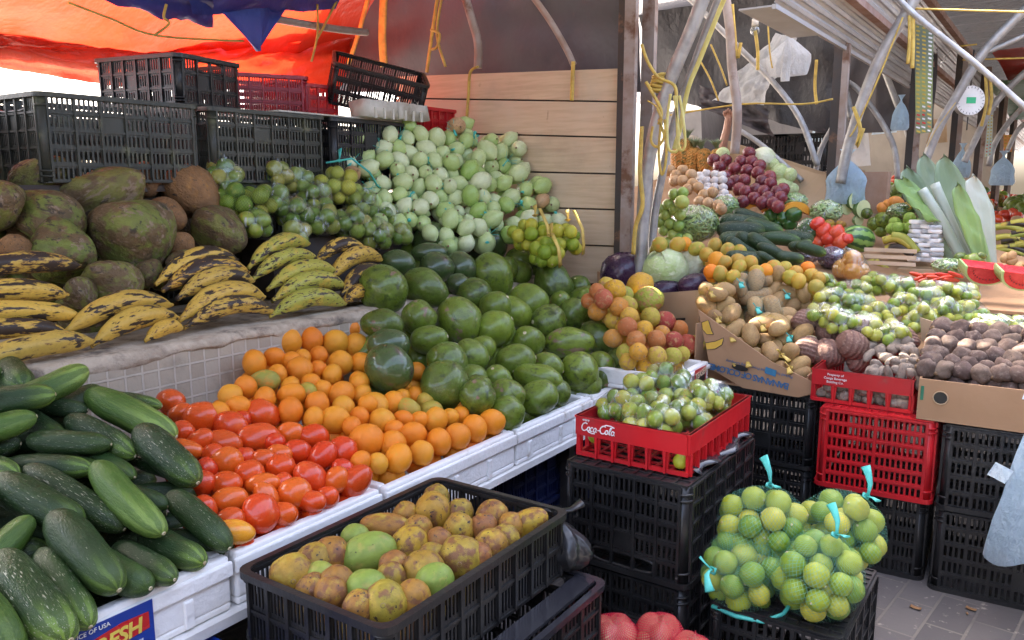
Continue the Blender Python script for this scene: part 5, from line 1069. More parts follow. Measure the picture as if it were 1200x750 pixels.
for i, (L, X) in enumerate((([(858,5),(860,30),(864,68),(868,50)],5.0),([(885,36),(888,60),(888,82)],5.2),([(815,62),(832,92),(842,118)],5.4),([(833,52),(845,80),(852,100)],5.4),([(957,70),(955,100),(957,122)],6.0),([(1066,18),(1066,50),(1064,75)],5.2),([(1070,18),(1070,50),(1069,80)],5.2),([(1000,125),(1008,150),(1004,172),(1012,150)],5.2),([(1155,88),(1156,120),(1150,148)],6.9),([(1160,90),(1162,115),(1158,135)],6.9),([(1058,20),(1030,90),(1005,145),(996,160)],5.2),([(1120,120),(1098,150),(1086,172)],6.3),([(900,28),(902,60),(905,80)],5.3))):
    tubeobj('strap', 'yellow strap '+['hanging from the awning near the bulb', 'hanging right under the bulb', 'slanting before the black tarp', 'slanting beside the grey pipe', 'hanging beside the second post', 'hanging left of the poster top', 'hanging beside the poster', 'looped at the foot of the arched pipe', 'hanging by the scale', 'hanging just past the scale', 'running along the thick arched pipe', 'running along the pipe over the leaves', 'hanging between the bulb and the white bag'][i], 'strap', pxs(L, X), .011 if i not in (12, 10, 11) else .005, K_rope, n=6, flat=.5)
# hanging scale
t = thing('hanging_scale', 'round white hanging scale with a green square on its dial', 'scale', atx(1136, 118, 6.6)); M = frame((0, 0, 0), (cam_r.x, cam_r.y, 0), (0, 0, 1))
b = MB(); b.prism([(.1*math.cos(2*PI*k/28), .1*math.sin(2*PI*k/28)) for k in range(28)], -.04, .012, M=M); b.build('case', K_steel, t)
b = MB(); b.prism([(.1*math.cos(2*PI*k/28), .1*math.sin(2*PI*k/28)) for k in range(28)], .0125, .016, M=M); dl_ = b.build('dial', K_foam, t)
b = MB(); b.prism([(-.03, -.02), (.035, -.02), (.035, .022), (-.03, .022)], .017, .019, M=M); b.build('green_square', smat('green_label', (.05, .55, .25), sc=4), dl_)
b = MB()
for k in range(24):
    a = 2*PI*k/24; Mk = M @ Matrix.Rotation(a, 4, 'Z'); b.prism([(.082, -.0015), (.095, -.0015), (.095, .0015), (.082, .0015)], .017, .018, M=Mk)
b.build('tick_marks', P_blk, dl_); MB().tube([(0, 0, .1), (.01, 0, .16), (0, 0, .25), (0, 0, .34)], .006, 6).build('hook_chain', K_dsteel, t); MB().tube([(0, 0, -.11), (0, 0, -.2)], .004, 6).build('lower_hook', K_dsteel, t)
# hanging card of sachets (poster)
def poster(label, pts, X, th=.004, cols=3, rws=26, m=None):
    a, b_, c, d = [atx(x, y, X) for x, y in pts]; t = thing('hanging_card', label, 'hanging card', (a+c)/2)
    O = (a+c)/2; n = (b_-a).cross(d-a).normalized(); n = n if n.dot(cam_f) < 0 else -n
    b = MB(); vs = [a-O, b_-O, c-O, d-O]; b.add(vs+[v-n*th for v in vs], [(0, 1, 2, 3), (7, 6, 5, 4), (0, 4, 5, 1), (1, 5, 6, 2), (2, 6, 7, 3), (3, 7, 4, 0)])
    b.build('sheet', m, t); cs = [K_yw, K_og, P_blk, K_wht, P_red]; rg = random.Random(4); bs = [MB() for _ in cs]
    for i in range(rws):
        for j in range(cols):
            v = (i+.5)/rws; u = (j+.5)/cols+rg.uniform(-.02, .02); p = a*(1-u)*(1-v)+b_*u*(1-v)+c*u*v+d*(1-u)*v-O; ex = (b_-a)/cols*rg.uniform(.22, .33); ey = (d-a)/rws*.2; q = p+n*.003
            bs[0 if (v < .72 and j < 2) else rg.choice([1, 3, 4, 0]) if v > .72 else 3].add([q-ex-ey, q+ex-ey, q+ex+ey, q-ex+ey], [(0, 1, 2, 3)])
    for q, m2 in zip(bs, cs):
        if q.v: q.build('sachet_print', m2, t)
poster('long dark card covered with rows of small sachets', [(1072,28),(1094,33),(1092,155),(1073,157)], 6.2, m=smat('card_green_grey', (.12, .15, .12), (.25, .3, .12), sc=2.5))
poster('narrow pale strip of sachets beyond the scale', [(1158,130),(1164,130),(1162,182),(1154,184)], 8.0, cols=2, rws=14, m=smat('card_pale', (.6, .62, .5), (.3, .45, .4), sc=3))
poster('orange flowered card hanging at the far stalls', [(1176,158),(1186,158),(1186,178),(1176,178)], 11, cols=2, rws=5, m=smat('card_orange', (.75, .4, .1), (.6, .2, .1), sc=3))
# crate stacks behind the second stall
k = 0
for cx, X in ((905, 7.0), (945, 7.0)):
    y = atx(cx, 150, X).y
    for lv in range(6): crate(f'black crate in the {"first" if cx < 920 else "second"} tall stack behind the stall, {["at the bottom","second from the bottom","third from the bottom","third from the top","second from the top","topmost"][lv]}', (X, y, lv*.305), rz=PI/2, L=.44, W=.4, H=.3, cols=5, scols=5, rows=4, slots=3, group='tall crate stacks behind the second stall')
# ------------------------------------------------------------------ second stall: supports
cg = 'crates in the front of the second stall'
for lv in (0, 1):
    crate(f'{"upper" if lv else "lower"} black crate under the banana box', (3.40, .955, lv*.305), rz=math.radians(2)+PI/2, L=.4, W=.4, H=.3, cols=5, scols=5, inverted=True, group=cg, slots=4)
crate('black crate under the bright red crate, standing on the pavers', (3.36, .515, 0), rz=PI/2+.05, L=.37, W=.5, H=.3, cols=4, scols=5, inverted=True, group=cg)
crate('bright red upside-down crate with a hand hole in the front of the second stall', (3.34, .515, .305), rz=PI/2+.05, L=.39, W=.52, H=.3, mat=K_red, cols=2, scols=5, inverted=True, slots=9, panel=False, rows=6)
for lv in (0, 1):
    crate(f'{"upper" if lv else "lower"} black crate under the box of dusty roots', (3.34, .05, lv*.305), rz=PI/2+.06, L=.5, W=.5, H=.3, cols=6, scols=5, inverted=True, group=cg, slots=4)
    crate(f'{"upper" if lv else "lower"} black crate at the aisle end of the second stall', (3.3, -.5, lv*.305), rz=PI/2+.06, L=.5, W=.5, H=.3, cols=6, scols=5, inverted=True, group=cg, slots=4)
dc2 = drink_crate('low red drink crate filled with taro and yams', 3.14, .40, .5, .345, .125, .612, ns=5)
for i, s_ in enumerate(('Property of', 'Cooga Beverage', 'Bottling Co.')): text(s_, .0125, dc2, frame((-.257, .09, .105-i*.014), (0, -1, 0), (0, 0, 1)), K_wht)
# boxes
def box_open(name, label, cat, x0, x1, y0, y1, z0, H, mat, th=.006, rz=0):
    t = thing(name, label, cat, ((x0+x1)/2, (y0+y1)/2, z0), rz); L = x1-x0; W = y1-y0
    MB().box(-L/2, -W/2, 0, L/2, W/2, th).build('bottom', mat, t)
    for a in ((-L/2, -W/2, -L/2+th, W/2), (L/2-th, -W/2, L/2, W/2), (-L/2+th, -W/2, L/2-th, -W/2+th), (-L/2+th, W/2-th, L/2-th, W/2)):
        MB().box(a[0], a[1], th, a[2], a[3], H).build('side', mat, t)
    return t
rb = box_open('cardboard_box', 'brown cardboard box with a round hand hole, heaped with dusty roots', 'box', 3.10, 3.62, -.22, .385, .612, .145, K_card, rz=.04)
b = MB(); b.tube([(-.262, .232, .085), (-.2605, .232, .085)], .022, 16); b.build('hand_hole', P_blk, rb)
b = MB(); b.tube([(-.263+.0005, .232+.023*math.cos(a), .085+.023*math.sin(a)) for a in [2*PI*k/16 for k in range(17)]], .0022, 5, cap=False); b.build('hole_edge', K_cardl, rb)
MB().box(-.2625, .285, .07, -.2600, .295, .12).build('green_print', smat('print_green', (.02, .15, .08), sc=4), rb)
bn = thing('banana_box', 'torn brown banana box full of netted potatoes with upside-down blue lettering', 'box', (3.2, 1.0, .612))
def bp(px, py, X=3.175): p = atx(px, py, X); return (p.y-1.0, p.z-.612)
poly = [bp(820,362,3.2), bp(832,432), bp(870,455), bp(935,466), bp(952,462), bp(950,447), bp(905,425), bp(858,392)]
M = frame((-.02, 0, 0), (0, 1, 0), (0, 0, 1)); M = Matrix.Translation((-.02, 0, 0)) @ Matrix(((0, 0, 1, 0), (1, 0, 0, 0), (0, 1, 0, 0), (0, 0, 0, 1)))
MB().prism(poly, 0, .006, M=M).build('front_flap', K_card, bn)
MB().box(-.01, -.22, 0, .5, .24, .006).build('bottom', K_card, bn); MB().box(-.01, .235, 0, .5, .241, .24).build('side', K_card, bn); MB().box(-.01, -.226, 0, .5, -.22, .08).build('side', K_card, bn)
P_lb = smat('print_blue', (.05, .14, .28), sc=5, rough=.6); P_by = smat('print_banana', (.62, .38, .05), sc=5, rough=.6)
def onflap(px, py): y, z = bp(px, py); return Vector((-.0225, y, z))
o1, o2 = onflap(922, 455), onflap(842, 434); ax = (o2-o1)
text('BANANAS OF COLOMBIA', .0295, bn, frame(o1+Vector((0, 0, .012)), -ax*-1 if False else ax, (0, 0, -1)), P_lb, align='LEFT', bold=.0006) if False else None
Mt = frame(onflap(925, 450)+Vector((-.001, 0, 0)), ax, (0, 0, -1)); text('BANANAS OF COLOMBIA', .036, bn, Mt, P_lb, align='LEFT', bold=.0008, sx=.82)
Mt = frame(onflap(929, 441)+Vector((-.001, 0, 0)), ax, (0, 0, -1)); text('Packed for Colquina Provisioning Company', .0155, bn, Mt, P_lb, align='LEFT')
b = MB(); q = onflap(903, 436); b.prism([(-.022, -.012), (.022, -.016), (.022, .01), (-.022, .014)], .0, .002, M=frame(q+Vector((-.0015, 0, 0)), ax, (0, 0, -1))); b.build('blue_badge', smat('print_teal_blue', (.03, .2, .36), sc=5), bn)
for L in ([(822,378),(830,375),(834,388),(836,392),(828,392),(823,386)], [(826,402),(838,400),(848,396),(846,404),(838,409),(828,410)]):
    pl2 = [onflap(x, y) for x, y in L]; b = MB(); b.add([p+Vector((-.0012, 0, 0)) for p in pl2], [tuple(range(len(L)))[::-1]]); b.build('banana_print', P_by, bn)
    b = MB(); b.tube([p+Vector((-.0015, 0, 0)) for p in pl2+[pl2[0]]], .0014, 4, cap=False); b.build('banana_outline', P_blk, bn)
b = MB(); q = onflap(867, 431); b.prism([(.034*math.cos(a)*(1 if abs(math.cos(a)) > .3 else 1), .012*math.sin(a)) for a in [2*PI*k/20 for k in range(20)]], 0, .003, M=frame(q+Vector((-.0018, 0, 0)), ax, (0, 0, -1))); b.build('hand_slot', P_blk, bn)
fl = thing('cardboard_box', 'plain cardboard box with two black bars under the cabbages', 'box', (3.72, 1.6, .6))
a_, b2 = atx(752, 345, 3.5), atx(824, 343, 3.42)
def quad(P, mat, name, parent, th=.006):
    P = [Vector(p) for p in P]; n = (P[1]-P[0]).cross(P[-1]-P[0]).normalized(); b = MB(); m = len(P)
    b.add(P+[p+n*th for p in P], [tuple(range(m)), tuple(range(m, 2*m))[::-1]]+[(i, (i+1) % m, m+(i+1) % m, m+i) for i in range(m)]); return b.build(name, mat, parent)
O = Vector((3.72, 1.6, .6)); fr = [atx(752, 345, 3.62)-O, atx(819, 340, 3.5)-O, atx(819, 400, 3.5)-O, atx(752, 400, 3.62)-O]
quad(fr, K_cardl, 'front', fl); quad([atx(700, 318, 3.8)-O, atx(752, 345, 3.625)-O, atx(752, 385, 3.625)-O, atx(700, 370, 3.8)-O], K_card, 'side', fl)
MB().box(-.1, -.35, 0, .5, .25, .27).build('inner_fill', K_card, fl)
for dy in (0, 5): quad([atx(792, 373+dy, 3.53)-O, atx(803, 372.5+dy, 3.51)-O, atx(803, 375+dy, 3.51)-O, atx(792, 375.5+dy, 3.53)-O], P_blk, 'printed_bar', fl, .001)
# sloping display boards under the second stall's goods
PL2 = (.75-.15*3.3-.2*.4, .15, .2)
def s2(x, y, d=0): return Vector((x, y, PL2[0]+PL2[1]*x+PL2[2]*y+d))
db = thing('display_bench', 'sloping boards carrying the goods of the second stall', 'bench', (0, 0, 0))
MB().add([s2(4.25, 1.3, -.1), s2(3.62, .9, -.1), s2(3.62, -.28, -.1), s2(5.75, -.28, -.1), s2(6.3, 2.6, -.1), s2(4.25, 2.6, -.1)]+[s2(4.25, 1.3, -.13), s2(3.62, .9, -.13), s2(3.62, -.28, -.13), s2(5.75, -.28, -.13), s2(6.3, 2.6, -.13), s2(4.25, 2.6, -.13)], [(0, 5, 4, 3, 2, 1), (6, 7, 8, 9, 10, 11)]+[(k, (k+1) % 6, 6+(k+1) % 6, 6+k) for k in range(6)]).build('board', K_card, db)
for x, y in ((3.75, -.2), (5.6, -.2), (6.2, 2.4), (4.3, 1.6), (4.9, -.2)): MB().box(x, y, 0, x+.05, y+.05, .6).build('leg', K_dsteel, db)
def on2(px, py, d=0): return hit(px, py, (PL2[0]+d, PL2[1], PL2[2]))
def one(me, name, px, py, wpx, hpx, ang, label, cat, group=None, d=0.04, X=None, tilt=.2):
    c = atx(px, py, X) if X else on2(px, py, d); z = dep(c); a = wpx*z/FPX/2; b_ = hpx*z/FPX/2; an = math.radians(ang)
    return put(me, name, c, cam_r*math.cos(an)+cam_u*math.sin(an)+cam_f*tilt, a, b_, label, cat, group)
# taro, yams, roots
for i, (x, y, w_, h_, a) in enumerate(((943,377,32,30,60),(975,388,38,32,10),(1008,387,44,32,-15),(947,410,34,34,70),(971,415,42,36,-10),(1000,405,42,36,-20),(1008,424,32,26,-20),(1036,390,32,26,0),(1060,398,30,32,80),(990,378,28,24,0))):
    one(taros[i % 2], 'taro_root', x, y, w_, h_, a, 'ringed purple brown taro root '+['beside the potatoes', 'second along the top', 'with a cut end up on the pile', 'upright against the banana box', 'with a pale cut end over the red crate', 'lying across the middle', 'pointing down to the yams', 'dark one behind the yams', 'round one before the torn cardboard', 'small one at the back of the pile'][i], 'taro', 'taro roots over the red drink crate', X=3.3+.16*(y < 400)+.02*i)
rg = random.Random(21)
for i in range(34):
    x = rg.uniform(1018, 1076); y = rg.uniform(403, 440); one(gings[i % 2], 'yam', x, y, rg.uniform(14, 24), rg.uniform(9, 13), rg.uniform(-80, 80), 'small dusty yam '+('near the front rim' if y > 425 else 'higher in the pile')+' of the red drink crate', 'yam', 'yams in the red drink crate', X=3.22+(440-y)*.006)
for i in range(22): put(gings[i % 2], 'yam', (3.17+.02*(i % 2), .43+.29*((i*.618) % 1), .635+.03*(i % 3)), (rg.uniform(-1, 1), 1, rg.uniform(-1, 1)), .03, .02, 'dusty yam showing through the openings of the red crate', 'yam', 'yams in the red drink crate')
BE = []
for j, (y, xa, xb) in enumerate(((383,1085,1290),(393,1072,1310),(403,1070,1330),(413,1072,1350),(423,1074,1370),(432,1080,1390))):
    x = xa+(j % 2)*9
    while x < xb: BE.append((x+rg.uniform(-3, 3), y+(x-xa)*.075+rg.uniform(-2, 2), rg.uniform(18, 26), rg.uniform(17, 22), rg.uniform(-60, 60))); x += rg.uniform(19, 23)
heap(BE, beets, 'root', 'root vegetable', 'dusty roots in the cardboard box', (.775-.28*3.15, .28, 0), lambda a, b, mi, z, d: ('large ' if a > .04 else 'small ')+'dusty brown root '+('under the others' if d else z), (1070, 380, 1240, 470), (('at the back of the box', 'in the middle of the box', 'along the front edge of the box'), ('next to the yams', 'towards the hanging bag')), seed=22, fillfac=1.1, bounds=(3.1, 3.62, -.235, .4))
q = [atx(1078, 372, 3.62), atx(1112, 383, 3.6), atx(1112, 403, 3.6), atx(1080, 400, 3.62)]; t = thing('cardboard_piece', 'torn cardboard piece with a green mark standing behind the roots', 'cardboard', q[0]); quad([p-q[0] for p in q], K_cardl, 'sheet', t)
q = [atx(928, 345, 3.9), atx(985, 378, 3.62), atx(985, 395, 3.62), atx(928, 360, 3.9)]; t = thing('cardboard_piece', 'cardboard edge between the potatoes and the bagged limes', 'cardboard', q[0]); quad([p-q[0] for p in q], K_card, 'sheet', t)
# potatoes in nets
for i, (px, py, n, rd, nt, tie, X) in enumerate(((838,350,7,.085,net_y,K_rope,3.42),(878,340,8,.09,net_f,K_teal,3.62),(905,332,6,.075,net_y,K_teal,3.8),(852,378,6,.078,net_y,K_rope,3.36),(895,368,7,.085,net_f,K_teal,3.5),(868,400,7,.085,net_y,K_rope,3.29),(905,388,7,.085,net_y,K_rope,3.38),(912,420,7,.085,net_y,K_rope,3.28),(938,400,6,.075,net_y,K_teal,3.42),(935,352,7,.085,net_y,K_teal,3.8),(890,428,5,.065,net_y,K_rope,3.26),(935,435,4,.06,net_y,K_rope,3.27),(862,425,4,.055,net_y,K_rope,3.27))):
    bag('potato_net', 'net of potatoes '+['at the top corner by the purple cabbage', 'with teal netting in the middle top', 'with a teal knot behind the others', 'below the top corner net', 'with a teal knot in the centre', 'with a yellow knot near the torn flap', 'next to the centre net', 'low beside the taro', 'beside the upright taro', 'at the very back of the box', 'at the bottom behind the lettering', 'at the lowest corner by the taro', 'behind the hand slot'][i], 'net of potatoes', atx(px, py, X), (rd*1.12, rd*1.12, rd*1.08), max(4, n-1), .042, pots, 'potato', 'brown potato in a net in the banana box', 'potato', 'potatoes in nets', nt, 'potato nets in the banana box', knot=(-1, rnd.uniform(-.5, .5), .4), tie=tie, seed=200+i, kl=.15, asp=1.25)
rg = random.Random(33)
for i, (x, y) in enumerate([(832,362),(845,362),(862,358),(880,356),(895,350),(842,398),(858,388),(880,382),(893,402),(915,405),(925,415),(905,430),(920,438),(880,420),(868,384),(920,372),(928,382),(848,412),(882,440),(945,420),(888,372),(865,372),(910,355)]):
    one(pots[i % 2], 'potato', x, y, rg.uniform(27, 33), rg.uniform(20, 24), rg.uniform(-60, 60), 'loose brown potato '+('high in the banana box' if y < 375 else 'low in the banana box'), 'potato', 'loose potatoes in the banana box', X=3.33+(440-y)*.0042+.02)
# cabbages
one(cabp, 'purple_cabbage', 731, 318, 56, 50, 20, 'big dark purple cabbage beside the corner post', 'cabbage', X=3.78); one(cabs, 'cabbage', 780, 316, 56, 52, 10, 'pale green cabbage in front of the steel pipes', 'cabbage', X=3.8)
one(cabw, 'cabbage', 808, 307, 44, 46, 0, 'whitish cabbage half behind the pale green one', 'cabbage', X=3.95); one(cabp, 'purple_cabbage', 782, 341, 46, 26, 0, 'dark purple cabbage low under the pale green one', 'cabbage', X=3.72)
one(cabp, 'purple_cabbage', 818, 335, 50, 30, 0, 'dark purple cabbage beside the potatoes', 'cabbage', X=3.75); one(cabp, 'purple_cabbage', 838, 326, 40, 32, -20, 'purple cabbage wrapped in film above the potatoes', 'cabbage', X=3.85)
one(cabp, 'purple_cabbage', 757, 340, 36, 26, 0, 'small dark purple cabbage between the big one and the box', 'cabbage', X=3.8)
# oranges behind the cabbages
rg = random.Random(31); OR = [(775,288),(793,288),(803,284),(817,292),(836,286),(852,292),(866,296),(838,303),(848,307),(864,308),(879,307),(826,300),(833,317),(845,322),(858,322),(868,315),(885,320),(897,318),(908,313),(918,316),(925,325),(932,318),(945,315),(950,325),(960,328),(938,330),(955,338)]
for i, (x, y) in enumerate(OR):
    me = mans[i % 3] if i % 5 == 2 else mang
    one(me, 'orange', x+rg.uniform(-2, 2), y+rg.uniform(-2, 2), rg.uniform(17, 21), rg.uniform(16, 20), rg.uniform(0, 90), ('greenish ' if me is mang else 'yellow ')+'orange '+('behind the cabbages' if x < 870 else 'above the potatoes' if x < 920 else 'in nets beside the small lime bags'), 'orange', 'oranges of the second stall', d=.06+.0*i)
    one(me, 'orange', x+rg.uniform(-8, 8), y+6, 17, 17, rg.uniform(0, 90), 'yellow green orange low in the pile of the second stall', 'orange', 'oranges of the second stall', d=.0)
# lime bags on the second stall
LB = [(972,345),(1000,352),(985,372),(1012,378),(1030,360),(1042,385),(1060,352),(1085,345),(1050,332),(1078,372),(1108,362),(1115,385),(1092,335),(1125,340),(1135,362),(1148,382),(1165,375),(1120,400),(1150,400),(1185,385),(1195,400),(1175,405),(1005,335),(962,325),(1028,330),(1205,380),(1135,395),(965,365),(1215,405)]
for i, (x, y) in enumerate(LB):
    wv = ('beside the netted oranges' if x < 1000 else 'behind the taro' if x < 1050 else 'behind the torn cardboard' if x < 1110 else 'behind the dusty roots' if x < 1160 else 'towards the hanging blue bag')
    lv = 'in the back row' if y < 345 else 'in the middle row' if y < 375 else 'in the front row'
    bag('lime_bag', f'clear bag of small limes {lv} {wv}', 'bag of limes', on2(x, y, .05), (.1, .095, .08), 11, .026, limey+limes, 'lime', f'small lime in a clear bag {lv} {wv}', 'lime', f'bagged limes {lv} {wv}', film, f'lime bags {lv} {wv}', knot=(rg.uniform(-1, 0), rg.uniform(-1, .5), .7), seed=300+i, kl=.2, fruits='lump')
# green beans, courgettes etc.
def veggie_bag(label, px, py, wpx, hpx, mat, strands, X, seed, wrap=film, cat='bag of vegetables', thick=.0055):
    strands *= 3
    c = atx(px, py, X); z = dep(c); a, h = wpx*z/FPX/2, hpx*z/FPX/2; t = thing('vegetable_bag', label, cat, c); rg = random.Random(seed); b = MB()
    for k in range(strands):
        u = rg.uniform(0, 2*PI); v = rg.uniform(-1, 1); R = math.sqrt(max(0, 1-v*v)); pts = []; du = rg.uniform(.1, .7)*rg.choice((-1, 1)); dv = rg.uniform(-1.4, 1.4)
        for q in range(6): uu = u+du*q/5*2; vv = max(-.95, min(.95, v+dv*q/5)); R = math.sqrt(1-vv*vv)*rg.uniform(.78, 1.04); pts.append((a*R*math.cos(uu), a*R*math.sin(uu), h*vv*rg.uniform(.8, 1)))
        b.tube(pts, thick*rg.uniform(.7, 1.2), 5)
    b.add([(x*a*.78, y*a*.78, zz*h*.78) for x, y, zz in _sphere(1, 14, 10, seed)[0]], _sphere(1, 14, 10)[1], True); b.build('greens', mat, t)
    vs, fs = _sphere(1, 24, 16, seed, .18); MB().add([(x*a*1.03, y*a*1.03, zz*h*1.03) for x, y, zz in vs], fs, True).build('film', wrap, t)
M_bean = smat('green_bean', (.22, .34, .08), (.35, .42, .16), sc=7, rough=.5); M_pg = smat('pale_greens', (.42, .52, .25), (.2, .33, .1), sc=9, rough=.5); M_dkg = smat('dark_greens', (.06, .14, .04), (.14, .24, .08), sc=9, rough=.5)
veggie_bag('bag of long green beans beside the slim pipe', 815, 262, 52, 44, M_bean, 90, 4.3, 1); veggie_bag('bag of pale shredded greens beside the garlic', 850, 242, 34, 26, M_pg, 60, 4.9, 2); veggie_bag('bag of pale greens next to the cardboard sheet', 968, 248, 36, 28, M_pg, 60, 5.0, 3)
veggie_bag('bag of salad greens below the green cabbages', 930, 236, 32, 20, M_pg, 50, 5.1, 4); veggie_bag('bag of dark leafy greens above the courgettes', 948, 272, 30, 34, M_dkg, 60, 4.8, 5, film2); veggie_bag('bag of green leaves behind the lime net', 1058, 247, 34, 18, M_pg, 40, 5.2, 6, film2)
veggie_bag('milky bag of herbs in front of the watermelon wedge', 1112, 312, 36, 18, M_pg, 40, 4.7, 7, film2); veggie_bag('bag of purple beans beside the tomatoes', 975, 302, 32, 26, smat('purple_bean', (.12, .06, .09), (.25, .18, .2), sc=9), 60, 4.6, 8, film2); veggie_bag('second bag of purple beans above the oranges', 945, 300, 26, 16, MATS['purple_bean'], 40, 4.5, 9, film2); 
bag('squash_bag', 'clear bag of orange sliced squash beside the purple beans', 'bag of vegetables', atx(998, 312, 4.45), (.1, .1, .085), 5, .05, [fruit_mesh('squash_piece', (M_sq, scar), sph, 2)], 'squash_piece', 'orange squash piece in the clear bag', 'squash', 'squash pieces', film2, None, knot=(-.3, .3, 1), seed=400, kl=.4)
CZ = [(872,262,62,20,-8),(893,268,50,22,-12),(868,270,60,22,0),(858,280,34,18,5,1),(882,288,50,18,-35),(870,292,46,16,-30),(897,291,54,20,-35),(915,280,50,16,-5),(935,278,40,16,-8),(912,300,58,16,-28),(900,305,36,12,-30,1),(878,303,60,18,-5),(925,302,36,15,-8),(938,288,30,14,10),(950,292,40,14,-15),(905,278,40,14,5),(880,255,46,16,-15)]
for i, c_ in enumerate(CZ): one(cukes[i % 4], 'courgette', c_[0], c_[1], c_[2], c_[3], c_[4], ('light green' if len(c_) > 5 else 'dark green')+' courgette '+['at the top of the pile', 'under the topmost ones', 'crossing the pile', 'with its pale end showing', 'slanting over the oranges', 'in the middle of the pile', 'with rounded end', 'beside the peppers', 'near the bagged greens'][i % 9]+(' above the oranges' if c_[1] > 285 else ' below the red onions'), 'courgette', 'courgettes of the second stall', d=.06)
for i, (x, y) in enumerate(((783,240),(790,246),(798,235),(790,228),(797,252),(780,252),(785,262),(795,265),(778,270),(788,275),(796,280),(783,284),(774,245),(773,260),(800,226),(805,280))): one(gtoms, 'green_tomato', x, y, 14, 14, 0, 'small green tomato beside the slim pipe, '+('high in the pile' if y < 250 else 'low in the pile'), 'tomato', 'green tomatoes by the pipe', X=4.15, d=0)
bigt = one(gtoms, 'green_tomato', 799, 237, 18, 17, 0, 'largest green tomato, on top beside the slim pipe', 'tomato', X=4.1)
for i, (x, y, w_) in enumerate(((905,252,20),(918,255,18),(930,252,20),(925,262,18),(912,262,16))): one(peps, 'green_pepper', x, y, w_, w_*.85, 20, 'shiny green pepper below the squash wedges', 'pepper', 'green peppers by the squash', X=4.95)
for i, (x, y, w_) in enumerate(((958,262,18),(965,270,20),(972,278,22),(980,272,20),(985,282,22),(960,283,18),(992,280,16),(975,290,18),(898,244,14),(905,247,12))): one(rpeps if i < 8 else rpeps, 'red_pepper', x, y, w_, w_*.8, rnd.uniform(0, 90), 'red pepper bagged beside the watermelon' if i < 8 else 'orange red pepper under the red onions', 'pepper', 'red peppers by the watermelon' if i < 8 else 'red peppers under the onions', X=4.75 if i < 8 else 5.1)
for i, (x, y) in enumerate(((972,262),(985,263),(975,268))): one(mams[0], 'yellow_potato', x, y, 13, 10, 0, 'small yellow potato behind the red peppers', 'potato', 'yellow potatoes behind the peppers', X=4.9)
one(melm, 'watermelon', 1005, 280, 42, 32, -10, 'whole striped watermelon beside the red peppers', 'watermelon', X=4.9)
# squash wedges
for i, (px, py, w_, h_) in enumerate(((884,241,26,20),(932,246,34,16))):
    c = atx(px, py, 5.0); z = dep(c); a, h = w_*z/FPX/2, h_*z/FPX; t = thing('squash_wedge', ['orange squash wedge wrapped in film under the red onions', 'orange squash wedge with bright flesh beside the peppers'][i], 'squash', c); b = MB()
    poly = [(-a, -h*.4)]+[(a*math.cos(PI-PI*k/12), -h*.4+h*math.sin(PI*k/12)) for k in range(1, 12)]+[(a, -h*.4)]+[(a*.7*math.cos(PI*k/8), -h*.4+h*.35*math.sin(PI*k/8)) for k in range(1, 8)]
    b.prism(poly, -.03, .03, M=frame((0, 0, 0), (cam_r.x, cam_r.y, 0), (0, 0, 1))); b.build('flesh', M_sq, t)
# onions, garlic, pineapples, cabbages on top
rg = random.Random(41)
RO = [(843,196),(850,188),(838,206),(850,207),(860,198),(868,190),(875,200),(862,212),(872,212),(880,190),(888,203),(866,222),(874,225),(885,222),(893,212),(884,232),(895,225),(903,215),(900,232),(910,225),(906,238),(915,232),(918,222),(878,180),(853,216),(845,214),(893,238),(902,208),(912,242),(890,195),(871,236),(837,188)]
for i, (x, y) in enumerate(RO): one(onir, 'red_onion', x, y, 17, 16, rg.uniform(0, 360), 'dark red onion '+('high in the bunch' if y < 205 else 'low in the bunch' if y > 225 else 'in the middle of the bunch')+(' near the garlic' if x < 880 else ' near the green cabbages'), 'onion', 'red onions of the second stall', X=5.3-(y-190)*.008)
for i, (x, y) in enumerate([(820+9*(k % 4)+rg.uniform(-2, 2), 204+7*(k//4)+rg.uniform(-2, 2)) for k in range(16)]+[(838+8*(k % 3), 232+6*(k//3)) for k in range(6)]): one(gart, 'garlic_bulb', x, y, 11, 11, rg.uniform(40, 140), 'white garlic bulb '+('in the upper net' if y < 222 else 'in the lower net')+' beside the red onions', 'garlic', 'garlic beside the red onions', X=5.1-(y-200)*.006)
for i, (x, y) in enumerate(((792,205),(800,200),(790,212),(800,212),(810,205),(818,220),(825,228),(812,215),(830,238),(820,236),(785,200),(806,222),(835,225),(845,245),(842,240))): one(onib, 'brown_onion', x, y, 14, 14, rg.uniform(0, 360), 'brown onion '+('near the rope loops' if x < 812 else 'beside the garlic'), 'onion', 'brown onions of the second stall', X=5.0-(y-200)*.006)
for i, (x, y, w_, mm) in enumerate(((895,186,28,cabw),(913,202,22,cabs),(925,205,18,cabs),(918,218,24,cabs),(885,192,16,cabw),(905,192,16,cabs),(847,180,16,cabs),(928,222,16,cabs))): one(mm, 'cabbage', x, y, w_, w_*.95, 30*i, ['large whitish cabbage at the top beside the cardboard sheet', 'green cabbage right of centre below the whitish one', 'small green cabbage at the edge of the sheet', 'green cabbage lowest beside the red onions', 'small whitish cabbage behind the red onions', 'small green cabbage behind the largest one', 'yellow green cabbage beside the pineapples', 'smallest green cabbage under the cardboard sheet'][i], 'cabbage', 'cabbages along the cardboard sheet', X=5.45)
q = [atx(853, 165, 5.7), atx(975, 205, 5.5), atx(972, 245, 5.4), atx(935, 250, 5.4), atx(880, 225, 5.6), atx(850, 200, 5.7)]; t = thing('cardboard_sheet', 'large plain cardboard sheet leaning behind the cabbages', 'cardboard', q[0]); quad([p-q[0] for p in q], K_cardl, 'sheet', t, .01)
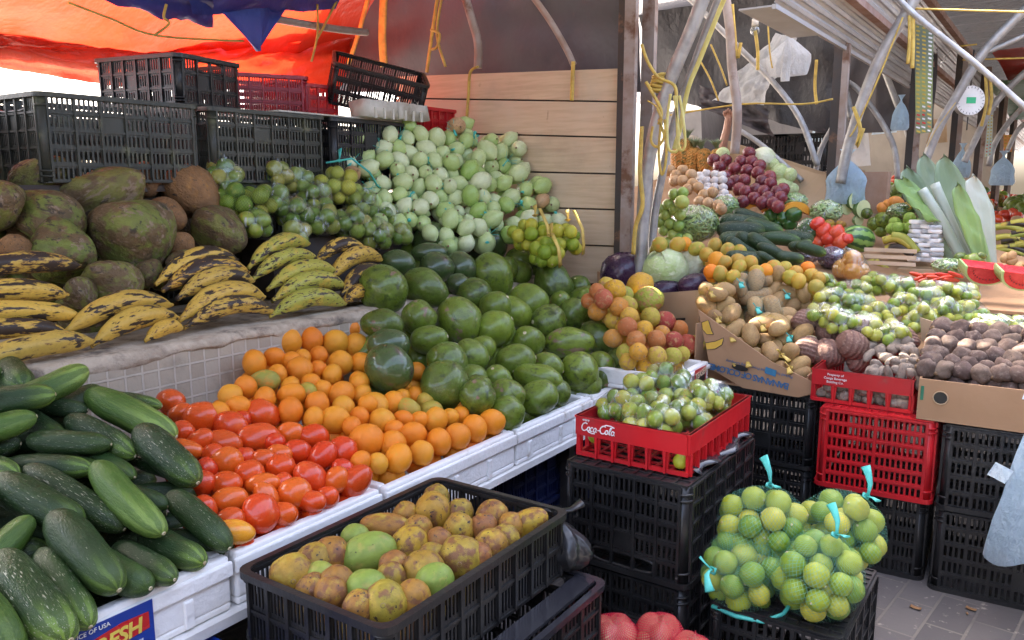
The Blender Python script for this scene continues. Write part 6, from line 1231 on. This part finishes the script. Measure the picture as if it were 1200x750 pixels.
def pine_body():
    b = MB(); vs = []; seg, rings = 24, 20
    for i in range(rings+1):
        t_ = -1+2*i/rings; r = .58*(max(0, 1-abs(t_)**3.5))**.5
        for k in range(seg): vs.append((t_, *(Vector((math.cos(2*PI*(k+.5*(i % 2))/seg), math.sin(2*PI*(k+.5*(i % 2))/seg)))*r*(1.06 if (k+i) % 2 else .96))))
    b.add(vs, [(i*seg+k, i*seg+(k+1) % seg, (i+1)*seg+(k+1) % seg, (i+1)*seg+k) for i in range(rings) for k in range(seg)]); return b.mesh('body', M_pine)
def pine_crown():
    b = MB(); rg = random.Random(3)
    for k in range(46):
        a = k*2.4; ly = k/46; L = .9-.35*ly+rg.uniform(-.1, .1); out = (1-ly)*.75+.06; d = Vector((0, math.cos(a), math.sin(a))); s1 = Vector((0, -math.sin(a), math.cos(a)))
        rowp = []
        for q in range(6):
            u = q/5; p = Vector((.9+L*u*(1-.25*out*u), 0, 0))+d*(.08+out*L*u*u*.9+.1*u); w_ = .075*(1-u)**.8+.004; rowp.append([p-s1*w_, p-d*.02*(1-u), p+s1*w_])
        b.grid(rowp)
    return b.mesh('crown', M_leafg)
pb, pc = pine_body(), pine_crown()
for i, (x, y) in enumerate(((796,188),(812,188),(826,190),(842,190),(804,178))):
    c = atx(x, y, 5.6); t = thing('pineapple', ['pineapple nearest the slim pipe', 'second pineapple from the slim pipe', 'middle pineapple beside the arm', 'pineapple beside the yellow green cabbage', 'pineapple behind the first two'][i], 'pineapple', c, 0, 'pineapples at the back of the second stall'); t.rotation_euler = (rnd.uniform(-.2, .2), -PI/2+rnd.uniform(-.3, .3), rnd.uniform(0, 6)); t.scale = (.1, .1, .1); link('body', pb, t); link('crown', pc, t)
# right part of the second stall
for i, (x, y, w_, m2) in enumerate(((1003,235,22,0),(1012,245,22,0),(993,243,18,0),(1007,258,14,0),(1025,262,18,1),(1036,258,22,1),(1034,270,18,1),(1016,250,14,1))):
    c = atx(x, y, 5.3); z = dep(c); r = w_*z/FPX/2
    if m2: one(avos[0], 'green_papaya', x, y, w_, w_*.9, 20, 'dark green papaya '+['', '', '', '', 'nearest the cut squash', 'beside the lime net', 'below the other papayas', 'behind the cut squash'][i], 'papaya', 'green papayas', X=5.3); continue
    t = thing('cut_gourd', ['cut green gourd with pale flesh under the blue bag', 'cut gourd facing the papayas', 'cut gourd nearest the salad bag', 'small cut gourd above the watermelon'][i], 'gourd', c); M = frame((0, 0, 0), (cam_r.x, cam_r.y, 0), (0, 0, 1)) @ Matrix.Rotation(.4, 4, 'Y')
    b = MB(); G = [[M @ Vector((r*math.cos(a)*math.cos(e), r*math.sin(a)*math.cos(e), -r*1.3*math.sin(e))) for a in [2*PI*k/16 for k in range(17)]] for e in [PI/2*k/6 for k in range(7)]]; b.grid(G[::-1]); b.build('rind', M_dkg, t)
    MB().prism([(r*.97*math.cos(2*PI*k/18), r*.97*math.sin(2*PI*k/18)) for k in range(18)], -.002, .001, M=M).build('flesh', smat('pale_yellow_flesh', (.75, .75, .42), (.6, .65, .3), sc=6) if 'pale_yellow_flesh' not in MATS else MATS['pale_yellow_flesh'], t)
bag('lime_net', 'net of bright green limes with a yellow top beside the white packets', 'net of limes', atx(1065, 268, 5.1), (.15, .12, .1), 20, .036, [fruit_mesh('lime', (fmat('bright_lime', [(.2, .36, .06), (.28, .42, .07)]), pale), sph, 3)], 'lime', 'bright green lime in the net beside the packets', 'lime', 'bright limes in one net', net_y, None, knot=(0, 0, 1), tie=K_rope, seed=500, kl=.25, fruits='lump')
rg = random.Random(51)
for i in range(9):
    for j in range(3):
        if i == 8 and j == 2: continue
        c = atx(1074+11*j, 306-i*5.4, 4.95); t_ = MB().box(-.045, -.035, 0, .045, .035, .024).build('white_packet', [K_foam, K_wpl][(i+j) % 2]); t_.location = c; t_.rotation_euler = (rg.uniform(-.1, .1), rg.uniform(-.1, .1), rg.uniform(-.4, .4)); bm_ = t_.modifiers.new('bevel', 'BEVEL'); bm_.width = .008; bm_.segments = 2
        tag(t_, 'small white packet '+('at the bottom' if i < 3 else 'halfway up' if i < 6 else 'at the top')+' of the stack beside the upright leaves', 'packet', 'white packets beside the upright leaves')
cst = thing('carton', 'cardboard carton holding up the stack of white packets', 'carton', atx(1085, 320, 4.98)); MB().box(-.12, -.13, -.06, .12, .13, .028).build('body', K_cardl, cst)
for i in range(3): hand(['green bananas below the lime net', 'second row of green bananas', 'green bananas on the cartons'][i], [], True, 60) if False else None
for i, (x1, y1, x2, y2) in enumerate(((1035,282,1068,290),(1038,292,1070,300),(1045,276,1075,296),(1015,310,1040,318))):
    p, q = atx(x1, y1, 4.9), atx(x2, y2, 4.9); m = (p+q)/2+Vector((0, 0, .03)); tubeobj('green_banana', ['topmost green banana curving under the lime net', 'green banana beside the topmost one', 'green banana touching the packets', 'green banana lying by the lime bags'][i], 'banana', [p, m, q], .022, M_plg, n=8)
bx = thing('wooden_stand', 'small wooden slat stand with bright labels beside the packets', 'stand', atx(1040, 300, 4.75)); 
for k in range(3): MB().box(-.0, -.14, -.05+.035*k, .012, .12, -.03+.035*k).build('slat', K_wood, bx)
q = [atx(1010, 200, 5.6), atx(1032, 200, 5.5), atx(1036, 238, 5.5), atx(1014, 240, 5.6)]
pbag = MB(); pbag.box(-.06, -.07, -.12, .06, .07, .12); o = pbag.build('paper_bag', smat('brown_paper', (.36, .23, .16), (.28, .17, .11), sc=4, rough=.8, bump=.8, bsc=5), loc=atx(1027, 224, 5.6)); tag(o, 'brown paper bag standing behind the cut gourds', 'paper bag')
for i, (x, y, w_) in enumerate(((1042,240,16),(1050,238,20),(1036,244,18))): one(fruit_mesh('mango', (fmat('orange_mango_%d' % i, [(.75, .28, .06)]), scar), sph, i), 'mango', x, y, w_, w_*.8, -20, ['orange mango beside the paper bag', 'larger orange mango behind the lime net', 'orange mango under the paper bag'][i], 'mango', 'orange mangoes', X=5.4)
# upright leaves
def bigleaf(label, pts, wd, mat, X, fold=.25):
    P = [atx(x, y, X+dx) for x, y, dx in pts]; b = MB(); N = 22; rows_ = []
    for i in range(N+1):
        u = i/N*(len(P)-1); k = min(int(u), len(P)-2); f = u-k; p = P[k]*(1-f)+P[k+1]*f; s_ = i/N
        tw = s_*.6; side = Vector((cam_r.x*math.cos(tw)+.0, cam_r.y*math.cos(tw), 0))+Vector((-cam_r.y, cam_r.x, 0))*math.sin(tw)*.5; side = (side+Vector((0, 0, -.25))).normalized(); w_ = wd*1.3*(1-max(0, (s_-.62)/.38)**3)*(.35+.65*min(1, s_*1.6))*(1+.05*math.sin(s_*17+wd*90)); nn = Vector((-math.cos(AZ), -math.sin(AZ), 0))
        rows_.append([p+side*(w_*v)+nn*(fold*w_*(1-abs(v))*-1)+Vector((0, 0, .01*math.sin(i*.9+v*2))) for v in (-1, -.6, -.2, 0, .2, .6, 1)])
    b.grid(rows_, .003); return tag(b.build('upright_leaf', mat), label, 'leaf', None)
Lf1 = smat('leaf_pale', (.15, .21, .11), (.24, .29, .19), sc=3, rough=.45, bump=.3, bsc=8); Lf2 = smat('leaf_bright', (.2, .32, .09), (.15, .24, .08), sc=3, rough=.4); Lf3 = smat('leaf_silver', (.34, .4, .33), (.42, .46, .4), sc=3, rough=.35); Lf4 = smat('leaf_dark', (.06, .12, .05), sc=3, rough=.5)
bigleaf('broad grey green leaf leaning out over the lime net', [(1120,310,-.05),(1092,255,0),(1062,195,0)], .1, Lf1, 5.15); bigleaf('bright green leaf lowest of the bundle', [(1095,260,-.1),(1078,235,-.1),(1058,208,-.1)], .085, Lf2, 5.0)
bigleaf('pale leaf with a squared tip in the middle of the bundle', [(1125,310,0),(1105,240,0),(1082,180,0)], .09, Lf1, 5.3); bigleaf('tallest leaf with a pointed tip', [(1142,312,-.1),(1128,245,0),(1106,182,0)], .1, Lf1, 5.1); bigleaf('narrow green leaf bending at the end of the bundle', [(1150,312,-.1),(1138,265,-.1),(1122,215,-.1)], .06, Lf2, 5.0)
bigleaf('dark leaf showing between the pale ones', [(1145,312,0),(1140,262,0),(1133,220,0)], .07, Lf4, 5.3); bigleaf('silvery leaf standing last in the bundle', [(1162,312,-.1),(1152,250,-.1),(1140,205,-.1)], .065, Lf3, 5.1)
tubeobj('leaf_stem', 'thick pale stem at the foot of the grey green leaf', 'stem', pxs([(1135,318),(1105,262),(1080,222)], 4.95), .028, Lf3); tubeobj('leaf_stem', 'second pale stem at the foot of the tall leaves', 'stem', pxs([(1140,318),(1115,262),(1095,215)], 5.0), .026, Lf3)
tubeobj('leaf_stem', 'pale green stem of the narrow leaf', 'stem', pxs([(1158,318),(1145,270),(1130,240)], 4.98), .026, Lf2)
# watermelon wedges
for i, (px, py) in enumerate(((1155, 324), (1198, 330))):
    c = atx(px, py, 4.5); t = thing('watermelon_wedge', ['red watermelon wedge nearer the leaves', 'red watermelon wedge at the end of the bench'][i], 'watermelon', c, 0, None); Mx = frame((0, 0, .05), (cam_r.x, cam_r.y, -.12), (-.35, -.2, 1)); R = .115
    arcp = lambda r: [(r*math.cos(PI+PI*k/18), r*.78*math.sin(PI+PI*k/18)) for k in range(19)]
    MB().prism(arcp(R*.9), -.05, .032, M=Mx).build('flesh', M_flesh, t); b = MB(); o_, i_ = arcp(R), arcp(R*.905)
    for k in range(18): b.prism([o_[k], o_[k+1], i_[k+1], i_[k]], -.05, .031, M=Mx)
    b.build('rind', M_rind, t); b = MB()
    for k in range(12): a = PI+.35+2.4*k/11; b.prism([(R*.66*math.cos(a)+.0025*math.cos(q), R*.5*math.sin(a)+.0045*math.sin(q)) for q in [2*PI*j/6 for j in range(6)]], .0325, .0335, M=Mx)
    b.build('seeds', M_seed, t)
wb = thing('bench_board', 'board under the watermelon wedges', 'board', (4.55, .25, .84)); MB().box(-.25, -.9, 0, .6, .45, .015).build('board', K_card, wb)
crate('black crate under the watermelon wedges', (4.62, .02, .55), rz=PI/2, L=.55, W=.4, H=.28, cols=6); crate('black crate at the end under the watermelon board', (4.62, -.55, .55), rz=PI/2, L=.5, W=.4, H=.28, cols=6)
for i, (x, y, w_) in enumerate(((1126,302,18),(1142,306,28),(1150,300,14))): one(avos[1], 'green_mango', x, y, w_, w_*.7, 0, ['round green mango with a yellow ribbon', 'long green mango behind the wedge', 'small green mango by the stems'][i], 'mango', 'green mangoes', X=4.8)
for i, (x, y) in enumerate(((1178,302),(1186,306),(1195,312),(1205,310),(1185,300))): one(pots[0], 'potato', x, y, 14, 10, rnd.uniform(0, 60), 'pale potato behind the watermelon wedges', 'potato', 'potatoes behind the wedges', X=4.9)
for i in range(10): one(rpeps, 'carrot', 1075+i*5, 322+(i % 3)*3, 22, 5, rnd.uniform(-20, 20), 'orange red carrot in front of the bag of herbs', 'carrot', 'carrots on the bench', X=4.4)
# farther stalls
rg = random.Random(61); FC = [mans, limes, [toms[0]], mams, [onib], [avos[0]], limey, [rpeps]]
for s_, (X0, X1, y1) in enumerate(((7.4, 9.4, 1.0), (9.8, 12.5, 1.0), (13, 17, 1.0))):
    t = thing('far_bench', ['nearer far bench beyond the upright leaves', 'middle far bench beyond the upright leaves', 'farthest bench of the row'][s_], 'bench', ((X0+X1)/2, 1.1, 0)); L = X1-X0
    MB().add([(-L/2, -1.2, .9), (L/2, -1.2, .9), (L/2, 1.2, 1.45), (-L/2, 1.2, 1.45), (-L/2, -1.2, .85), (L/2, -1.2, .85), (L/2, 1.2, 1.4), (-L/2, 1.2, 1.4)], [(0, 1, 2, 3), (7, 6, 5, 4), (0, 4, 5, 1), (1, 5, 6, 2), (2, 6, 7, 3), (3, 7, 4, 0)]).build('board', K_card, t)
    MB().box(-L/2+.05, -1.15, 0, L/2-.05, -1.1, .85).build('front', K_dsteel, t)
    nx = int(L/.42); names = ['mandarins', 'limes', 'tomatoes', 'sapotes', 'brown onions', 'avocados', 'yellow limes', 'red peppers']; sing = ['mandarin', 'lime', 'tomato', 'sapote', 'onion', 'avocado', 'lime', 'pepper']
    for a in range(nx):
        for b_ in range(5):
            kf = rg.randrange(8); cx, cy = X0+.2+a*.42, -.05+b_*.46; r = [.04, .035, .045, .06, .045, .075, .035, .045][kf]
            if s_ == 2 and b_ > 2: continue
            for q in range(9 if s_ < 2 else 5):
                x, y = cx+rg.uniform(-.16, .16), cy+rg.uniform(-.17, .17); z = .9+(y+.1)*.229+r+rg.uniform(0, .1)
                if sing[kf] in ('lime', 'onion'): LUMP.setdefault(sing[kf], []).append((FC[kf][0], (x, y, z), (rg.uniform(-1, 1), 1, rg.uniform(-1, 1)), r*1.1, r)); continue
                put(rg.choice(FC[kf]), sing[kf], (x, y, z), (rg.uniform(-1, 1), 1, rg.uniform(-1, 1)), r*1.1, r, f'{sing[kf]} in a heap of {names[kf]} on the {["nearer","middle","farthest"][s_]} far bench', sing[kf], f'{names[kf]} on the far benches', rng=rg)
for i, (px, py, X) in enumerate(((1188,275,7.2),(1160,335,5.6),(1195,350,5.6))):
    p = atx(px, py, X); (box_open('cardboard_box', 'cardboard box in front of the far bench', 'box', p.x-.2, p.x+.2, p.y-.25, p.y+.2, p.z-.12, .2, K_card) if i == 0 else None)
crate('black crate beyond the watermelon wedges', (6.1, -.1, .45), rz=PI/2, L=.6, W=.4, H=.3); 
for i in range(14): one(plgs[0] if False else gings[0], 'plantain_bundle', 0, 0, 1, 1, 0, 'x', 'x') if False else None
for i in range(12):
    p = atx(1162+rg.uniform(-8, 30), 262+i*3, 6.3); tubeobj('green_plantain', 'green plantain in the pile beyond the silvery leaf', 'plantain', [p, p+Vector((0, -.1, .02)), p+Vector((0, -.2, -.01))], .022, M_plg, n=7, group='plantains beyond the leaves')
# hanging bag at the aisle side
t = thing('blue_bag', 'pale blue carrier bag hanging in front of the aisle end crates', 'plastic bag', atx(1199, 540, 2.9)); b = MB(); G = []
for j in range(17):
    s_ = j/16; zz = .2-.52*s_; r = .025+.055*min(1, s_*1.4); G.append([(.03*math.cos(a)*(1+.4*math.sin(3*a+j*.3))-.03*s_, r*math.sin(a)*(1+.08*math.sin(a*4+j*.5))-.02+.015*s_+.03*(1-s_)*-1, zz+.02*math.sin(a*2)) for a in [2*PI*k/24 for k in range(25)]])
b.grid(G); b.build('bag', K_bpl, t)
b = MB(); b.grid([[(-.06, .02+.05*u+.02*v, -.02-.045*v+.02*u) for v in (0, .5, 1)] for u in (0, .5, 1)]); b.build('corner', K_bpl, t)
b = MB(); b.grid([[(-.02+.01*math.sin(u*6), -.02-.02*u+.04*v, .2+.1*u) for v in (-1, 0, 1)] for u in (0, .4, .8, 1.2)]); b.build('handle', K_bpl, t)
# fallen bits on the pavers
rg = random.Random(77); lf = smat('dry_leaf', (.3, .16, .07), sc=5)
for i in range(26):
    x, y = rg.uniform(2.3, 3.0), rg.uniform(-.35, .32); b = MB(); a = rg.uniform(0, 6); s_ = rg.uniform(.006, .018)
    b.grid([[(x+s_*(u*math.cos(a)-v*.5*math.sin(a)), y+s_*(u*math.sin(a)+v*.5*math.cos(a)), .004+.004*abs(u*v)) for v in (-1, 0, 1)] for u in (-1, -.3, .4, 1)], .001)
    tag(b.build('dry_leaf', lf), 'dry scrap lying on the pavers in front of the crates', 'litter', 'dry scraps on the pavers')
# ------------------------------------------------------------------ person behind the pineapples
def person():
    ph = atx(857, 133, 6.2); base = Vector((6.5, ph.y+.42, 0)); J = {}
    def j(n, x, y, z, r): J[n] = (Vector((x, y, z)), r)
    j('pelvis', 0, 0, .95, .13); j('belly', 0, 0, 1.12, .13); j('chest', 0, 0, 1.32, .145); j('neck', 0, 0, 1.49, .055); j('head', -.02, 0, 1.57, .06)
    for s_, n in ((1, 'l'), (-1, 'r')):
        j('hip'+n, 0, .1*s_, .9, .1); j('knee'+n, -.02, .11*s_, .5, .06); j('ank'+n, 0, .11*s_, .09, .042); j('toe'+n, -.16, .12*s_, .04, .035); j('sh'+n, 0, .19*s_, 1.42, .06)
    hp = ph-base
    j('elr', hp.x*.5-.1, hp.y*.7, 1.5, .042); j('wrr', hp.x+.02, hp.y+.02, hp.z-.04, .028); j('ell', -.05, .25, 1.15, .042); j('wrl', -.2, .2, .98, .028)
    E = [('pelvis','belly'),('belly','chest'),('chest','neck'),('neck','head'),('pelvis','hipl'),('hipl','kneel'),('kneel','ankl'),('ankl','toel'),('pelvis','hipr'),('hipr','kneer'),('kneer','ankr'),('ankr','toer'),('chest','shl'),('shl','ell'),('ell','wrl'),('chest','shr'),('shr','elr'),('elr','wrr')]
    names = list(J); 
    for tip, s_ in (('wrr', 1), ('wrl', 1)):
        for f in range(5):
            w0 = J[tip][0]; d = Vector((-.02, (f-2)*.016*1, .05-.01*abs(f-2))) if tip == 'wrr' else Vector((-.05, (f-2)*.016, -.03))
            J[f'{tip}{f}a'] = (w0+d, .0105); J[f'{tip}{f}b'] = (w0+d+(Vector((-.022, 0, .012)) if tip == 'wrr' else Vector((-.03, 0, -.02))), .009); J[f'{tip}{f}c'] = (w0+d+(Vector((-.01, 0, .03)) if tip == 'wrr' else Vector((-.04, 0, -.045))), .008)
            E += [(tip, f'{tip}{f}a'), (f'{tip}{f}a', f'{tip}{f}b'), (f'{tip}{f}b', f'{tip}{f}c')]
    names = list(J); me = bpy.data.meshes.new('person'); me.from_pydata([J[n][0] for n in names], [(names.index(a), names.index(b)) for a, b in E], [])
    skin = smat('skin', (.36, .19, .13), (.32, .16, .11), sc=5, rough=.5); me.materials.append(skin)
    o = bpy.data.objects.new('person', me); COL.objects.link(o); o.location = base
    o.modifiers.new('skin', 'SKIN'); sv = me.skin_vertices[0].data
    for i, n in enumerate(names): sv[i].radius = (J[n][1],)*2; sv[i].use_root = (n == 'pelvis')
    s_ = o.modifiers.new('sub', 'SUBSURF'); s_.levels = 1; s_.render_levels = 1; tag(o, 'person behind the pineapples in a pale cap holding the pipe with a raised arm', 'person')
    vs, fs = _sphere(1, 20, 16, 2, .05); 
    def hv(v): x, y, z = v; return (x*.095-.01+(-.012 if z < -.3 and x < 0 else 0), y*.075*(1-.15*(z < -.3)), z*.12+1.66)
    h = MB().add([hv(v) for v in vs], fs, True); h.add([(-.1, .01, 1.66), (-.1, -.01, 1.66), (-.125, 0, 1.635), (-.1, 0, 1.625)], [(0, 2, 1), (0, 3, 2), (1, 2, 3)]); h.build('head', skin, o)
    eb = MB()
    for sy in (-1, 1): eb.add([(p[0]*.012-.098, p[1]*.014+sy*.03, p[2]*.009+1.67) for p in _sphere(1, 8, 6)[0]], _sphere(1, 8, 6)[1], True)
    eb.build('eyes', P_blk, o); MB().box(-.104, -.022, 1.6, -.09, .022, 1.606).build('mouth', smat('lips', (.3, .1, .08), sc=4), o)
    hb_ = MB().add([(x*.11-.005, y*.095, max(z, -.1)*.12+1.70) for x, y, z in vs], fs, True); hb_.prism([(-.19+.0*0, -.06), (-.09, -.085), (-.09, .085), (-.19, .06)], 1.69, 1.70); hb_.build('cap', smat('beige_cloth', (.5, .42, .34), sc=5), o)
    sh = MB(); G = []
    for z, rx, ry in ((.88, .15, .19), (1.0, .14, .175), (1.15, .145, .17), (1.3, .16, .2), (1.4, .15, .22), (1.46, .1, .16), (1.49, .065, .075)): G.append([(rx*math.cos(a), ry*math.sin(a), z) for a in [2*PI*k/24 for k in range(25)]])
    sh.grid(G); sh.tube([J['shr'][0], J['shr'][0]*.5+J['elr'][0]*.5], .072, 10); sh.tube([J['shl'][0], J['shl'][0]*.5+J['ell'][0]*.5], .072, 10); sh.build('shirt', smat('pink_cloth', (.5, .2, .2), sc=5), o)
    tr = MB()
    for n in 'lr': tr.tube([J['hip'+n][0]+Vector((0, 0, .04)), J['knee'+n][0], J['ank'+n][0]], .1, 12, rads=[.125, .085, .065])
    tr.build('trousers', smat('denim', (.05, .07, .14), sc=5), o)
person()
# unseen roof and panels added behind the camera, narrowing the sky light
orf = thing('light_narrowing_roof', 'unseen tarp roof and walls added across the aisle to narrow the light', 'roof', (0, 0, 0))
MB().grid(sheet([(-9, -1.25, 2.75), (4.6, -1.25, 2.75), (4.6, -6, 2.9), (-9, -6, 2.9)], 20, 8, .06, 1, 31)).build('panel', T_dk, orf)
MB().grid(sheet([(-9, -5.5, 0), (8, -5.5, 0), (8, -5.5, 2.8), (-9, -5.5, 2.8)], 20, 8, .1, 1, 32)).build('blocking_panel', T_dk, orf)
MB().grid(sheet([(-6, 4.5, 0), (-6, -1.5, 0), (-6, -1.5, 2.8), (-6, 4.5, 2.8)], 20, 8, .1, 1, 33)).build('end_panel', T_gr, orf)
# ------------------------------------------------------------------ world and sun
wd = bpy.data.worlds.new('World'); SC.world = wd; wd.use_nodes = True; nt = wd.node_tree; bg = nt.nodes['Background']; sky = nt.nodes.new('ShaderNodeTexSky'); sky.sky_type = 'NISHITA'; sky.sun_disc = False
SUN_EL, SUN_AZ = math.radians(56), math.radians(70)   # azimuth in the xy plane, counter-clockwise from +x, where the sun stands
sky.sun_elevation = SUN_EL; sky.sun_rotation = PI/2-SUN_AZ; sky.air_density = .7; sky.dust_density = 6.0; sky.ozone_density = .6; nt.links.new(sky.outputs[0], bg.inputs[0]); bg.inputs[1].default_value = .15
for k_, v_ in LUMP.items(): lumped(k_+'s', {'lime': 'mass of small green limes in the bags of the second stall and on the far benches', 'onion': 'onions packed in behind the front layer of the onion heap'}[k_], v_)
sl = bpy.data.lights.new('sun', 'SUN'); sl.energy = 4.0; sl.angle = math.radians(.5); sl.color = (1, .95, .87); so = bpy.data.objects.new('sun', sl); COL.objects.link(so)
sd = Vector((math.cos(SUN_EL)*math.cos(SUN_AZ), math.cos(SUN_EL)*math.sin(SUN_AZ), math.sin(SUN_EL))); so.rotation_mode = 'QUATERNION'; so.rotation_quaternion = sd.to_track_quat('Z', 'Y')
vs_ = SC.view_settings; vs_.view_transform = 'Standard'; vs_.look = 'None'; vs_.gamma = 1; vs_.exposure = EXPO; vs_.use_white_balance = True; vs_.white_balance_temperature = WB; vs_.white_balance_tint = 10; vs_.use_curve_mapping = False
cy = SC.cycles; cy.use_denoising = True; cy.max_bounces = 7; cy.diffuse_bounces = 4; cy.glossy_bounces = 3; cy.transmission_bounces = 4; cy.transparent_max_bounces = 16; cy.caustics_reflective = False; cy.caustics_refractive = False; cy.sample_clamp_indirect = 6
try: cy.denoiser = 'OPENIMAGEDENOISE'
except Exception: pass
